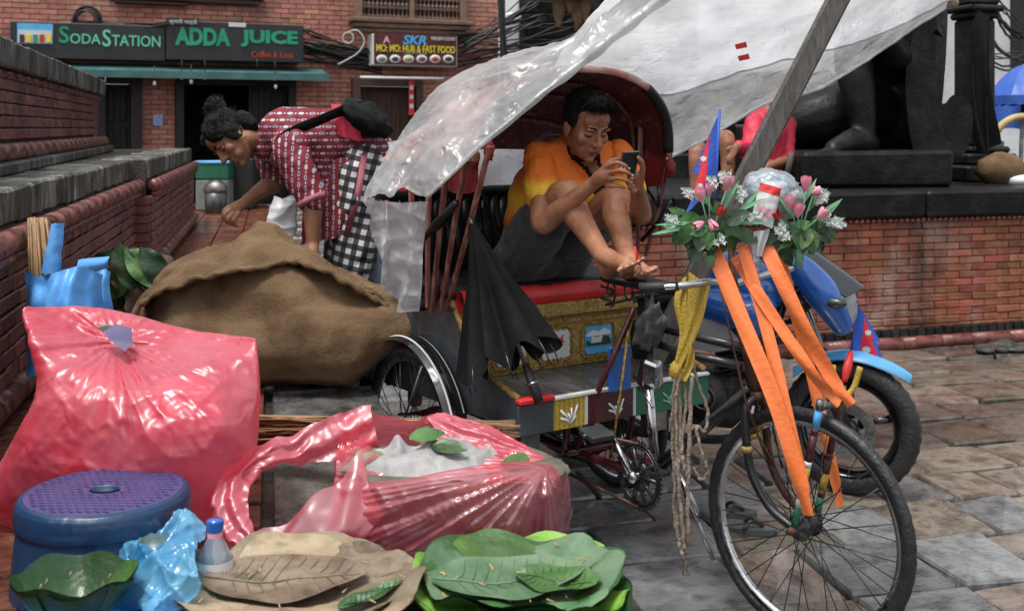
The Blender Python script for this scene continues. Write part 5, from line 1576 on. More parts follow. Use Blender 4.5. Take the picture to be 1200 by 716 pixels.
# shirt
def grad_cloth(name, stops, nscale=9, namp=.06, axis=2, rough=.75):
    m = nm(name, [(.1, .1, .1)], 6, (.65, .85), .35, 26)
    nt = m.node_tree; N = nt.nodes; L = nt.links; b = N['Principled BSDF']
    g = N.new('ShaderNodeNewGeometry'); sx = N.new('ShaderNodeSeparateXYZ'); L.new(N['Texture Coordinate'].outputs['Object'], sx.inputs[0])
    nz = N.new('ShaderNodeTexNoise'); nz.inputs['Scale'].default_value = nscale; nz.inputs['Detail'].default_value = 4
    L.new(N['Texture Coordinate'].outputs['Object'], nz.inputs['Vector'])
    ma = N.new('ShaderNodeMath'); ma.operation = 'MULTIPLY_ADD'; ma.inputs[1].default_value = namp * 2; ma.inputs[2].default_value = -namp
    L.new(nz.outputs['Fac'], ma.inputs[0])
    ad = N.new('ShaderNodeMath'); ad.operation = 'ADD'; L.new(sx.outputs[axis], ad.inputs[0]); L.new(ma.outputs[0], ad.inputs[1])
    z0, z1 = stops[0][0], stops[-1][0]
    mr = N.new('ShaderNodeMapRange'); mr.inputs[1].default_value = z0; mr.inputs[2].default_value = z1; L.new(ad.outputs[0], mr.inputs[0])
    rp = N.new('ShaderNodeValToRGB')
    while len(rp.color_ramp.elements) < len(stops):
        rp.color_ramp.elements.new(.5)
    for i, (z, c) in enumerate(stops):
        rp.color_ramp.elements[i].position = (z - z0) / (z1 - z0); rp.color_ramp.elements[i].color = (*c, 1)
    L.new(mr.outputs[0], rp.inputs[0]); L.new(rp.outputs[0], b.inputs['Base Color'])
    return m
OR, YE, MR = (.74, .16, .015), (.85, .5, .035), (.09, .012, .012)
mz = .952
sh_m = grad_cloth('shirt_print', [(1.04 - mz, MR), (1.075 - mz, YE), (1.13 - mz, YE), (1.16 - mz, MR), (1.2 - mz, OR), (1.28 - mz, YE), (1.36 - mz, OR), (1.5 - mz, OR)], 7, .05)
sl_m = grad_cloth('sleeve_print', [(1.29 - mz, YE), (1.335 - mz, YE), (1.375 - mz, OR), (1.48 - mz, OR)], 7, .02)
def fold_post(amp, sc):
    return lambda co, n: co + n * (amp * noise.noise(co * sc) + amp * .5 * noise.noise(co * sc * 2.3) + amp * 1.5 * (crease(co, sc * .42, 5, 2.4) - .3))
tors = [('c', [(V((.10, 4.545, 1.04)), .135), (V((.11, 4.52, 1.18)), .14), (V((.155, 4.475, 1.32)), .143), (nb + V((-.012, .055, -.075)), .112)]),
        ('c', [(shR + V((.01, 0, -.01)), .064), (shR.lerp(shL, .5) + V((0, .025, -.0)), .084), (shL + V((-.01, 0, -.01)), .064)]),
        ('c', [(shR, .06), (nb + V((-.03, .03, -.03)), .075)]), ('c', [(shL, .06), (nb + V((.03, .045, -.03)), .075)]), ('c', [(shR.lerp(shL, .25) + V((0, -.0, -.03)), .07), (shR.lerp(shL, .3) + V((0, -.05, -.14)), .08)]), ('c', [(shR.lerp(shL, .75) + V((0, .0, -.03)), .07), (shR.lerp(shL, .7) + V((0, -.05, -.14)), .08)])]
cc = P(706, 222, 4.2)
va, vb = P(684, 172, 4.30), P(703, 211, 4.27)
def shirt_mat(c):
    t = max(0, min(1, (c - va).dot(vb - va) / (vb - va).length_squared))
    d = (c - va.lerp(vb, t)); d.y *= .35
    if d.length < .052 * (1 - .8 * t):
        return 2
    if d.length < .052 * (1 - .8 * t) + .013:
        return 1
    return 1 if (c - cc).length < .085 + .03 * noise.noise(c * 30) and c.z < 1.40 else 0
blob('shirt', tors, [sh_m, M_['black_cloth'], M_['skin_man']], MAN, .007, 3, fold_post(.008, 14), shirt_mat)
for sh, el, nme in ((shR, eR, 'sleeve'), (shL, eL, 'sleeve')):
    blob(nme, [('c', [(sh + V((0, 0, .002)), .064), (sh.lerp(el, .3), .064), (sh.lerp(el, .56), .062)])], sl_m, MAN, .006, 2, fold_post(.005, 22))
m = MB(); m.torus(nb + V((.0, -.012, .0)), (.05, -.35, .9), .074, .011, 32, 8); build(m, 'collar', M_['black_cloth'], MAN)
# shorts
blob('shorts', [('c', [(hipR + V((0, .03, -.02)), .115), (hipR.lerp(kR, .35), .105), (hipR.lerp(kR, .66) + V((0, .01, -.012)), .096)]), ('c', [(hipL + V((0, .03, -.02)), .115), (hipL.lerp(kL, .35), .105), (hipL.lerp(kL, .62) + V((0, .01, -.01)), .094)]),
                ('e', (.115, 4.53, 1.06), (.155, .14, .11))], M_['shorts'], MAN, .007, 4, fold_post(.009, 16))
# phone in his hands
m = MB()
c4 = [P(731, 179, 3.905), P(750, 178, 3.935), P(744.5, 204, 3.955), P(725.5, 204, 3.925)]
nrm = (c4[1] - c4[0]).cross(c4[3] - c4[0]).normalized()
if nrm.y > 0:
    nrm = -nrm
m.add(c4 + [q - nrm * .009 for q in c4], [(0, 1, 2, 3), (7, 6, 5, 4), (0, 4, 5, 1), (1, 5, 6, 2), (2, 6, 7, 3), (3, 7, 4, 0)])
PH = thing('mobile_phone', 'dark mobile phone held in the man\'s two hands', 'phone', c4[3])
build(m, 'phone_body', M_['dull_steel'], PH)
m = MB(); i4 = [q.lerp((c4[0] + c4[2]) / 2, .06) + nrm * .0008 for q in c4]; m.add(i4, [(0, 1, 2, 3)]); build(m, 'phone_face', M_['phone'], PH)
m = MB(); m.torus(P(747, 300, 3.72), (1, -.2, .3), .03, .004, 24, 6); solo(m, 'red_key_ring', M_['red_cloth'], 'thin red ring looped beside the man\'s toes', 'ring')

# ---------------------------------------------------------------- the woman bending over the sack
def dots(name, base, ax_u, ax_v, pu=.03, pv=.046, amp=.12):
    m = nm(name, [tuple(c * .75 for c in base), base], 5, (.65, .85), .35, 26)
    nt = m.node_tree; N = nt.nodes; L = nt.links; b = N['Principled BSDF']
    old = b.inputs['Base Color'].links[0].from_socket
    sx = N.new('ShaderNodeSeparateXYZ'); L.new(N['Texture Coordinate'].outputs['Object'], sx.inputs[0])
    def mth(op, a, bb=None, c=None):
        n = N.new('ShaderNodeMath'); n.operation = op
        for i, x in enumerate((a, bb, c)):
            if x is None: continue
            if isinstance(x, (int, float)): n.inputs[i].default_value = x
            else: L.new(x, n.inputs[i])
        return n.outputs[0]
    u = mth('MULTIPLY', sx.outputs[ax_u], 1 / pu); v = mth('MULTIPLY', sx.outputs[ax_v], 1 / pv)
    fu = mth('ABSOLUTE', mth('SUBTRACT', mth('FRACT', u), .5)); iu = mth('FLOOR', u)
    v2 = mth('ADD', v, mth('MULTIPLY', iu, .37))
    fv = mth('ABSOLUTE', mth('SUBTRACT', mth('FRACT', v2), .5)); iv = mth('FLOOR', v2)
    big = mth('LESS_THAN', mth('ADD', mth('POWER', mth('DIVIDE', fu, .2), 2), mth('POWER', mth('DIVIDE', fv, .27), 2)), 1)
    small = mth('LESS_THAN', mth('ADD', mth('POWER', mth('DIVIDE', fu, .10), 2), mth('POWER', mth('DIVIDE', mth('SUBTRACT', .5, fv), .10), 2)), 1)
    core = mth('LESS_THAN', mth('ADD', mth('POWER', mth('DIVIDE', fu, .14), 2), mth('POWER', mth('DIVIDE', fv, .2), 2)), 1)
    wn = N.new('ShaderNodeTexWhiteNoise'); wn.noise_dimensions = '2D'
    cb = N.new('ShaderNodeCombineXYZ'); L.new(iu, cb.inputs[0]); L.new(iv, cb.inputs[1]); L.new(cb.outputs[0], wn.inputs['Vector'])
    sel = mth('GREATER_THAN', wn.outputs['Value'], .45)
    mx = N.new('ShaderNodeMix'); mx.data_type = 'RGBA'; L.new(mth('MAXIMUM', big, small), mx.inputs[0]); L.new(old, mx.inputs[6]); mx.inputs[7].default_value = (.42, .4, .43, 1)
    m2 = N.new('ShaderNodeMix'); m2.data_type = 'RGBA'; L.new(mth('MULTIPLY', core, sel), m2.inputs[0]); L.new(mx.outputs[2], m2.inputs[6]); m2.inputs[7].default_value = (.1, .1, .25, 1)
    L.new(m2.outputs[2], b.inputs['Base Color'])
    return m
def plaid(name, p=.05):
    m = nm(name, [(.5, .5, .5)], 5, (.7, .85), .3, 26)
    nt = m.node_tree; N = nt.nodes; L = nt.links; b = N['Principled BSDF']
    sx = N.new('ShaderNodeSeparateXYZ'); L.new(N['Texture Coordinate'].outputs['Object'], sx.inputs[0])
    def mth(op, a, bb):
        n = N.new('ShaderNodeMath'); n.operation = op
        for i, x in enumerate((a, bb)):
            if isinstance(x, (int, float)): n.inputs[i].default_value = x
            else: L.new(x, n.inputs[i])
        return n.outputs[0]
    xx = mth('ADD', sx.outputs[0], mth('MULTIPLY', sx.outputs[2], -.22))
    zz = mth('ADD', sx.outputs[2], mth('MULTIPLY', sx.outputs[0], .25))
    a = mth('GREATER_THAN', mth('FRACT', mth('MULTIPLY', xx, 1 / p), 0), .5)
    c = mth('GREATER_THAN', mth('FRACT', mth('MULTIPLY', zz, 1 / p), 0), .5)
    s = mth('MULTIPLY', mth('ADD', a, c), .5)
    rp = N.new('ShaderNodeValToRGB'); rp.color_ramp.interpolation = 'CONSTANT'
    rp.color_ramp.elements.new(.5)
    for e_, (po, co) in zip(rp.color_ramp.elements, ((0, (.62, .61, .62, 1)), (.3, (.06, .055, .06, 1)), (.8, (.008, .008, .01, 1)))):
        e_.position = po; e_.color = co
    L.new(s, rp.inputs[0]); L.new(rp.outputs[0], b.inputs['Base Color'])
    return m
RED = (.17, .008, .018)
tun_m, slv_m = dots('tunic_print', RED, 2, 0), dots('sleeve_print_red', RED, 0, 2)
pl_m = plaid('gingham')
WO = thing('person', 'woman in red patterned tunic and gingham trousers bending over the jute sack', 'woman', G(408, 418, ZP))
wHC = P(271, 162, 4.98)
wB = basis((-.42, -.54, -.82), (-.76, -.1, .5))
hp, wq = head_parts(wHC, wB, 1.02, True)
nbw = P(318, 166, 5.08)
pel = P(408, 178, 5.2)
wsh, weL, whL = P(338, 172, 4.9), P(366, 234, 4.86), P(367, 288, 4.84)
rsh, reR, rwR = P(312, 172, 5.22), P(322, 212, 5.18), P(288, 236, 5.04)
hipn, kn_, an_ = P(416, 200, 5.12), P(412, 300, 5.08), V((0, 0, 0))
fl1, fl2 = G(410, 424, ZP), G(398, 412, ZP)
fl1.z = fl2.z = ZP + .05
parts = list(hp) + [('c', [(wq(0, -.03, -.06), .05), (wHC.lerp(nbw, .6), .05), (nbw, .065)])]
parts += [('c', [(pel, .13), (P(365, 162, 5.12), .115), (nbw + V((.06, .02, -.02)), .11)]), ('c', [(wsh, .05), (nbw + V((.04, 0, .0)), .07), (rsh, .05)])]
parts += [('c', [(wsh, .05), (wsh.lerp(weL, .5), .047), (weL, .042), (weL.lerp(whL, .3), .042), (weL.lerp(whL, .7), .034), (whL, .027)])]
parts += [('c', [(rsh, .05), (reR, .042), (reR.lerp(rwR, .35), .04), (reR.lerp(rwR, .75), .031), (rwR, .026)])]
parts += hand(F1((286, 238, 5.03, .025), (278, 243, 5.01, .029), (272, 246, 5.0, .026)),
              [F1((270, 242, 4.985, .010), (263, 246, 4.975, .009), (261, 254, 4.985, .0078), (264, 259, 5.0, .0068)),
               F1((270, 246, 4.975, .010), (264, 251, 4.965, .009), (264, 259, 4.975, .0078), (268, 262, 4.99, .0068)),
               F1((273, 250, 4.975, .0095), (268, 256, 4.965, .0088), (269, 262, 4.975, .0076), (273, 264, 4.99, .0066)),
               F1((277, 252, 4.98, .009), (274, 258, 4.97, .008), (275, 263, 4.98, .007), (278, 265, 4.99, .006))],
              F1((280, 244, 5.0, .013), (279, 252, 4.985, .011), (274, 256, 4.975, .009), (271, 259, 4.975, .0075)))
parts += hand(F1((367, 286, 4.84, .026), (366, 296, 4.82, .03), (365, 304, 4.81, .028)), [F1((358 + 5 * i, 306, 4.80, .0095), (357 + 5 * i, 316, 4.8, .0088), (358 + 5 * i, 323, 4.82, .0075)) for i in range(4)], F1((358, 296, 4.82, .013), (351, 303, 4.81, .011), (350, 311, 4.81, .009)))
for hi, kn, an in ((hipn, kn_, fl1), (hipn + V((-.05, .14, 0)), kn_ + V((-.06, .14, 0)), fl2 + V((0, .1, 0)))):
    parts.append(('c', [(hi, .1), (kn, .06), (kn.lerp(an, .4), .052), (an, .036)]))
    parts.append(('c', [(an + V((.02, 0, -.01)), .034), (an + V((-.1, -.06, -.022)), .026), (an + V((-.17, -.1, -.028)), .02)]))
blob('body', parts, M_['skin_woman'], WO, .0048, 3, face_post(wHC, wB, 1.02))
face_bits(wHC, wB, 1.02, WO, M_['skin_woman'])
e = lambda c, r: ('e', wq(*c), r, wB)
def hpw(co, n):
    l = wB.transposed() @ (co - wHC)
    return co + n * (.005 * noise.noise(V((l.x * 120, l.y * 25, l.z * 25))) + .004 * noise.noise(co * 60))
blob('hair', [e((0, -.02, .055), (.084, .098, .088)), e((.05, .04, .07), (.036, .045, .05)), e((-.05, .04, .07), (.036, .045, .05)), e((.075, -.0, .01), (.016, .04, .05)), e((-.075, -.0, .01), (.016, .04, .05)), e((0, -.09, -.01), (.065, .05, .07)),
              e((0, -.085, .13), (.052, .05, .048)), e((.01, -.10, .14), (.048, .042, .04))], M_['hair'], WO, .005, 2, hpw)
strands(WO, wHC, wB, 1.0, 700, [((0, -.02, .055), (.085, .099, .09), (0, -1.6, .6)), ((0, -.085, .13), (.053, .051, .049), (0, -.3, .2)), ((.05, .04, .07), (.037, .046, .051), (.3, -1.6, -.2)), ((-.05, .04, .07), (.037, .046, .051), (-.3, -1.6, -.2))], .022, 6)
m = MB()
for s in (-1, 1):
    m.ell(wq(s * .076, -.002, -.048), (.007, .007, .010))
build(m, 'earrings', M_['gold'], WO, kind='stuff')
# tunic
blob('tunic', [('c', [(P(424, 180, 5.2), .155), (P(398, 168, 5.18), .165), (P(362, 165, 5.1), .15), (P(334, 160, 5.07), .135), (nbw, .09)]), ('c', [(wsh + V((.015, .01, .01)), .072), (nbw + V((.05, .0, .01)), .085), (rsh, .07)]),
               ('c', [(P(436, 188, 5.2), .1), (P(442, 205, 5.2), .07)]), ('c', [(P(378, 185, 5.1), .11), (P(376, 205, 5.08), .09)])], tun_m, WO, .008, 4, fold_post(.012, 9))
blob('sleeve', [('c', [(wsh, .075), (wsh.lerp(weL, .5), .076), (wsh.lerp(weL, 1.0), .066)])], slv_m, WO, .007, 2, fold_post(.007, 16))
blob('sleeve', [('c', [(rsh, .07), (rsh.lerp(reR, .9), .06)])], slv_m, WO, .007, 2, fold_post(.006, 16))
m = MB(); m.tube([wsh.lerp(weL, .97), wsh.lerp(weL, 1.06)], [.069, .067], 18); build(m, 'sleeve_cuff', M_['pink_dress'], WO)
def flap(edges, name, mat, nu=16, nv=16, wob=.02):
    A = [P(*p) for p in edges[0]]; B = [P(*p) for p in edges[1]]
    m = MB()
    def f(u, v):
        p = V(sample(A, v)).lerp(V(sample(B, v)), u)
        return p + V((0, wob * math.sin(u * 12 + v * 2) * v, 0))
    m.grid(f, nu, nv); g = MB()
    m2 = MB(); m2.grid(lambda u, v: f(u, v) + V((0, .006, 0)), nu, nv)
    m.v += m2.v; n0 = len(m2.v)
    m.f += [[i + n0 for i in q][::-1] for q in m2.f]; m.sm += m2.sm; m.mi += m2.mi
    return build(m, name, mat, WO)
flap(([(352, 195, 5.02), (354, 240, 5.0), (352, 288, 5.0)], [(426, 180, 5.0), (418, 230, 4.99), (405, 276, 4.99)]), 'tunic_front', slv_m)
m = MB(); m.strip([P(427, 182, 4.985), P(419, 230, 4.975), P(406, 277, 4.975)], V((.014, 0, 0)), .004); build(m, 'tunic_hem', M_['pink_dress'], WO)
flap(([(400, 195, 5.25), (396, 240, 5.22), (390, 285, 5.2)], [(446, 175, 5.25), (448, 195, 5.25), (446, 212, 5.25)]), 'tunic_back', slv_m)
# trousers
tr = []
for dx, dy in ((0, 0), (-.06, .14)):
    o = V((dx, dy, 0))
    tr.append(('c', [(P(420, 195, 5.12) + o, .13), (P(417, 250, 5.1) + o, .12), (P(413, 310, 5.08) + o, .105), (P(411, 370, 5.06) + o, .10), (fl1 + V((0, 0, .04)) + o, .095)]))
blob('trousers', tr, pl_m, WO, .009, 4, fold_post(.014, 10))
# shawl end, bag with its strap
flap(([(388, 122, 5.02), (392, 142, 4.985), (398, 160, 4.99)], [(410, 124, 5.03), (420, 144, 5.0), (424, 166, 5.0)]), 'red_shawl', M_['red_dress'], wob=.006)
BG = thing('shoulder_bag', 'black shoulder bag on the bending woman\'s hip with strap across her back', 'bag', P(432, 150, 5.1))
m = MB(); m.ell(P(430, 139, 5.03), (.115, .10, .068), Euler((0, .6, 0)).to_matrix(), 40, 22, disp=lambda q: .16 * noise.noise(q * 2.2) + .14 * (crease(q * 1.0, 2.2) - .35) + (.12 if abs(q.z) < .5 else 0)); build(m, 'bag_body', M_['black_cloth'], BG)
m = MB(); m.tube(cr([P(408, 124, 5.03), P(425, 122, 5.0), P(443, 134, 5.0), P(450, 150, 5.02)], 5), .006, 6); build(m, 'zip_edge', M_['bin_grey'], BG)
q = [V(p) for p in cr([P(430, 124, 5.03), P(404, 129, 4.985), P(375, 141, 4.945), P(345, 153, 4.90), P(324, 166, 4.86), P(314, 186, 4.9)], 6)]
m = MB(); m.strip(q, [V((.012, -.014, .026))] * len(q), .004); build(m, 'strap', M_['black_cloth'], BG)
m = MB(); c = P(327, 252, 5.0)
def pk(u, v):
    th = 2 * PI * u; r = .062 * (1.05 - .25 * v + .12 * math.sin(th * 3 + 1) * v)
    p = c + V((r * math.cos(th) * 1.1 + .02 * v, r * math.sin(th) * .6, -.09 + .165 * v + .012 * math.sin(th * 2) * v))
    return p + V((math.cos(th), math.sin(th), 0)) * .022 * (crease(p, 11) - .35)
m.grid(pk, 48, 24, wrap=True); m.add([pk(k / 24, .93) for k in range(24)], [tuple(range(24))])
solo(m, 'white_packet', M_['white_paint'], 'crumpled white packet held behind the sack by the woman', 'packet')
m = MB(); m.ell(P(443, 345, 5.3), (.07, .09, .26), None, 14, 10, disp=lambda q: .1 * noise.noise(q * 3)); solo(m, 'pale_blue_sack', nm('pale_blue', [(.25, .35, .5), (.4, .5, .65)], 6, (.5, .7), .3, 30), 'pale blue sack standing behind the jute sack, half hidden by the clear sheet', 'sack')

# ---------------------------------------------------------------- seated people at the statue
RPn = thing('person', 'seated person in crimson jacket and pink skirt, face hidden by the plastic sheet', 'person', P(892, 216, 8.4))
hC = P(914, 112, 8.35); hB_ = basis((-.8, -.5, -.2), (0, 0, 1)); hp, hqq = head_parts(hC, hB_, 1.0)
parts = list(hp) + [('c', [(hqq(0, -.03, -.05), .05), (P(905, 132, 8.4), .06)]), ('c', [(P(895, 205, 8.45), .13), (P(898, 150, 8.42), .12), (P(903, 136, 8.4), .09)]),
                    ('c', [(P(884, 146, 8.25), .05), (P(878, 176, 8.1), .042), (P(863, 172, 7.95), .03)]), ('c', [(P(922, 146, 8.5), .05), (P(920, 185, 8.4), .042), (P(898, 196, 8.1), .03)]),
                    ('c', [(P(886, 208, 8.35), .09), (P(872, 212, 8.0), .07), (P(868, 262, 7.9), .045)]), ('c', [(P(900, 208, 8.35), .09), (P(892, 214, 8.0), .07), (P(888, 262, 7.9), .045)])]
parts += hand(F1((864, 173, 7.95, .03), (858, 178, 7.93, .032)), [F1((856 + 2 * i, 180, 7.91, .012), (852 + 2 * i, 187, 7.9, .010), (853 + 2 * i, 193, 7.91, .009)) for i in range(4)], F1((857, 172, 7.92, .014), (851, 176, 7.9, .011)))
blob('body', parts, M_['skin_woman'], RPn, .01, 2)
blob('jacket', [('c', [(P(895, 200, 8.45), .155), (P(898, 150, 8.42), .15), (P(903, 138, 8.4), .105)]), ('c', [(P(884, 144, 8.25), .075), (P(878, 174, 8.1), .062), (P(867, 172, 7.98), .045)]), ('c', [(P(922, 146, 8.5), .075), (P(920, 185, 8.4), .062)])], M_['red_dress'], RPn, .012, 3, fold_post(.012, 9))
blob('skirt', [('c', [(P(894, 206, 8.42), .16), (P(884, 214, 8.1), .12), (P(878, 245, 7.95), .11)])], M_['pink_dress'], RPn, .014, 3, fold_post(.014, 8))
blob('hair', [('e', hqq(0, -.02, .05), (.085, .1, .09), hB_), ('e', hqq(0, -.1, -.04), (.05, .04, .08), hB_)], M_['hair'], RPn, .01, 2)
LP = thing('person', 'seated person of whom only bare legs and sandals show behind the flag', 'person', P(835, 200, 8.6))
hC = P(842, 98, 8.6); hB_ = basis((-.3, -.9, -.2), (0, 0, 1)); hp, hqq = head_parts(hC, hB_, 1.0)
parts = list(hp) + [('c', [(hqq(0, -.03, -.05), .05), (P(840, 120, 8.6), .06)]), ('c', [(P(838, 195, 8.6), .13), (P(840, 150, 8.6), .12), (P(840, 128, 8.6), .09)]),
                    ('c', [(P(846, 192, 8.5), .09), (P(851, 162, 8.1), .062), (P(853, 190, 8.05), .055), (P(851, 232, 8.0), .036)]),
                    ('c', [(P(830, 192, 8.5), .09), (P(817, 176, 8.1), .062), (P(817, 215, 8.05), .055), (P(816, 256, 8.0), .036)])]
for x, y in ((851, 236), (816, 262)):
    parts.append(('c', [(P(x, y, 8.0), .036), (P(x - 3, y + 5, 7.9), .032), (P(x - 5, y + 7, 7.82), .026)]))
blob('body', parts, M_['skin_woman'], LP, .01, 2)
blob('clothes', [('c', [(P(838, 196, 8.6), .15), (P(840, 150, 8.6), .145), (P(840, 130, 8.6), .11)]), ('c', [(P(846, 192, 8.5), .11), (P(850, 170, 8.2), .085)]), ('c', [(P(830, 192, 8.5), .11), (P(820, 180, 8.2), .085)])], M_['black_cloth'], LP, .012, 2)
blob('hair', [('e', hqq(0, -.02, .05), (.085, .1, .09), hB_)], M_['hair'], LP, .01, 2)
for x, y in ((813, 268), (848, 242)):
    m = MB(); m.box(P(x, y, 7.85), (.09, .24, .025), ch=.01); m.tube([P(x - 5, y - 2, 7.82), P(x, y - 8, 7.85), P(x + 6, y - 2, 7.85)], .012, 6); build(m, 'sandal', M_['white_paint'], LP)

# ---------------------------------------------------------------- kneeling black statue
SY = 8.75
STT = thing('kneeling_statue', 'huge black stone kneeling statue with bare foot and curled wing', 'statue', P(1010, 222, SY))
sp = lambda x, y, r, d=0.0: (P(x, y, SY + d), r)
parts = [('c', [sp(918, 152, .10, .2), sp(935, 146, .19, .25), sp(970, 136, .25, .3), sp(1020, 125, .28, .45)]),            # folded thigh
         ('c', [sp(930, 165, .10, .3), sp(980, 170, .12, .5), sp(1040, 172, .13, .8)]),
         ('c', [sp(1012, 172, .085, -.15), sp(1012, 150, .095, -.15), sp(1006, 110, .13, -.12), sp(1000, 70, .15, -.05), sp(1003, 52, .14, .05)]),      # upright shin and knee
         ('c', [sp(1003, 52, .15, .05), sp(1040, 70, .2, .3), sp(1065, 105, .22, .5)]),
         ('c', [sp(1060, 150, .28, .5), sp(1058, 90, .33, .5), sp(1060, 20, .34, .5), sp(1062, -50, .32, .5), sp(1062, -90, .18, .5)]),
         ('e', P(1060, -135, SY + .5), (.2, .22, .26)),
         ('c', [sp(1020, -60, .14, .2), sp(1035, 20, .12, .0), sp(1055, 68, .11, -.1), sp(1030, 40, .09, -.4)]),
         ('c', [sp(1016, 168, .10, -.12), sp(1002, 166, .105, -.2), sp(988, 170, .085, -.28), sp(976, 174, .065, -.33)]),
         ('c', [sp(1018, 180, .06, -.1), sp(1000, 183, .05, -.2)])]
for i in range(5):
    parts.append(('c', [sp(980 - 1.5 * i, 179 - .6 * i + .8, .036, -.38 + .075 * i - .02), sp(965 - 2.0 * i + (3 if i == 4 else 0), 181 - .5 * i, .032 - .002 * i, -.44 + .075 * i), sp(959 - 1.6 * i + (3 if i == 4 else 0), 181.5 - .5 * i, .027 - .0015 * i, -.46 + .075 * i)]))
blob('figure', parts, M_['black_stone'], STT, .018, 4)
m = MB()
q = [(1078, 14), (1090, 30), (1094, 70), (1098, 110), (1106, 122), (1116, 112), (1128, 112), (1138, 124), (1140, 146), (1136, 170), (1124, 184), (1104, 190), (1084, 192), (1072, 180), (1064, 140), (1062, 80)]
q = [(x, y) for x, y in cr(q + [q[0]], 4)][:-1]
f0 = [P(x, y, SY - .2) for x, y in q]; f1 = [P(x, y, SY + .25) for x, y in q]; n = len(q)
ctr = P(1095, 140, SY - .26)
m.add(f0 + f1, [tuple(range(n)), tuple(range(2 * n - 1, n - 1, -1))] + [(i, (i + 1) % n, n + (i + 1) % n, n + i) for i in range(n)])
wg = build(m, 'wing', M_['black_stone'], STT)
for k in range(7):
    a = .0 + k * .13
    pts = [(1070 + 4 * k, 30 + 10 * k), (1072 + 5 * k, 80 + 8 * k), (1082 + 5 * k, 130 + 5 * k), (1096 + 5 * k, 158 + 2 * k), (1114 + 2 * k, 166 - 4 * k)]
    m = MB(); m.tube([V(p) for p in cr([P(x, y, SY - .185) for x, y in pts], 5)], [.004 + .014 * math.sin(PI * i / 20) for i in range(21)], 8, sq=1); build(m, 'feather_ridge', M_['black_stone'], wg)
m = MB(); c = P(1103, 45, SY - .22); m.add([P(1093, 40, SY - .25), P(1100, 22, SY - .25), P(1106, 45, SY - .25), P(1098, 34, SY - .3)], [(0, 1, 3), (1, 2, 3), (2, 0, 3)]); build(m, 'ornament', M_['black_stone'], STT)
m = MB(); a, b = P(912, 200, SY - .45), P(1104, 200, SY - .45)
m.box(((a.x + b.x) / 2, SY + .25, 1.25), (b.x - a.x, 1.5, .27), Matrix.Rotation(.18, 3, 'Z'), ch=.03, jit=.01); build(m, 'statue_base', M_['black_stone'], STT)
m = MB(); m.tube([P(928, 178, SY - .62), P(920, 215, SY - .6)], .022, 6); solo(m, 'wooden_stick', M_['pole_wood'], 'short wooden stick leaning on the statue base', 'stick')
# ================================================================ MOTORCYCLE behind the rickshaw
MD = V((.9, -.42, 0)).normalized(); MO = V((1.444, 4.74, 0))
MC = thing('motorcycle', 'parked blue motorcycle with black wheels behind the rickshaw\'s front wheel', 'motorcycle', MO, math.atan2(MD.y, MD.x))
def ml(m, name, key, par=None, **k):
    return build(m, name, M_[key] if isinstance(key, str) else key, par or MC, local=True, **k)
def mw(x, y, z):
    return WM[MC.name] @ V((x, y, z))
def mwheel(x, name):
    c = V((x, 0, .285))
    o = pivot(name, MC)
    m = MB(); m.torus(c, (0, 1, 0), .24, .047, 72, 12, sq=1.0, tread=.1); ml(m, 'tyre', 'tyre', o)
    m = MB(); m.lathe([(.20, -.045), (.19, -.035), (.178, -.02), (.178, .02), (.19, .035), (.20, .045)], c, 48, Matrix.Rotation(PI / 2, 3, 'X')); ml(m, 'rim', 'black_gloss', o)
    m = MB(); m.lathe([(0, -.06), (.035, -.06), (.045, -.03), (.045, .03), (.035, .06), (0, .06)], c, 20, Matrix.Rotation(PI / 2, 3, 'X')); ml(m, 'hub', 'black_metal', o)
    for k in range(5):
        a = 2 * PI * k / 5 + .3
        d = V((math.cos(a), 0, math.sin(a)))
        m = MB(); m.tube([c + d * .04, c + d * .11, c + d * .186], [.022, .015, .019], 8, sq=.7, up=V((0, 1, 0))); ml(m, 'alloy_spoke', 'black_gloss', o)
    m = MB(); m.lathe([(.07, -.003), (.115, -.003), (.115, .003), (.07, .003), (.07, -.003)], c + V((0, -.066, 0)), 40, Matrix.Rotation(PI / 2, 3, 'X'), smooth=False); ml(m, 'brake_disc', 'chrome', o)
    return o
mwheel(0, 'front_wheel'); mwheel(-1.27, 'rear_wheel')
m = MB()
def mfen(u, v):
    a = math.radians(44 + 92 * u); e = (v - .5) * 2
    w_ = .062 * (math.sin(PI * min(1, u * 2.2 + .02) / 2) ** .7)
    r = .318 + .012 * (1 - e * e) + (.02 * (1 - u * 4) if u < .25 else 0)
    return V((r * math.cos(a), e * w_, .285 + r * math.sin(a) - .02 * e * e))
m.grid(mfen, 30, 10); m2 = MB(); m2.grid(lambda u, v: mfen(u, 1 - v) * 1.0 + V((0, 0, -.005)), 30, 10); m.add(m2.v, m2.f, True); ml(m, 'front_mudguard', 'moto_light_blue')
for y in (-.085, .085):
    m = MB(); m.tube([(0, y, .285), (-.1, y, .52), (-.13, y, .58)], [.028, .026, .026], 10); ml(m, 'fork_leg', 'black_metal')
    m = MB(); m.tube([(-.12, y, .56), (-.27, y, .93)], .0175, 10); ml(m, 'fork_tube', 'chrome')
m = MB(); m.box((-.23, 0, .84), (.07, .23, .04), ch=.01); m.box((-.275, 0, .94), (.07, .23, .03), ch=.01); ml(m, 'fork_yoke', 'black_metal', kind='stuff')
lw = lambda *a: [(mw(x, y, z), r) for x, y, z, r in a]
blob('headlamp_cowl', [('c', lw((-.27, -.15, 1.0, .03), (-.2, -.13, .98, .055), (-.10, -.10, .86, .075), (-.03, -.055, .73, .05))), ('c', lw((-.27, .15, 1.0, .03), (-.2, .13, .98, .055), (-.10, .10, .86, .075), (-.03, .055, .73, .05))), ('c', lw((-.19, 0, .96, .07), (-.1, 0, .84, .08), (-.04, 0, .73, .05)))], M_['moto_blue'], MC, .009, 5)
m = MB()
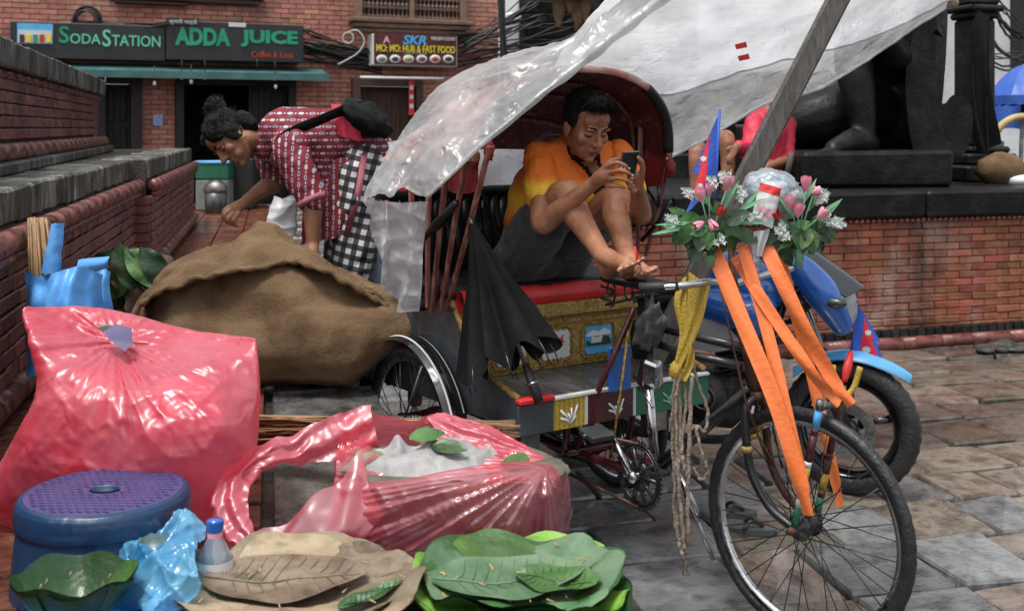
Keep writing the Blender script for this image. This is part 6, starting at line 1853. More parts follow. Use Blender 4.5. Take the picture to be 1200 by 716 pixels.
def scr(u, v):
    e = (u - .5) * 2
    x = -.27 + .31 * v; z = 1.085 - .2 * v ** 1.2
    return V((x - .06 * e * e + .02, e * (.10 + .03 * math.sin(v * PI)), z - .035 * e * e))
m.grid(scr, 14, 12); m2 = MB(); m2.grid(lambda u, v: scr(1 - u, v) - V((.004, 0, .004)), 14, 12); m.add(m2.v, m2.f, True); ml(m, 'windscreen', 'glass_dark')
m = MB()
def lamp(u, v):
    e = (u - .5) * 2
    return V((.012 + .045 * math.sin(v * PI * .8) - .05 * e * e - .04 * v, e * .085 * (1 - .35 * v), .88 - .19 * v))
m.grid(lamp, 14, 12); ml(m, 'headlamp', nm('lamp_lens', [(.25, .26, .27), (.5, .5, .5)], 22, (.05, .15), .2, 40, spec=.8))
m = MB(); m.ell((-.04, -.145, .83), (.05, .022, .022)); m.ell((-.04, .145, .83), (.05, .022, .022)); ml(m, 'indicator', 'bin_grey', kind='stuff')
blob('fuel_tank', [('c', lw((-.36, 0, .85, .10), (-.5, 0, .88, .135), (-.66, 0, .82, .1), (-.74, 0, .78, .07))), ('c', lw((-.32, -.14, .8, .04), (-.42, -.15, .76, .07), (-.56, -.13, .78, .07))), ('c', lw((-.32, .14, .8, .04), (-.42, .15, .76, .07), (-.56, .13, .78, .07))), ('c', lw((-.36, -.15, .72, .03), (-.42, -.14, .62, .03)))], M_['moto_blue'], MC, .01, 5)
m = MB(); m.lathe([(.0, .02), (.035, .018), (.04, 0)], (-.47, 0, 1.008), 20); ml(m, 'fuel_cap', 'chrome')
for y in (-.165, .165):
    m = MB(); m.prism([(-.42, .62), (-.5, .72), (-.68, .74), (-.86, .66), (-.74, .6), (-.55, .585)], .02, Matrix(((1, 0, 0, 0), (0, 0, 1, y - .01), (0, 1, 0, 0), (0, 0, 0, 1)))); ml(m, 'side_panel', 'moto_silver')
blob('motorcycle_seat', [('c', lw((-.68, 0, .8, .08), (-.85, 0, .78, .11), (-1.0, 0, .82, .10), (-1.2, 0, .87, .07)), .6)], M_['vinyl'], MC, .012, 4)
blob('tail_cowl', [('c', lw((-.9, -.12, .72, .04), (-1.1, -.1, .79, .05), (-1.32, -.05, .88, .03))), ('c', lw((-.9, .12, .72, .04), (-1.1, .1, .79, .05), (-1.32, .05, .88, .03)))], M_['moto_silver'], MC, .01, 3)
m = MB(); m.tube([(-.27, 0, .92), (-.6, 0, .72), (-.95, 0, .68), (-1.3, 0, .76)], .022, 8); ml(m, 'frame_tube', 'black_metal')
m = MB(); m.tube([(-.26, 0, .85), (-.38, 0, .5), (-.5, 0, .26), (-.8, 0, .25), (-.86, 0, .6)], .02, 8); ml(m, 'frame_tube', 'black_metal')
for y in (-.08, .08):
    m = MB(); m.tube([(-.8, y, .32), (-1.27, y, .285)], .022, 8); ml(m, 'swing_arm', 'black_metal')
    m = MB(); m.tube([(-1.2, y * 1.3, .32), (-1.05, y * 1.3, .66)], .025, 10); ml(m, 'shock_absorber', 'dull_steel')
m = MB(); m.box((-.62, 0, .36), (.36, .26, .24), ch=.05); m.tube([(-.6, -.15, .38), (-.6, .15, .38)], .1, 20); m.tube([(-.76, -.14, .36), (-.76, .14, .36)], .075, 18); ml(m, 'engine_case', 'engine')
for k in range(7):
    m = MB(); m.box((-.5 + .006 * k, 0, .48 + .022 * k), (.17, .19, .01), Matrix.Rotation(-.3, 3, 'Y'), ch=.003); ml(m, 'cooling_fin', 'engine')
m = MB(); m.tube([(-.5, 0, .44), (-.55, 0, .66)], .06, 12); ml(m, 'cylinder', 'engine')
m = MB(); m.torus((-.6, -.152, .38), (0, 1, 0), .05, .006, 24, 6); m.lathe([(0, .008), (.03, .006), (.034, 0)], (-.6, -.15, .38), 20, Matrix.Rotation(PI / 2, 3, 'X')); ml(m, 'engine_badge', 'dull_steel')
m = MB(); m.tube(cr([(-.42, -.1, .5), (-.36, -.12, .36), (-.45, -.14, .22), (-.8, -.16, .2), (-1.05, -.17, .26), (-1.35, -.18, .36)], 5), [.02] * 16 + [.03, .04, .045, .045, .045, .045, .045, .045, .04, .035], 10); ml(m, 'exhaust', 'black_metal')
m = MB(); m.tube(cr([(-.42, -.38, 1.0), (-.36, -.25, 1.03), (-.29, -.1, .98), (-.28, 0, .97), (-.29, .1, .98), (-.36, .25, 1.03), (-.42, .38, 1.0)], 5), .0125, 8); ml(m, 'handlebar', 'black_metal')
for y in (-1, 1):
    m = MB(); m.tube([(-.36, y * .27, 1.04), (-.33, y * .33, 1.16), (-.36, y * .37, 1.22)], .006, 6); m.ell((-.37, y * .39, 1.26), (.015, .06, .04), None, 14, 10); ml(m, 'mirror', 'black_gloss')
m = MB()
for k in range(5):
    m.tube(cr([(-.3 + .01 * k, -.1 + .05 * k, 1.0), (-.16, -.12 + .05 * k, .96 - .03 * k), (-.2, -.06 + .03 * k, .75), (-.3, 0, .7)], 5), .006, 6)
ml(m, 'control_cables', 'cable', kind='stuff')
m = MB(); m.tube([(-.75, -.12, .27), (-.68, -.3, .0)], .01, 8); ml(m, 'side_stand', 'black_metal')
m = MB(); m.tube([(-.85, .0, .75), (-.85, -.14, .35), (-.75, -.2, .3)], .012, 8); m.tube([(-.75, -.28, .3), (-.75, -.14, .3)], .014, 8); ml(m, 'foot_rest', 'rubber')
# small flag on its mudguard
def flag2(name, label, A, B, Fd, outer, inner, emb, rod=.25):
    """pennant: A hoist bottom, B hoist top, Fd outward unit; outlines in hoist heights"""
    t = thing(name, label, 'flag', A)
    hd = (B - A); hh = hd.length; hd = hd.normalized(); Fd = V(Fd).normalized(); n = hd.cross(Fd).normalized()
    def Q(x, y, o=0.0):
        return A + Fd * x * hh + hd * y * hh + n * (o + hh * .07 * math.sin(x * 11 + y * 5) * min(1, x * 3))
    def poly(pts, o, th):
        # dense fan so that the cloth can ripple
        m = MB(); tri = [(0, 1, 2), (0, 2, 4), (2, 3, 4)]
        N_ = 6
        for a, b, c in tri:
            pa, pb, pc = (V((*pts[i], 0)) for i in (a, b, c))
            for sgn, oo in ((1, o + th), (-1, o)):
                idx = {}; vs = []
                for i in range(N_ + 1):
                    for j in range(N_ + 1 - i):
                        q = pa + (pb - pa) * i / N_ + (pc - pa) * j / N_
                        idx[i, j] = len(vs); vs.append(Q(q.x, q.y, oo))
                fs = []
                for i in range(N_):
                    for j in range(N_ - i):
                        fs.append((idx[i, j], idx[i + 1, j], idx[i, j + 1])[::sgn])
                        if j < N_ - i - 1:
                            fs.append((idx[i + 1, j], idx[i + 1, j + 1], idx[i, j + 1])[::sgn])
                m.add(vs, fs, True)
        return m
    build(poly(outer, -.0012, .0024), 'border', M_['flag_blue'], t)
    build(poly(inner, -.0024, .0048), 'field', M_['flag_red'], t)
    for cx, cy, r, np_ in emb:
        for o in (.0036, -.0036):
            m = MB(); ring = []
            for k in range(np_ * 2):
                a = 2 * PI * k / (np_ * 2); rr = r if k % 2 == 0 else r * .6
                ring.append((cx + rr * math.cos(a), cy + rr * math.sin(a) * (1 if np_ == 12 or math.sin(a) < 0 else .7)))
            m.add([Q(cx, cy, o)] + [Q(x, y, o) for x, y in ring], [(0, 1 + k, 1 + (k + 1) % len(ring)) for k in range(len(ring))])
            build(m, 'sun_emblem' if np_ == 12 else 'moon_emblem', M_['white_paint'], t)
    m = MB(); m.tube([A - hd * hh * rod, B + hd * .01], hh * .022, 6); build(m, 'flag_rod', M_['flag_blue'], t)
    return t
flag2('nepal_flag', 'red and blue pennant flag drooping from its rod above the left flower bunch', P(839, 216, 3.5), P(843, 132, 3.5), (-.95, .05, -.3 * 0), [(0, 0), (.42, -.43), (.15, .2), (.33, .13), (0, 1)], [(.14, .04), (.34, -.24), (.21, .27), (.24, .245), (.12, .72)], [(.19, .36, .055, 8), (.22, -.03, .05, 12)], .5)
fz = mw(-.05, -.02, .6)
flag2('nepal_flag', 'small red and blue pennant flag standing on the blue front mudguard', P(997, 418, 4.72), P(1004, 355, 4.72), (.97, -.1, 0), [(0, 0), (.66, -.22), (.42, .3), (.54, .25), (0, 1)], [(.16, .07), (.52, -.06), (.31, .36), (.37, .34), (.16, .74)], [(.26, .14, .085, 12), (.25, .47, .075, 8)], .2)
m = MB(); q = [V(p) for p in cr([P(997, 412, 4.66), P(993, 430, 4.62), P(990, 448, 4.60)], 4)]; m.strip(q, [V((.02 * (.5 + .5 * math.sin(PI * i / (len(q) - 1))), 0, .004)) for i in range(len(q))], .012)
solo(m, 'red_tassel', M_['red_cloth'], 'red cloth tassel tied under the mudguard flag', 'tassel')
m = MB(); m.tube(cr([P(976, 428, 3.9), P(978, 452, 3.9), P(988, 464, 3.9), P(1000, 455, 3.9), P(1008, 430, 3.9)], 6), .011, 8)
solo(m, 'yellow_garland', M_['yellow_cloth'], 'thick yellow green cord looped over the ribbon ends at the stay top', 'cord')

# ================================================================ FLOWERS on the handlebar
def leaf_grid(m, base, d, n, L_, W_, curl=.25, nu=5, nv=8, mi=0, wav=.0, fold=.12, tip=1.0, seed=0.0):
    """one leaf: base point, direction, face normal, length, half width"""
    d = V(d).normalized(); n = (V(n) - d * V(n).dot(d)).normalized(); s = d.cross(n)
    def f(u, v):
        e = (u - .5) * 2
        w_ = W_ * (math.sin(PI * min(1, v * .96 + .02)) ** .75) * (1 - .25 * v * tip)
        h = -curl * L_ * v * v + fold * W_ * abs(e) * 1.0 + wav * W_ * math.sin(v * 13 + e * 3 + seed) * abs(e)
        return V(base) + d * L_ * v * (1 - .1 * curl * v) + s * e * w_ + n * h
    m.grid(f, nu, nv, mi)
    return m
def tulip(par, c, d, r, key):
    d = V(d).normalized(); Mx = frame(d)
    for k in range(5):
        a = 2 * PI * k / 5 + rnd.random()
        def f(u, v):
            b = a + (u - .5) * 1.7 * (math.sin(PI * min(1, v * .8 + .12)) ** .6)
            rr = r * (.35 + .75 * math.sin(v * PI * .62)) * (1 if k % 2 else .9)
            return V(c) + Mx @ V((rr * math.cos(b), rr * math.sin(b), r * 2.6 * v - r * .6))
        m = MB(); m.grid(f, 5, 6); build(m, 'petal', M_[key], par)
def spray(par, base, d, L_, n=16, key='blossom'):
    m = MB(); b = MB()
    d = V(d).normalized()
    for k in range(5):
        dd = (d + V((rnd.uniform(-.3, .3), rnd.uniform(-.3, .3), rnd.uniform(-.2, .3)))).normalized()
        e = V(base) + dd * L_ * rnd.uniform(.8, 1.1)
        m.tube([base, V(base).lerp(e, .5) + V((0, 0, .006)), e], .0011, 4)
        for j in range(n // 4):
            p = V(base).lerp(e, .45 + .6 * j / (n // 4)) + V((rnd.uniform(-1, 1), rnd.uniform(-1, 1), rnd.uniform(-1, 1))) * .007
            for q_ in range(4):
                a = q_ * PI / 2 + rnd.random()
                v1 = V((math.cos(a), -.3, math.sin(a))) * .0075; v2 = V((math.cos(a + .6), -.3, math.sin(a + .6))) * .0035
                b.add([p, p + v2, p + v1 * 1.25, p + V((math.cos(a - .6), -.3, math.sin(a - .6))) * .0035], [(0, 1, 2, 3)])
    build(m, 'stem', M_['stem_green'], par, kind='stuff'); build(b, 'blossoms', M_[key], par, kind='stuff')
def bunch(label, cx, cy, Y, leaves, tulips, sprays, blades, seed):
    rr = random.Random(seed)
    c = P(cx, cy, Y)
    t = thing('flower_bunch', label, 'flowers', c - V((0, 0, .08)))
    for px, py, ang, L_, key in leaves:
        d = V((math.cos(ang), rr.uniform(-.5, .1), math.sin(ang)))
        m = MB(); leaf_grid(m, P(px, py, Y + rr.uniform(-.03, .03)), d, (rr.uniform(-.3, .3), -1, .5), L_, L_ * .33, rr.uniform(.1, .4), seed=rr.random() * 6, wav=.12); build(m, 'leaf', M_[key], t)
    for px, py, dx, dz, r, key in tulips:
        q = P(px, py, Y - .04); tulip(t, q, (dx, -.25, dz), r, key)
        m = MB(); m.tube([q, q.lerp(c, .5) + V((0, 0, -.01)), c + V((0, 0, -.05))], .0025, 5); build(m, 'stem', M_['stem_green'], t)
    for px, py, dx, dz, L_ in sprays:
        spray(t, P(px, py, Y - .02), (dx, -.3, dz), L_)
    for px, py, dx, dz, L_ in blades:
        m = MB(); leaf_grid(m, P(px, py, Y - .01), (dx, -.3, dz), (0, -1, .3), L_, .007, .3, 3, 7); build(m, 'grass_blade', M_['stem_green'], t)
    m = MB(); m.tube([c + V((0, 0, -.12)), c + V((.005, 0, -.02))], [.012, .02], 8); build(m, 'tied_stems', M_['stem_green'], t)
    return t
ra = random.Random(5)
lv = [(826, 262, a, ra.uniform(.07, .10), k) for a, k in ((3.5, 'leaf_green'), (3.9, 'leaf_green'), (4.4, 'leaf_dark'), (4.9, 'leaf_green'), (5.4, 'leaf_green'), (2.9, 'leaf_green'), (.2, 'leaf_dark'), (5.9, 'leaf_green'))]
lv += [(848, 262, a, ra.uniform(.07, .10), k) for a, k in ((4.1, 'leaf_dark'), (4.7, 'leaf_green'), (5.3, 'leaf_green'), (5.8, 'leaf_green'), (.6, 'leaf_dark'), (1.9, 'leaf_green'))]
lv += [(808, 262, a, .08, 'leaf_green') for a in (3.2, 4.0, 4.6, 2.4)] + [(ra.uniform(808, 862), ra.uniform(250, 282), ra.uniform(3.3, 6.1), ra.uniform(.06, .09), ra.choice(('leaf_green', 'leaf_dark', 'leaf_green'))) for _ in range(16)]
bunch('left bunch of artificial pink flowers and dark leaves tied to the handlebar', 832, 266, 3.36, lv,
      [(853, 219, .1, 1, .0165, 'petal'), (822, 233, -.2, 1, .016, 'petal'), (831, 226, .1, 1, .014, 'petal'), (843, 251, .4, .9, .013, 'petal_red'), (822, 262, -.6, -.3, .013, 'petal'), (833, 260, .3, -.5, .013, 'petal')],
      [(838, 232, -.4, 1, .07), (845, 222, .1, 1, .06), (860, 240, .5, .8, .06), (815, 235, -.6, .7, .05), (800, 258, -1, .05, .06), (868, 258, .8, .3, .06), (843, 270, -.1, -1, .05), (850, 215, -.3, 1, .04)],
      [(836, 250, -.5, 1, .1), (845, 250, .5, 1, .11), (855, 252, .9, .5, .12), (815, 262, -1, .05, .12), (810, 266, -1, -.1, .12), (830, 240, -.9, .6, .09), (858, 262, 1, .1, .1), (848, 240, .2, 1, .11), (864, 250, .7, .8, .1)], 21)
lv = [(928, 268, a, ra.uniform(.07, .10), k) for a, k in ((3.3, 'leaf_dark'), (3.8, 'leaf_green'), (4.3, 'leaf_green'), (4.8, 'leaf_dark'), (5.3, 'leaf_green'), (5.8, 'leaf_green'), (.3, 'leaf_green'), (2.7, 'leaf_dark'))]
lv += [(ra.uniform(908, 962), ra.uniform(256, 284), ra.uniform(3.3, 6.1), ra.uniform(.06, .085), ra.choice(('leaf_green', 'leaf_dark'))) for _ in range(14)]
lv += [(950, 268, a, ra.uniform(.06, .09), k) for a, k in ((4.2, 'leaf_green'), (4.7, 'leaf_green'), (5.3, 'leaf_dark'), (5.9, 'leaf_green'), (.8, 'leaf_green'))]
bunch('right bunch of artificial pink flowers and dark leaves beside the wrapped ball', 936, 268, 3.40, lv,
      [(945, 220, -.1, 1, .0165, 'petal'), (954, 226, .8, .4, .012, 'petal'), (926, 242, -.1, 1, .0165, 'petal'), (935, 251, .2, 1, .016, 'petal'), (961, 254, .7, .9, .015, 'petal'), (912, 256, -.4, .8, .013, 'petal_red')],
      [(922, 262, -.3, -.2, .05), (950, 245, .5, .9, .07), (962, 262, 1, .2, .06), (970, 262, .9, -.1, .05), (955, 260, .6, .5, .06), (922, 268, -.3, -.8, .04), (958, 240, .6, .6, .05)],
      [(944, 250, .7, .9, .1), (955, 255, .9, .7, .1), (965, 255, .8, .9, .08), (940, 240, .5, 1, .09), (930, 255, -.6, .9, .09), (960, 262, 1, .3, .08)], 22)
# wrapped ball, packet, paper and bottle between the bunches
c = P(905, 228, 3.48)
m = MB(); m.ell(c, (.098, .09, .078), Matrix.Rotation(.35, 3, 'Y'), 40, 26, disp=lambda q: .16 * ridge(q * 2 + V((3, 1, 2)), 1.3) - .1)
WB_ = thing('wrapped_ball', 'crumpled clear plastic ball with blue print between the flower bunches', 'plastic ball', c - V((0, 0, .08)))
build(m, 'wrap', M_['clear_film'], WB_)
m = MB(); m.ell(c, (.086, .08, .068), Matrix.Rotation(.35, 3, 'Y'), 28, 18, disp=lambda q: .12 * noise.noise(q * 3))
build(m, 'printed_paper', nm('printed_paper', [(.62, .66, .68), (.7, .72, .72), (.02, .2, .3), (.6, .65, .66)], 9, (.3, .5), .4, 20, stretch=(1, 1, 3.2), dist=1.2), WB_)
def packet(corners, th, name, mats, label, cat):
    cs = [P(*q) for q in corners]
    n = (cs[1] - cs[0]).cross(cs[3] - cs[0]).normalized()
    if n.y > 0: n = -n
    t = thing(name, label, cat, cs[2])
    def f(u, v):
        p = cs[0].lerp(cs[1], u).lerp(cs[3].lerp(cs[2], u), v)
        return p + n * th * math.sin(PI * u) ** .6 * math.sin(PI * (v * .96 + .02)) ** .5 + n * .004 * noise.noise(p * 60)
    m = MB(); m.grid(f, 14, 18); n0 = len(m.f)
    m.grid(lambda u, v: f(u, v) - n * th * 1.2 * math.sin(PI * u) ** .6, 14, 18)
    build(m, 'body', M_[mats[0]], t)
    m = MB(); m.grid(lambda u, v: f(u, .02 + v * .2) + n * .0015, 14, 5); build(m, 'red_band', M_[mats[1]], t)
    for k in range(3):
        m = MB(); m.grid(lambda u, v: f(.12 + .24 * k + .17 * u, .55 + .2 * v + .02 * k) + n * .0018, 4, 5); build(m, 'printed_mark', M_['petal'], t)
    return t
packet([(891, 213, 3.37), (916, 220, 3.36), (905, 268, 3.36), (880, 258, 3.37)], .016, 'snack_packet', ('white_paint', 'red_cloth'), 'white snack packet with red top band stuck on the plastic ball', 'packet')
m = MB()
A_ = [P(874, 272, 3.4), P(902, 268, 3.38)]; B_ = [P(880, 300, 3.4), P(893, 300, 3.39)]
m.grid(lambda u, v: A_[0].lerp(A_[1], u).lerp(B_[0].lerp(B_[1], u), v) + V((0, -.02 * math.sin(u * PI) + .008 * math.sin(u * 16 + v * 4), 0)), 14, 10)
solo(m, 'paper_wrap', M_['white_wall'], 'crumpled pale paper twist hanging below the plastic ball', 'paper')
c = P(883, 312, 3.40)
BT_ = thing('small_bottle', 'small clear plastic bottle hanging between the orange ribbons', 'bottle', c - V((0, 0, .05)))
m = MB(); m.lathe([(0, -.055), (.018, -.055), (.022, -.048), (.022, -.03), (.019, -.026), (.022, -.02), (.022, -.005), (.019, 0), (.022, .005), (.02, .022), (.012, .038), (.009, .045)], c, 20, Matrix.Rotation(.12, 3, 'Y')); build(m, 'bottle_body', M_['bottle_film'], BT_)
m = MB(); m.lathe([(.011, .043), (.011, .056), (0, .057)], c, 16, Matrix.Rotation(.12, 3, 'Y')); build(m, 'cap', M_['white_paint'], BT_)
m = MB(); m.tube(cr([P(860, 278, 3.4), P(885, 274, 3.4), P(915, 278, 3.42), P(940, 282, 3.42)], 4), .012, 8); m.tube([P(835, 282, 3.40), P(860, 280, 3.42), P(885, 278, 3.45)], .013, 8); m.tube([P(893, 286, 3.42), P(893, 268, 3.44)], .01, 8)
solo(m, 'dark_ties', M_['maroon_metal'], 'dark red ties binding the flower bunches to the handlebar', 'ties')

# ================================================================ POLE AND PLASTIC SHEETS
p0, p1 = P(752, 446, 4.2), P(992, -22, 4.42)
m = MB(); d = p1 - p0; m.box((p0 + p1) / 2, (.082, .07, d.length), frame(d, V((0, -1, 0))), ch=.008, jit=.004)
solo(m, 'wooden_pole', M_['pole_wood'], 'grey squared wooden pole slanting up from the rickshaw to hold the plastic sheet', 'pole')
TP = thing('plastic_sheet', 'old translucent plastic sheet draped over the rickshaw hood and tied up at the right', 'tarp', P(700, 60, 4.0))
def crump(p, s):
    return (ridge(p, s) - .5) * .6 + (ridge(p + V((5, 2, 8)), s * 2.1) - .5) * .3 + (ridge(p + V((1, 7, 3)), s * 4.3) - .5) * .12
lowA = cr([(500, 236, 3.72), (530, 207, 3.72), (562, 176, 3.72), (600, 145, 3.74), (632, 117, 3.76), (664, 92, 3.8), (694, 68, 3.82), (726, 42, 3.82), (762, 14, 3.82), (800, -16, 3.82)], 6)
topA = cr([(424, 232, 3.98), (438, 205, 4.06), (462, 166, 4.2), (492, 124, 4.35), (522, 95, 4.45), (560, 75, 4.5), (612, 62, 4.5), (668, 46, 4.45), (722, 16, 4.3), (772, -30, 4.1)], 6)
def shA(u, v):
    a = V(P(*sample(lowA, u))); b = V(P(*sample(topA, u)))
    p = a.lerp(b, v)
    k = math.sin(PI * v)
    up = .07 * k * math.sin(PI * min(1, u * 1.1 + .1))
    w_ = .05 * (crease(p, 2.6) - .35) * (.35 + k) + .014 * (crease(p, 7.5) - .35) + .006 * (crease(p, 17) - .35) + .016 * math.sin(v * 9 + u * 5 + 2 * noise.noise(p * 2)) * k
    return p + V((-.2 * w_, -.5 * w_ - .0, up * .6 + w_))
m = MB(); m.grid(shA, 170, 80); build(m, 'draped_sheet', M_['tarp_left'], TP)
m = MB()
q = [V(P(*p)) for p in lowA]
m.tube([p + V((0, -.01, .012)) for p in q], [.008 + .02 * min(1, i / 38) ** 1.5 * (1 + .25 * math.sin(i * .9)) for i in range(len(q))], 12, sq=.7); build(m, 'rolled_edge', M_['tarp_left'], TP)
# clear part hanging down to the left
def shC(u, v):
    a = V(P(*sample([(424, 232, 3.98), (445, 236, 3.95), (470, 238, 3.9), (502, 236, 3.74)], u)))
    b = V(P(*sample([(436, 262, 4.02), (450, 330, 3.98), (468, 362, 3.95), (486, 366, 3.85)], u)))
    p = a.lerp(b, v)
    return p + V((.014 * math.sin(u * 17 + v * 4) * v + .012 * noise.noise(p * 9), .03 * math.sin(u * 13 + 1) * v - .05 * (crease(p, 4.5) - .35) - .02 * (crease(p, 12) - .35), 0))
m = MB(); m.grid(shC, 70, 70); build(m, 'hanging_sheet', M_['tarp_thin'], TP)
# right sheet
rowsB = [   # lower edge, middle rows, top (outside the frame)
    [(640, 200, 5.1), (700, 198, 5.2), (780, 187, 5.3), (840, 156, 5.4), (890, 126, 5.45), (940, 112, 5.5), (976, 99, 5.55), (1030, 62, 5.7), (1080, 28, 5.8), (1119, 1, 5.9)],
    [(640, 130, 5.0), (700, 130, 5.05), (780, 128, 5.1), (840, 112, 5.15), (890, 88, 5.2), (940, 74, 5.3), (976, 64, 5.35), (1030, 40, 5.5), (1080, 16, 5.65), (1119, -4, 5.9)],
    [(660, 60, 4.7), (715, 60, 4.75), (785, 62, 4.8), (845, 58, 4.85), (895, 46, 4.9), (945, 36, 5.0), (980, 28, 5.1), (1032, 14, 5.3), (1082, 2, 5.5), (1120, -10, 5.85)],
    [(740, -30, 4.0), (780, -26, 4.1), (820, -20, 4.2), (860, -14, 4.3), (900, -12, 4.4), (950, -12, 4.5), (985, -14, 4.6), (1034, -18, 4.9), (1084, -20, 5.3), (1122, -22, 5.8)]]
def shB(u, v):
    cols = [V(P(*sample(cr(r, 3), u))) for r in rowsB]
    p = V(sample(cr(cols, 6), v))
    w_ = .05 * (crease(p, 1.9) - .35) + .024 * (crease(p, 5.5) - .35) + .012 * (crease(p, 13) - .35) + .02 * math.sin(v * 12 + 3 * noise.noise(p * 1.3)) * math.sin(PI * min(1, v * 1.2))
    return p + V((0, -w_, w_ * .5))
rowsB_c = None
m = MB(); m.grid(shB, 150, 80)
for j in range(80):
    for i in range(150):
        u = i / 150; lim = .30 + .16 * math.sin(u * 3.0 + .4) + .012 * math.sin(u * 22)
        m.mi[j * 150 + i] = 1 if j / 80 < lim else 0
build(m, 'stretched_sheet', [M_['tarp'], M_['tarp_grey']], TP)
q = [shB(i / 60, .30 + .16 * math.sin(i / 60 * 3.0 + .4) + .012 * math.sin(i / 60 * 22)) + V((0, -.008, 0)) for i in range(61)]
m = MB(); m.tube(q, .009, 6, sq=.6); build(m, 'sheet_fold', M_['tarp'], TP)
m = MB(); q = [shB(k / 60, 0) for k in range(61)]; m.tube(q, .007, 8); build(m, 'sheet_hem', M_['tarp'], TP)
for px, py, ku, kv in ((857, 56, 0, 0), (864, 70, 0, 0)):
    best = min(((abs(600 + F * q.x / q.y - px) + abs(YH + F * (H - q.z) / q.y - py)), q) for q in [shB(i / 80, j / 50) for i in range(20, 60) for j in range(20, 51)])[1]
    m = MB(); c = best + V((0, -.025, .01)); m.add([c, c + V((.05, 0, .012)), c + V((.055, 0, -.012)), c + V((.008, 0, -.022))], [(0, 1, 2, 3)]); build(m, 'red_mark', M_['red_cloth'], TP)
m = MB(); m.tube([P(1117, 2, 5.9), P(1126, -4, 6.2), P(1140, 0, 9.5)], .012, 6); m.ell(P(1116, 4, 5.88), (.035, .03, .03)); build(m, 'tie_rope', M_['rope'], TP)
# ================================================================ STALL GOODS ON THE WALKWAY
# jute sack
SK = thing('jute_sack', 'big brown jute sack with rumpled open mouth on the walkway edge', 'sack', G(310, 428, ZP))
sp2 = lambda x, y, Y, r: (P(x, y, Y), r)
def sackpost(co, n):
    z = co.z
    q = co + n * (.045 * noise.noise(co * 3.3) + .012 * noise.noise(co * 11) + .05 * (crease(co, 2.2, sharp=2.0) - .35) + .012 * (crease(co, 6) - .35))
    if q.z < ZP + .012:
        q.z = ZP + .004 + .03 * max(0, q.z - ZP + .05)
    return q
blob('sack_body', [('c', [sp2(190, 368, 4.75, .11), sp2(235, 358, 4.70, .21), sp2(300, 362, 4.66, .265), sp2(370, 372, 4.62, .235), sp2(430, 386, 4.56, .16), sp2(482, 385, 4.5, .07)]),
                   ('c', [sp2(230, 390, 4.6, .17), sp2(310, 396, 4.55, .19), sp2(400, 396, 4.5, .17), sp2(450, 392, 4.48, .11)]),
                   ('c', [sp2(250, 345, 4.82, .10), sp2(320, 330, 4.82, .12), sp2(380, 352, 4.72, .11)])], M_['burlap'], SK, .012, 5, sackpost)
rdg = cr([(168, 350, 4.66), (200, 322, 4.68), (240, 306, 4.70), (272, 290, 4.72), (300, 260, 4.76), (322, 262, 4.76), (352, 284, 4.74), (396, 310, 4.7), (436, 340, 4.62), (468, 368, 4.55), (488, 388, 4.5)], 6)
lipp = cr([(158, 368, 4.46), (178, 344, 4.44), (212, 334, 4.42), (258, 327, 4.41), (296, 316, 4.42), (330, 306, 4.45), (360, 310, 4.46), (398, 327, 4.44), (432, 350, 4.44), (462, 372, 4.44), (490, 388, 4.46)], 6)
def mouth(u, v):
    a = V(P(*sample(rdg, u))); b = V(P(*sample(lipp, u)))
    p = a.lerp(b, v)
    return p + V((.01 * noise.noise(p * 8), -.03 * math.sin(PI * v) - .012 * math.sin(v * 7 + u * 20) * v, .03 * math.sin(PI * v) * (1 - abs(u - .4)) + .03 * noise.noise(p * 6) + .012 * noise.noise(p * 16) + .03 * (crease(p, 4) - .35)))
m = MB(); m.grid(mouth, 90, 22); m.grid(lambda u, v: mouth(1 - u, v) + V((0, .012, -.006)), 90, 22); build(m, 'mouth_fold', M_['burlap'], SK)
m = MB(); q = [mouth(k / 90, 1.0) for k in range(91)]; m.tube(q, [.012 + .004 * math.sin(i * 1.3) for i in range(91)], 8); build(m, 'mouth_hem', M_['burlap'], SK)
m = MB()
for k in range(60):
    u = rnd.uniform(.55, .97); q = mouth(u, rnd.uniform(.1, .9)); m.tube([q, q + V((rnd.uniform(-.02, .03), -.012, rnd.uniform(-.02, .012)))], .0013, 4)
build(m, 'loose_threads', M_['burlap'], SK, kind='stuff')

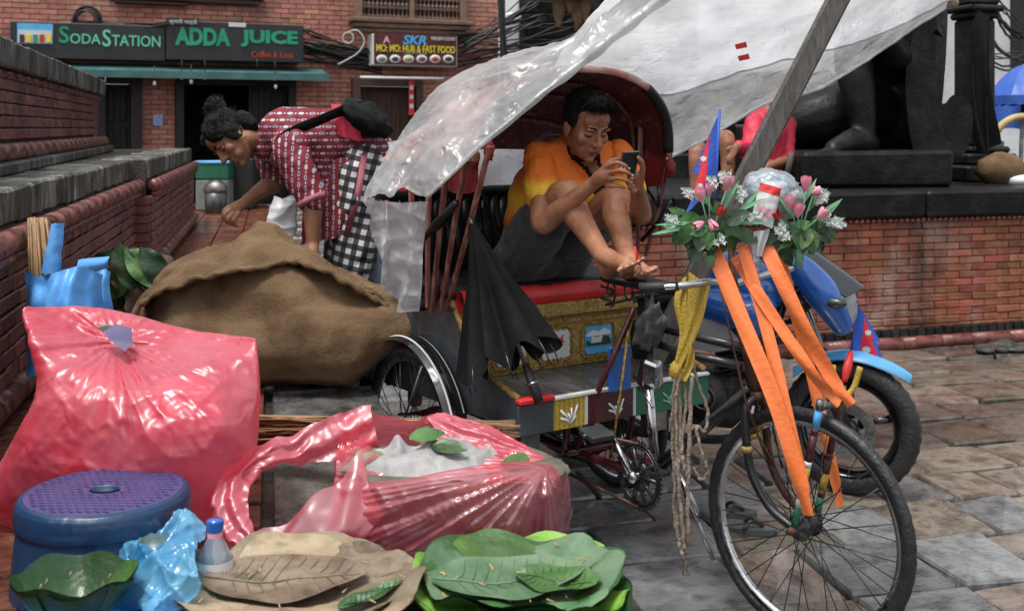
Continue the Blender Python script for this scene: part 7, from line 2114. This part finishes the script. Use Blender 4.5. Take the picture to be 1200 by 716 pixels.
# pink bags
def pinkbag(label, base, rx, ry, rot, hts, prof, corner, seed, hole, hole_z, top_fn=None, name='pink_bag'):
    t = thing(name, label, 'plastic bag', base)
    return t
B1 = thing('pink_plastic_bag', 'full pink plastic bag, the taller one, behind the blue stool', 'plastic bag', G(160, 602, ZP))
c1 = V((-1.045, 3.02, ZP))
def sil(th, a, b, ex):
    c_, s_ = math.cos(th), math.sin(th)
    return 1.0 / ((abs(c_) / a) ** ex + (abs(s_) / b) ** ex) ** (1 / ex)
rows1 = [      # from the hidden back foot over the top and down the front, left to right
    [(70, 545, 3.36), (60, 548, 3.38), (95, 550, 3.42), (140, 552, 3.44), (180, 552, 3.44), (220, 552, 3.42), (255, 550, 3.38), (280, 548, 3.34), (284, 545, 3.3)],
    [(60, 440, 3.30), (48, 420, 3.28), (80, 400, 3.36), (125, 400, 3.40), (170, 408, 3.40), (225, 420, 3.38), (260, 430, 3.32), (290, 440, 3.24), (292, 450, 3.20)],
    [(52, 384, 3.22), (30, 368, 3.10), (64, 360, 3.20), (112, 361, 3.25), (166, 371, 3.27), (226, 388, 3.24), (260, 393, 3.18), (299, 401, 3.04), (290, 410, 3.14)],
    [(50, 400, 3.18), (31, 374, 3.06), (70, 378, 3.12), (120, 398, 3.12), (168, 397, 3.13), (222, 402, 3.11), (260, 404, 3.07), (300, 405, 3.01), (293, 416, 3.10)],
    [(54, 430, 3.14), (36, 402, 2.98), (76, 408, 2.98), (126, 418, 3.00), (166, 426, 2.96), (215, 424, 2.95), (262, 422, 2.96), (303, 432, 2.97), (298, 440, 3.08)],
    [(56, 480, 3.14), (42, 452, 2.90), (80, 456, 2.83), (130, 462, 2.79), (172, 470, 2.77), (220, 472, 2.79), (266, 470, 2.83), (304, 476, 2.93), (300, 482, 3.06)],
    [(30, 545, 3.14), (12, 522, 2.88), (70, 532, 2.78), (125, 537, 2.74), (175, 537, 2.72), (225, 537, 2.74), (268, 532, 2.80), (298, 536, 2.92), (296, 540, 3.08)],
    [(10, 600, 3.14), (-30, 604, 2.96), (56, 628, 2.86), (122, 636, 2.83), (175, 637, 2.82), (225, 634, 2.84), (264, 620, 2.90), (285, 606, 2.98), (284, 598, 3.08)]]
_r1 = [[V(q) for q in cr([P(*p) for p in r], 10)] for r in rows1]
def bag1(u, v):
    p = V(sample(cr([V(sample(r, u)) for r in _r1], 8), v))
    px = 600 + F * p.x / p.y; py = YH + F * (H - p.z) / p.y
    dx, dy = px - 138, (py - 402) * 1.25
    rr_ = math.hypot(dx, dy); fi = math.atan2(dy, dx)
    front = max(0, min(1, (v - .24) / .1)) * max(0, 1 - max(0, v - .9) * 8)
    near = math.exp(-rr_ / 95.0)
    pl = (ridge(V((math.cos(fi) * 2.6, math.sin(fi) * 2.6, rr_ * .004)), 1.6) - .45) + .6 * (ridge(V((math.cos(fi) * 6.2, math.sin(fi) * 6.2, rr_ * .006 + 3)), 1.6) - .45)
    d_ = front * (.020 * pl * near * min(1, rr_ / 14) + .030 * (crease(p + V((3, 0, 0)), 3.4, sharp=2.2) - .35) + .013 * (crease(p, 8.5) - .35) + .006 * (crease(p, 18) - .35) + .02 * noise.noise(p * 5))
    return p + V((0, -.8, .45)) * d_
m = MB(); m.grid(bag1, 220, 200); build(m, 'bag_film', M_['pink_film'], B1)
pp_ = nm('purple_inside', [(.05, .04, .1), (.11, .085, .18)], 5, (.4, .6), .2, 30)
m = MB(); m.add([P(118, 384, 3.05), P(136, 380, 3.06), P(154, 384, 3.04), P(156, 402, 2.95), P(146, 412, 2.93), P(128, 398, 2.97)], [(0, 1, 2, 3, 4, 5)]); build(m, 'torn_paper', pp_, B1)
m = MB(); leaf_grid(m, P(114, 384, 3.04), (1, .1, .1), (0, -.6, 1), .05, .014, .2); build(m, 'leaf', M_['leaf_dark'], B1)
pu = nm('purple_cloth', [(.06, .03, .2), (.16, .08, .4)], 5, (.5, .7), .3, 20)
for k, (x, y, Y, r, key) in enumerate(((230, 570, 3.0, .085, pu), (250, 545, 3.05, .09, pu), (60, 570, 3.05, .1, pu), (110, 545, 3.1, .13, M_['petal_red']), (190, 520, 3.08, .11, M_['dry_husk']), (120, 480, 3.08, .12, M_['petal_red']), (210, 490, 3.06, .11, M_['petal']))):
    m = MB(); m.ell(P(x, y, Y), (r * 1.2, r, r), None, 16, 10, disp=lambda q: .2 * noise.noise(q * 2 + V((k, 0, 0)))); build(m, 'bundle', key, B1)

B2 = thing('pink_plastic_bag', 'open pink plastic bag full of leaf plates, the lower one in the foreground', 'plastic bag', G(465, 640, ZP))
c2 = V((-.15, 2.86, ZP))
def net(rows, k=9):
    R = [[V(q) for q in cr([P(*p) for p in r], k)] for r in rows]
    return lambda u, v: V(sample(cr([V(sample(r, u)) for r in R], 6), v))
n_front = net([
    [(396, 556, 2.84), (440, 563, 2.76), (490, 560, 2.72), (545, 548, 2.70), (600, 540, 2.74), (636, 542, 2.80), (656, 548, 2.88)],
    [(393, 560, 2.80), (432, 566, 2.70), (482, 562, 2.66), (542, 551, 2.64), (600, 546, 2.68), (644, 549, 2.76), (663, 554, 2.86)],
    [(390, 575, 2.76), (428, 582, 2.66), (480, 580, 2.61), (540, 572, 2.59), (602, 566, 2.63), (649, 566, 2.72), (667, 566, 2.86)],
    [(384, 610, 2.74), (426, 622, 2.65), (480, 624, 2.60), (540, 622, 2.58), (602, 618, 2.62), (652, 606, 2.72), (669, 596, 2.87)],
    [(380, 650, 2.76), (428, 668, 2.67), (480, 672, 2.63), (540, 674, 2.61), (600, 671, 2.65), (648, 656, 2.74), (666, 628, 2.88)]])
n_back = net([
    [(397, 489, 3.04), (438, 484, 3.08), (484, 493, 3.10), (516, 485, 3.10), (567, 499, 3.08), (613, 520, 3.03), (645, 540, 2.95), (663, 554, 2.86)],
    [(394, 520, 3.05), (436, 520, 3.10), (484, 525, 3.12), (518, 520, 3.12), (568, 530, 3.10), (616, 548, 3.05), (650, 562, 2.97), (668, 572, 2.87)],
    [(390, 575, 3.05), (436, 588, 3.10), (484, 590, 3.12), (518, 590, 3.12), (568, 592, 3.10), (616, 598, 3.05), (650, 604, 2.98), (668, 622, 2.88)]])
n_lobe = net([
    [(500, 489, 3.10), (520, 486, 3.10), (567, 499, 3.08), (613, 520, 3.03), (645, 540, 2.95), (663, 554, 2.86)],
    [(508, 500, 3.05), (534, 500, 3.04), (574, 514, 3.01), (606, 532, 2.96), (628, 548, 2.88), (640, 558, 2.80)],
    [(512, 516, 3.0), (536, 522, 2.98), (562, 534, 2.95), (580, 546, 2.90), (590, 556, 2.84), (596, 562, 2.78)],
    [(514, 530, 2.97), (530, 540, 2.95), (545, 550, 2.92), (552, 558, 2.87), (556, 564, 2.82), (562, 568, 2.76)]])
n_left = net([
    [(405, 495, 3.03), (398, 515, 3.0), (394, 535, 2.94), (394, 556, 2.86)],
    [(420, 506, 3.02), (420, 525, 2.97), (424, 545, 2.9), (432, 566, 2.80)],
    [(434, 520, 3.0), (440, 536, 2.95), (446, 550, 2.9), (456, 562, 2.82)]])
def film(fn, amp=1.0, dirn=V((0, -.85, .35)), pull=(560, 552), streak=.0):
    def f(u, v):
        p = fn(u, v)
        px = 600 + F * p.x / p.y; py = YH + F * (H - p.z) / p.y
        dx, dy = px - pull[0], (py - pull[1]) * 1.4
        fi = math.atan2(dy, dx)
        pl = (ridge(V((math.cos(fi) * 4, math.sin(fi) * 4, 1)), 1.7) - .45) + .6 * (ridge(V((math.cos(fi) * 9, math.sin(fi) * 9, 4)), 1.7) - .45)
        e = min(1, u * 6, (1 - u) * 6) if amp else 1
        return p + dirn * amp * (.014 * pl * streak * min(1, math.hypot(dx, dy) / 50) + .022 * (crease(p + V((7, 1, 0)), 4.6) - .35) + .010 * (crease(p, 11) - .35) + .012 * noise.noise(p * 7)) * max(.25, e)
    return f
m = MB(); m.grid(film(n_front, 1.0, pull=(640, 545), streak=1.3), 170, 70); build(m, 'bag_film', M_['pink_clear'], B2)
m = MB(); m.grid(film(n_back, .9, V((0, -.3, .6)), streak=.8), 120, 36); build(m, 'back_film', M_['pink_film'], B2)
m = MB(); m.grid(film(n_lobe, 1.0, V((-.2, -.4, .8)), pull=(650, 540), streak=1.3), 110, 50); build(m, 'mouth_fold', M_['pink_film'], B2)
m = MB(); m.grid(film(n_left, 1.0, V((.2, -.4, .8)), pull=(400, 560), streak=1.0), 60, 40); build(m, 'mouth_fold', M_['pink_clear'], B2)
# torn handle loop on its left
hp_ = cr([(285, 636, 2.70), (270, 600, 2.76), (276, 566, 2.82), (304, 540, 2.9), (350, 524, 2.96), (396, 510, 3.0), (440, 498, 3.02)], 8)
def loop(u, v):
    q = V(P(*sample(hp_, u)))
    w_ = .032 + .02 * u + .010 * math.sin(u * 9)
    d = V(P(*sample(hp_, min(1, u + .02)))) - V(P(*sample(hp_, max(0, u - .02))))
    s_ = d.cross(V((0, -1, .3))).normalized()
    e = (v - .5) * 2
    return q + s_ * e * w_ + V((0, -.02 * (1 - e * e) - .014 * (crease(q + s_ * e * .05, 9) - .35) - .012 * (crease(q + s_ * e * .05, 22) - .35) + .008 * math.sin(e * 6 + u * 14), .012 * noise.noise(q * 20)))
m = MB(); m.grid(loop, 90, 24); build(m, 'handle_loop', M_['pink_film'], B2)
def low(u, v):
    a = V(P(*sample([(285, 636, 2.66), (340, 606, 2.66), (392, 566, 2.68), (424, 532, 2.74)], u))); b = V(P(*sample([(290, 660, 2.66), (350, 650, 2.63), (410, 640, 2.62), (450, 610, 2.64)], u)))
    p = a.lerp(b, v)
    return p + V((0, -.025 * math.sin(v * PI) + -.03 * (crease(p, 6) - .35), .01 * math.sin(u * 15 + v * 6)))
m = MB(); m.grid(low, 50, 20); build(m, 'handle_root', M_['pink_clear'], B2)
lvb = nm('plate_stack', [(.02, .022, .016), (.07, .06, .04), (.16, .14, .1)], 7, (.5, .75), .6, 40, vary=.5)
for k in range(9):
    m = MB(); z = ZP + .02 + .018 * k
    def disc(u, v, k=k, z=z):
        th = 2 * PI * u; r = v * sil(th, .285, .20, 2.3) * (1 + .05 * math.sin(th * 9 + k * 2))
        return V((c2.x + .0 + .012 * math.sin(k * 2.3) + r * math.cos(th), c2.y - .0 + r * math.sin(th), z + .03 * v * v + .012 * v * math.sin(th * 7 + k)))
    m.grid(disc, 48, 5, wrap=True); build(m, 'leaf_plate', lvb, B2)
m = MB()
def wcl(u, v):
    p = P(432 + 150 * u, 520 + 44 * v, 2.98 - .18 * v)
    e = math.sin(PI * u) ** .5
    return p + V((.01 * math.sin(v * 9), 0, .018 * math.sin(PI * v) * e + .05 * (crease(p, 7) - .3) * e + .02 * (crease(p, 16) - .3) + .02 * noise.noise(p * 12) - .03 * (1 - e)))
m.grid(wcl, 60, 34); build(m, 'white_cloth', M_['white_dull'], B2)
for x, y, d, k in ((505, 522, (1, -.3, .1), 'leaf_green'), (575, 560, (1, .2, .1), 'leaf_dark'), (480, 515, (.8, .3, .2), 'leaf_green'), (590, 540, (.5, -.6, .3), 'leaf_green')):
    m = MB(); leaf_grid(m, P(x, y, 2.9), d, (0, -.5, 1), .1, .032, .2); build(m, 'leaf', M_[k], B2)

# broom of thin twigs lying behind the open bag
m = MB()
for k in range(110):
    a = P(296 + rnd.uniform(-8, 6), 505 + rnd.uniform(-19, 17), 3.45 + rnd.uniform(-.06, .06)); b = P(560 + rnd.uniform(-40, 50), 500 + rnd.uniform(-8, 14), 3.12 + rnd.uniform(-.06, .06))
    m.tube([a, a.lerp(b, .5) + V((0, 0, rnd.uniform(-.006, .01))), b], [.0028, .0024, .0014], 5)
solo(m, 'twig_broom', M_['twig'], 'broom of thin brown twigs lying between the two pink bags', 'broom')

# blue stool
sc_ = V((-.955, 2.6, ZP))
ST_ = thing('plastic_stool', 'round blue plastic stool with patterned purple top in the left foreground', 'stool', sc_)
Hs = .212
m = MB()
def stool(u, v):
    th = 2 * PI * u
    prof = [(.205, 0), (.2035, .02), (.199, .07), (.194, .12), (.1915, .15), (.196, .154), (.197, .165), (.196, .185), (.193, .2), (.186, .209), (.176, .2125)]
    r, z = sample(prof, v)
    g = 0.0
    for a in (-1.75, -1.62, -1.49):
        if .62 < v < .95:
            g += .004 * math.exp(-((th - 2 * PI - a) / .03) ** 2) + .004 * math.exp(-((th - a) / .03) ** 2)
    return sc_ + V(((r - g) * math.cos(th), (r - g) * math.sin(th), z))
m.grid(stool, 120, 40, wrap=True); build(m, 'stool_body', M_['stool_blue'], ST_)
m = MB()
def stop_(u, v):
    th = 2 * PI * u; r = .030 + (.177 - .030) * v
    ox = .0
    return sc_ + V((r * math.cos(th) * (1.0 if v > .2 else 1.15), r * math.sin(th) * (1 if v > .2 else .75), Hs + .002 * math.sin(v * PI)))
m.grid(stop_, 60, 14, wrap=True); so = build(m, 'stool_top', M_['stool_purple'], ST_)
m = MB(); m.lathe([(.032, .004), (.028, .002), (.026, -.03), (.0, -.032)], sc_ + V((0, 0, Hs)), 28, fx=1.12, fy=.76); build(m, 'top_hole', M_['stool_blue'], ST_)
m = MB()
for i in range(-9, 10):
    for j in range(-9, 10):
        x, y = i * .0195 + (.00975 if j % 2 else 0), j * .019
        r = math.hypot(x, y)
        if .042 < r < .165:
            pts = [sc_ + V((x + (k - 2) * .0042, y + .0026 * math.sin(k * 1.5), Hs + .0026)) for k in range(5)]
            m.tube(pts, [.0006, .0015, .0018, .0015, .0006], 5)
build(m, 'grip_pattern', M_['stool_purple'], so, kind='stuff')
m = MB(); th = -2.02; c = sc_ + V((.2 * math.cos(th), .2 * math.sin(th), .075)); Rm = frame(V((math.cos(th), math.sin(th), .05)))
m.torus(c, V((math.cos(th), math.sin(th), .05)), .03, .006, 28, 8, a0=-.2, a1=PI + .2); m.lathe([(0, .002), (.03, .001)], c, 20, Rm); build(m, 'hand_recess', M_['stool_blue'], ST_)

# light blue film bag in front of the stool, water bottle
LB = thing('blue_plastic_bag', 'crumpled light blue plastic bag lying in front of the stool', 'plastic bag', G(180, 716, ZP))
m = MB()
ra_ = cr([(112, 655, 2.42), (134, 640, 2.46), (165, 622, 2.48), (200, 606, 2.48), (222, 598, 2.46), (245, 618, 2.44)], 6)
rb_ = cr([(150, 716, 2.30), (158, 708, 2.28), (165, 712, 2.22), (195, 716, 2.2), (225, 712, 2.2), (240, 700, 2.22)], 6)
def lbag(u, v):
    a = V(P(*sample(ra_, u))); b = V(P(*sample(rb_, u))); p = a.lerp(b, v)
    w_ = 1.6 * (crease(p + V((2, 2, 2)), 6.5) - .35) + .7 * (crease(p, 15) - .35)
    return p + V((.02 * noise.noise(p * 8), -.05 * math.sin(PI * v) - .03 * w_, .035 * w_ + .02 * math.sin(PI * v)))
m.grid(lbag, 120, 80); build(m, 'bag_film', M_['blue_film'], LB)
m = MB(); m.ell(P(190, 668, 2.40), (.085, .07, .075), None, 20, 12, disp=lambda q: .2 * noise.noise(q * 2.5)); build(m, 'dark_bundle', nm('teal_bundle', [(.03, .06, .065), (.1, .16, .17)], 6, (.4, .6), .4, 20), LB)
m = MB(); m.ell(P(196, 712, 2.24), (.05, .05, .03), None, 16, 10, disp=lambda q: .25 * noise.noise(q * 3)); build(m, 'wet_fold', M_['blue_film'], LB)
wb = P(252, 716, 2.40); wb.z = ZP
WBt = thing('water_bottle', 'clear plastic water bottle with blue cap standing beside the dry leaf plates', 'bottle', wb)
zc = P(250, 622, 2.40).z
m = MB(); m.lathe([(0, .0), (.036, 0), (.039, .01), (.037, .04), (.039, .06), (.039, zc - ZP - .075), (.03, zc - ZP - .04), (.0155, zc - ZP - .012), (.0145, zc - ZP + .004)], wb, 28); build(m, 'bottle_body', M_['bottle_film'], WBt)
m = MB()
for k in range(24):
    a0 = 2 * PI * k / 24
    m.box((wb.x + .0168 * math.cos(a0), wb.y + .0168 * math.sin(a0), zc + .013), (.003, .003, .02))
m.lathe([(.0165, 0.0), (.0168, .022), (.015, .026), (0, .0265)], (wb.x, wb.y, zc), 24); build(m, 'cap', M_['moto_blue'], WBt)
m = MB(); m.lathe([(.0162, -.012), (.0165, -.004), (.0162, -.001)], (wb.x, wb.y, zc), 24); build(m, 'cap_ring', M_['petal'], WBt)
m = MB(); m.lathe([(.0385, .07), (.0395, .1), (.0385, .13)], wb, 24); build(m, 'label_sleeve', M_['white_paint'], WBt)

# leaf plates
def plate_(label, c, r, key_under, leaves, seed, lift=.05, group='leaf plates in the foreground', ell_=(1, 1), rim=None):
    rr = random.Random(seed)
    t = thing('leaf_plate', label, 'leaf plate', c, 0, group)
    ph = rr.random() * 6
    def surf(th, v):
        rad = r * v * (1 + .035 * math.sin(th * 3 + ph) + .022 * math.sin(th * 7 + ph * 2) + .01 * math.sin(th * 17 + ph))
        x, y = rad * math.cos(th) * ell_[0], rad * math.sin(th) * ell_[1]
        z = lift * v ** 2.6 + .014 * v * v * math.sin(th * 3 + ph * 3) + .008 * v * v * math.sin(th * 8 + ph) + .006 * noise.noise(V((x * 14, y * 14, ph)))
        return V(c) + V((x, y, z))
    m = MB(); m.grid(lambda u, v: surf(2 * PI * u, v), 72, 12, wrap=True); m.grid(lambda u, v: surf(-2 * PI * u, v) - V((0, 0, .004)), 72, 12, wrap=True)
    build(m, 'plate_base', M_[key_under], t)
    n_ = 7
    for k in range(n_):
        th = 2 * PI * k / n_ + rr.uniform(-.2, .2); ext = 1.0 + rr.uniform(-.03, .05)
        m = MB()
        def lf(u, v, th=th, ext=ext, h=.002 + .0016 * (k % 3)):
            e = (u - .5) * 2
            a = th + e * .62 * (1 - .1 * v); vv = .3 + (.7 * ext - .10 * e * e) * v
            return surf(a, vv) + V((0, 0, h + .0015 * math.sin(v * 9 + k) - .003 * abs(e)))
        m.grid(lf, 12, 9); m.grid(lambda u, v: lf(1 - u, v) - V((0, 0, .0015)), 12, 9); build(m, 'leaf', M_[(rim or key_under)] if not isinstance(rim, tuple) else M_[rim[k % len(rim)]], t)
    for x, y, ang, L_, W_, key, h in leaves:
        m = MB(); d = V((math.cos(ang), math.sin(ang), .05)); b0 = V(c) + V((x, y, h))
        n_ = V((0, 0, 1)); s_ = d.cross(n_)
        def bf(u, v):
            e = (u - .5) * 2
            w_ = W_ * math.sin(PI * min(1, v * .95 + .03)) ** .65 * (1 - .2 * v)
            q = b0 + d * L_ * v + s_ * e * w_
            rho = math.hypot(q.x - c[0], q.y - c[1]) / r
            return q + V((0, 0, lift * .8 * min(1.1, rho) ** 2.6 + .006 * abs(e) + .003 * math.sin(v * 11 + abs(e) * 5) + .006 * noise.noise(q * 14)))
        m.grid(bf, 14, 18); lfo = build(m, 'leaf', M_[key], t)
        m = MB(); m.tube([bf(.5, k / 12) + V((0, 0, .0015)) for k in range(13)], [.0026 - .00016 * k for k in range(13)], 5)
        for k in range(2, 11):
            for sg in (0, 1):
                m.tube([bf(.5, k / 12) + V((0, 0, .0012)), bf(.5 + (.24 if sg else -.24), k / 12 + .06) + V((0, 0, .0012)), bf(.5 + (.44 if sg else -.44), k / 12 + .09) + V((0, 0, .001))], [.0011, .0009, .0005], 4)
        build(m, 'leaf_veins', M_[key], lfo, kind='stuff')
    m = MB()
    for k in range(18):
        th = rr.uniform(0, 6.28); v = rr.uniform(.35, .9); q = surf(th, v) + V((0, 0, .014)); a = rr.uniform(0, 3.1)
        dd = V((math.cos(a), math.sin(a), .2)) * .008
        m.tube([q - dd, q + dd], .0016, 5)
    build(m, 'stitch_sticks', M_['leaf_stalk'], t, kind='stuff')
    return t
gc = P(612, 682, 2.36); gc.z = ZP
for k, (lab, ku, lv_) in enumerate((
        ('bottom green leaf plate of the green stack', 'leaf_green', []),
        ('second green leaf plate of the green stack, darker than the rim above', 'leaf_dark', []),
        ('third leaf plate of the green stack with a lime green rim', 'leaf_lime', []),
        ('topmost green leaf plate, with a big pale leaf and a dark leaf inside', 'leaf_green', [(-.19, -.02, .18, .33, .12, 'leaf_pale', .008), (.16, -.05, 2.7, .19, .075, 'leaf_green', .018)]))):
    plate_(lab, gc + V((.006 * math.sin(k * 2), .006 * math.cos(k * 3), .012 + .022 * k)), .222 + (.012 if k == 2 else -.006 * (k == 3)), ku, lv_, 40 + k, .05, 'green leaf plates', rim=(('leaf_pale', 'leaf_pale', 'leaf_green') if k == 3 else None))
dc = P(350, 690, 2.33); dc.z = ZP
for k, (lab, lv_) in enumerate((
        ('bottom dry brown leaf plate of the dry stack', []), ('second dry brown leaf plate of the dry stack', []), ('third dry leaf plate of the dry stack, its rim curled', []),
        ('topmost dry brown leaf plate with large papery leaves', [(-.21, .02, .05, .34, .13, 'leaf_dry', .008), (.09, -.1, .5, .14, .035, 'leaf_green', .010)]))):
    plate_(lab, dc + V((.012 * math.sin(k * 2.4), .008 * math.cos(k * 3), .012 + .024 * k)), .245 + .006 * (k % 2), 'leaf_dry' if k != 1 else 'leaf_dark', lv_, 60 + k, .035, 'dry leaf plates')
# dark green leaf cup on a blue bag
cb = P(88, 716, 2.24); cb.z = ZP
m = MB(); m.ell(cb + V((0, .0, .02)), (.17, .12, .06), None, 28, 16, disp=lambda q: .14 * noise.noise(q * 2.6) + .06 * noise.noise(q * 7)); solo(m, 'blue_bundle', M_['blue_bag'], 'blue plastic bundle under the dark green leaf cup', 'plastic bag')
CU = thing('leaf_cup', 'dark green folded leaf cup in the bottom left corner', 'leaf cup', cb + V((0, 0, .1)))
cc_ = P(88, 690, 2.22)
for k in range(6):
    th0 = 2 * PI * k / 6 + .3
    def cup(u, v):
        th = th0 + (u - .5) * 1.9; r = .028 + .09 * v ** .7 * (1 + .05 * math.sin(th * 4))
        return cc_ + V((r * math.cos(th), r * math.sin(th) * .9, -.05 + .085 * v ** 1.5 + .008 * math.sin(th * 5 + k) * v - .004 * (k % 2))) * 1.0
    m = MB(); m.grid(cup, 12, 10); m.grid(lambda u, v: cup(1 - u, v) + V((0, 0, -.003)), 12, 10); build(m, 'leaf', M_['leaf_green' if k % 3 == 0 else 'leaf_dark'], CU)
m = MB(); m.lathe([(0, -.048), (.03, -.05), (.04, -.042)], cc_, 20); build(m, 'leaf', M_['leaf_dark'], CU)
m = MB()
for k in range(9):
    a = rnd.uniform(0, 6.28); q = cc_ + V((.07 * math.cos(a), .06 * math.sin(a), .0)); m.tube([q, q + V((.006, 0, .014))], .0014, 5)
build(m, 'stitch_sticks', M_['leaf_stalk'], CU, kind='stuff')

# blue carrier bag with short broom against the wall
bc = V((-1.66, 4.12, ZP))
BB_ = thing('blue_carrier_bag', 'bright blue carrier bag standing against the brick wall', 'plastic bag', bc)
fr_ = [(27, 318, 4.10), (50, 322, 4.07), (75, 316, 4.04), (100, 312, 4.06), (122, 322, 4.12)]
lo_ = [(30, 440, 4.10), (52, 442, 4.00), (75, 442, 3.96), (100, 440, 4.00), (116, 440, 4.10)]
def bb(u, v, back=0.0):
    p = V(P(*sample(cr(fr_, 5), u))).lerp(V(P(*sample(cr(lo_, 5), u))), v)
    return p + V((.008 * math.sin(v * 9 + u * 4), -.06 * math.sin(PI * u) * math.sin(PI * min(1, v + .2)) + .02 * crump(p, 6) + .012 * math.sin(u * 25 + v * 3) + back * (.08 + .1 * math.sin(PI * u)), 0))
m = MB(); m.grid(bb, 50, 30); m.grid(lambda u, v: bb(1 - u, v, 1.0), 50, 30); build(m, 'bag_body', M_['blue_bag'], BB_)
for a, b, k in ((P(58, 320, 4.04), P(66, 262, 4.06), 0), (P(92, 314, 4.06), P(126, 308, 4.12), 1)):
    m = MB()
    def hnd(u, v):
        e = (v - .5) * 2; p = a.lerp(b, u)
        s_ = V((.03 * (1 - .35 * u), 0, 0)) if k == 0 else V((0, 0, .03 * (1 - .3 * u)))
        return p + s_ * e + V((0, -.02 * (1 - e * e), 0)) + V((.004 * noise.noise(p * 30), 0, 0))
    m.grid(hnd, 16, 10); m.grid(lambda u, v: hnd(u, 1 - v) + V((0, .025, 0)), 16, 10); build(m, 'handle', M_['blue_bag'], BB_)
m = MB()
for k in range(70):
    a = rnd.uniform(0, 6.28); r = .04 * math.sqrt(rnd.random())
    b0 = P(50, 330, 4.12) + V((r * 1.2 * math.cos(a), r * .8 * math.sin(a), 0)); t0_ = P(45, 258, 4.14) + V((r * .9 * math.cos(a), r * .7 * math.sin(a), rnd.uniform(-.012, .012)))
    m.tube([b0 + V((rnd.uniform(-.02, .02), 0, -.25)), b0, t0_], .0045, 5)
solo(m, 'stick_bundle', M_['twig'], 'short bundle of pale brown sticks poking out of the blue carrier bag', 'broom')
# bundle of big dark leaves beside it
LF = thing('leaf_bundle', 'bundle of large dark green leaves on the walkway by the wall', 'leaves', P(150, 372, 5.1))
rr = random.Random(9)
for k in range(46):
    x, y = rr.uniform(122, 188), rr.uniform(292, 370)
    a = rr.uniform(-2.7, -.2); L_ = rr.uniform(.14, .22); x = 155 + (x - 155) * .8
    m = MB(); leaf_grid(m, P(x, y, 5.2 + rr.uniform(-.15, .1)), (math.cos(a), rr.uniform(-.4, .1), math.sin(a) * .7), (rr.uniform(-.4, .4), -1, rr.uniform(0, .8)), L_, L_ * .33, .3, wav=.15, seed=k); build(m, 'leaf', M_[rr.choice(('leaf_dark', 'leaf_dark', 'leaf_dark', 'brown_wood'))], LF)
for x, y, a, L_, W_, key in ((148, 292, -.75, .26, .075, 'leaf_pale2'), (140, 285, -1.3, .22, .06, 'leaf_dark'), (165, 290, -.9, .24, .06, 'leaf_dark')):
    m = MB(); leaf_grid(m, P(x, y, 5.0), (math.cos(a), -.1, math.sin(a)), (.1, -1, .4), L_, W_, .15, 8, 12, wav=.12); build(m, 'leaf', M_.get(key, M_['leaf_green']), LF)
# sandals under the rickshaw
for k, (x, y, a) in enumerate(((872, 622, -.25), (850, 604, -.1))):
    c = G(x, y, .0)
    t = thing('rubber_sandal', ('dark grey rubber sandal lying nearer the front wheel', 'dark grey rubber sandal lying behind the other one')[k], 'sandal', c, a, 'rubber sandals')
    m = MB(); m.prism([(.125 * math.cos(th) * 1.0, .042 * math.sin(th) * (1 + .22 * math.cos(th))) for th in [2 * PI * i / 28 for i in range(28)]], .022); build(m, 'sole', M_['panel_grey'], t, local=True)
    m = MB(); m.tube(cr([(.0, -.045, .02), (.03, -.02, .05), (.07, 0, .028), (.03, .02, .05), (.0, .045, .02)], 4), .007, 6); build(m, 'strap', M_['rubber'], t, local=True)
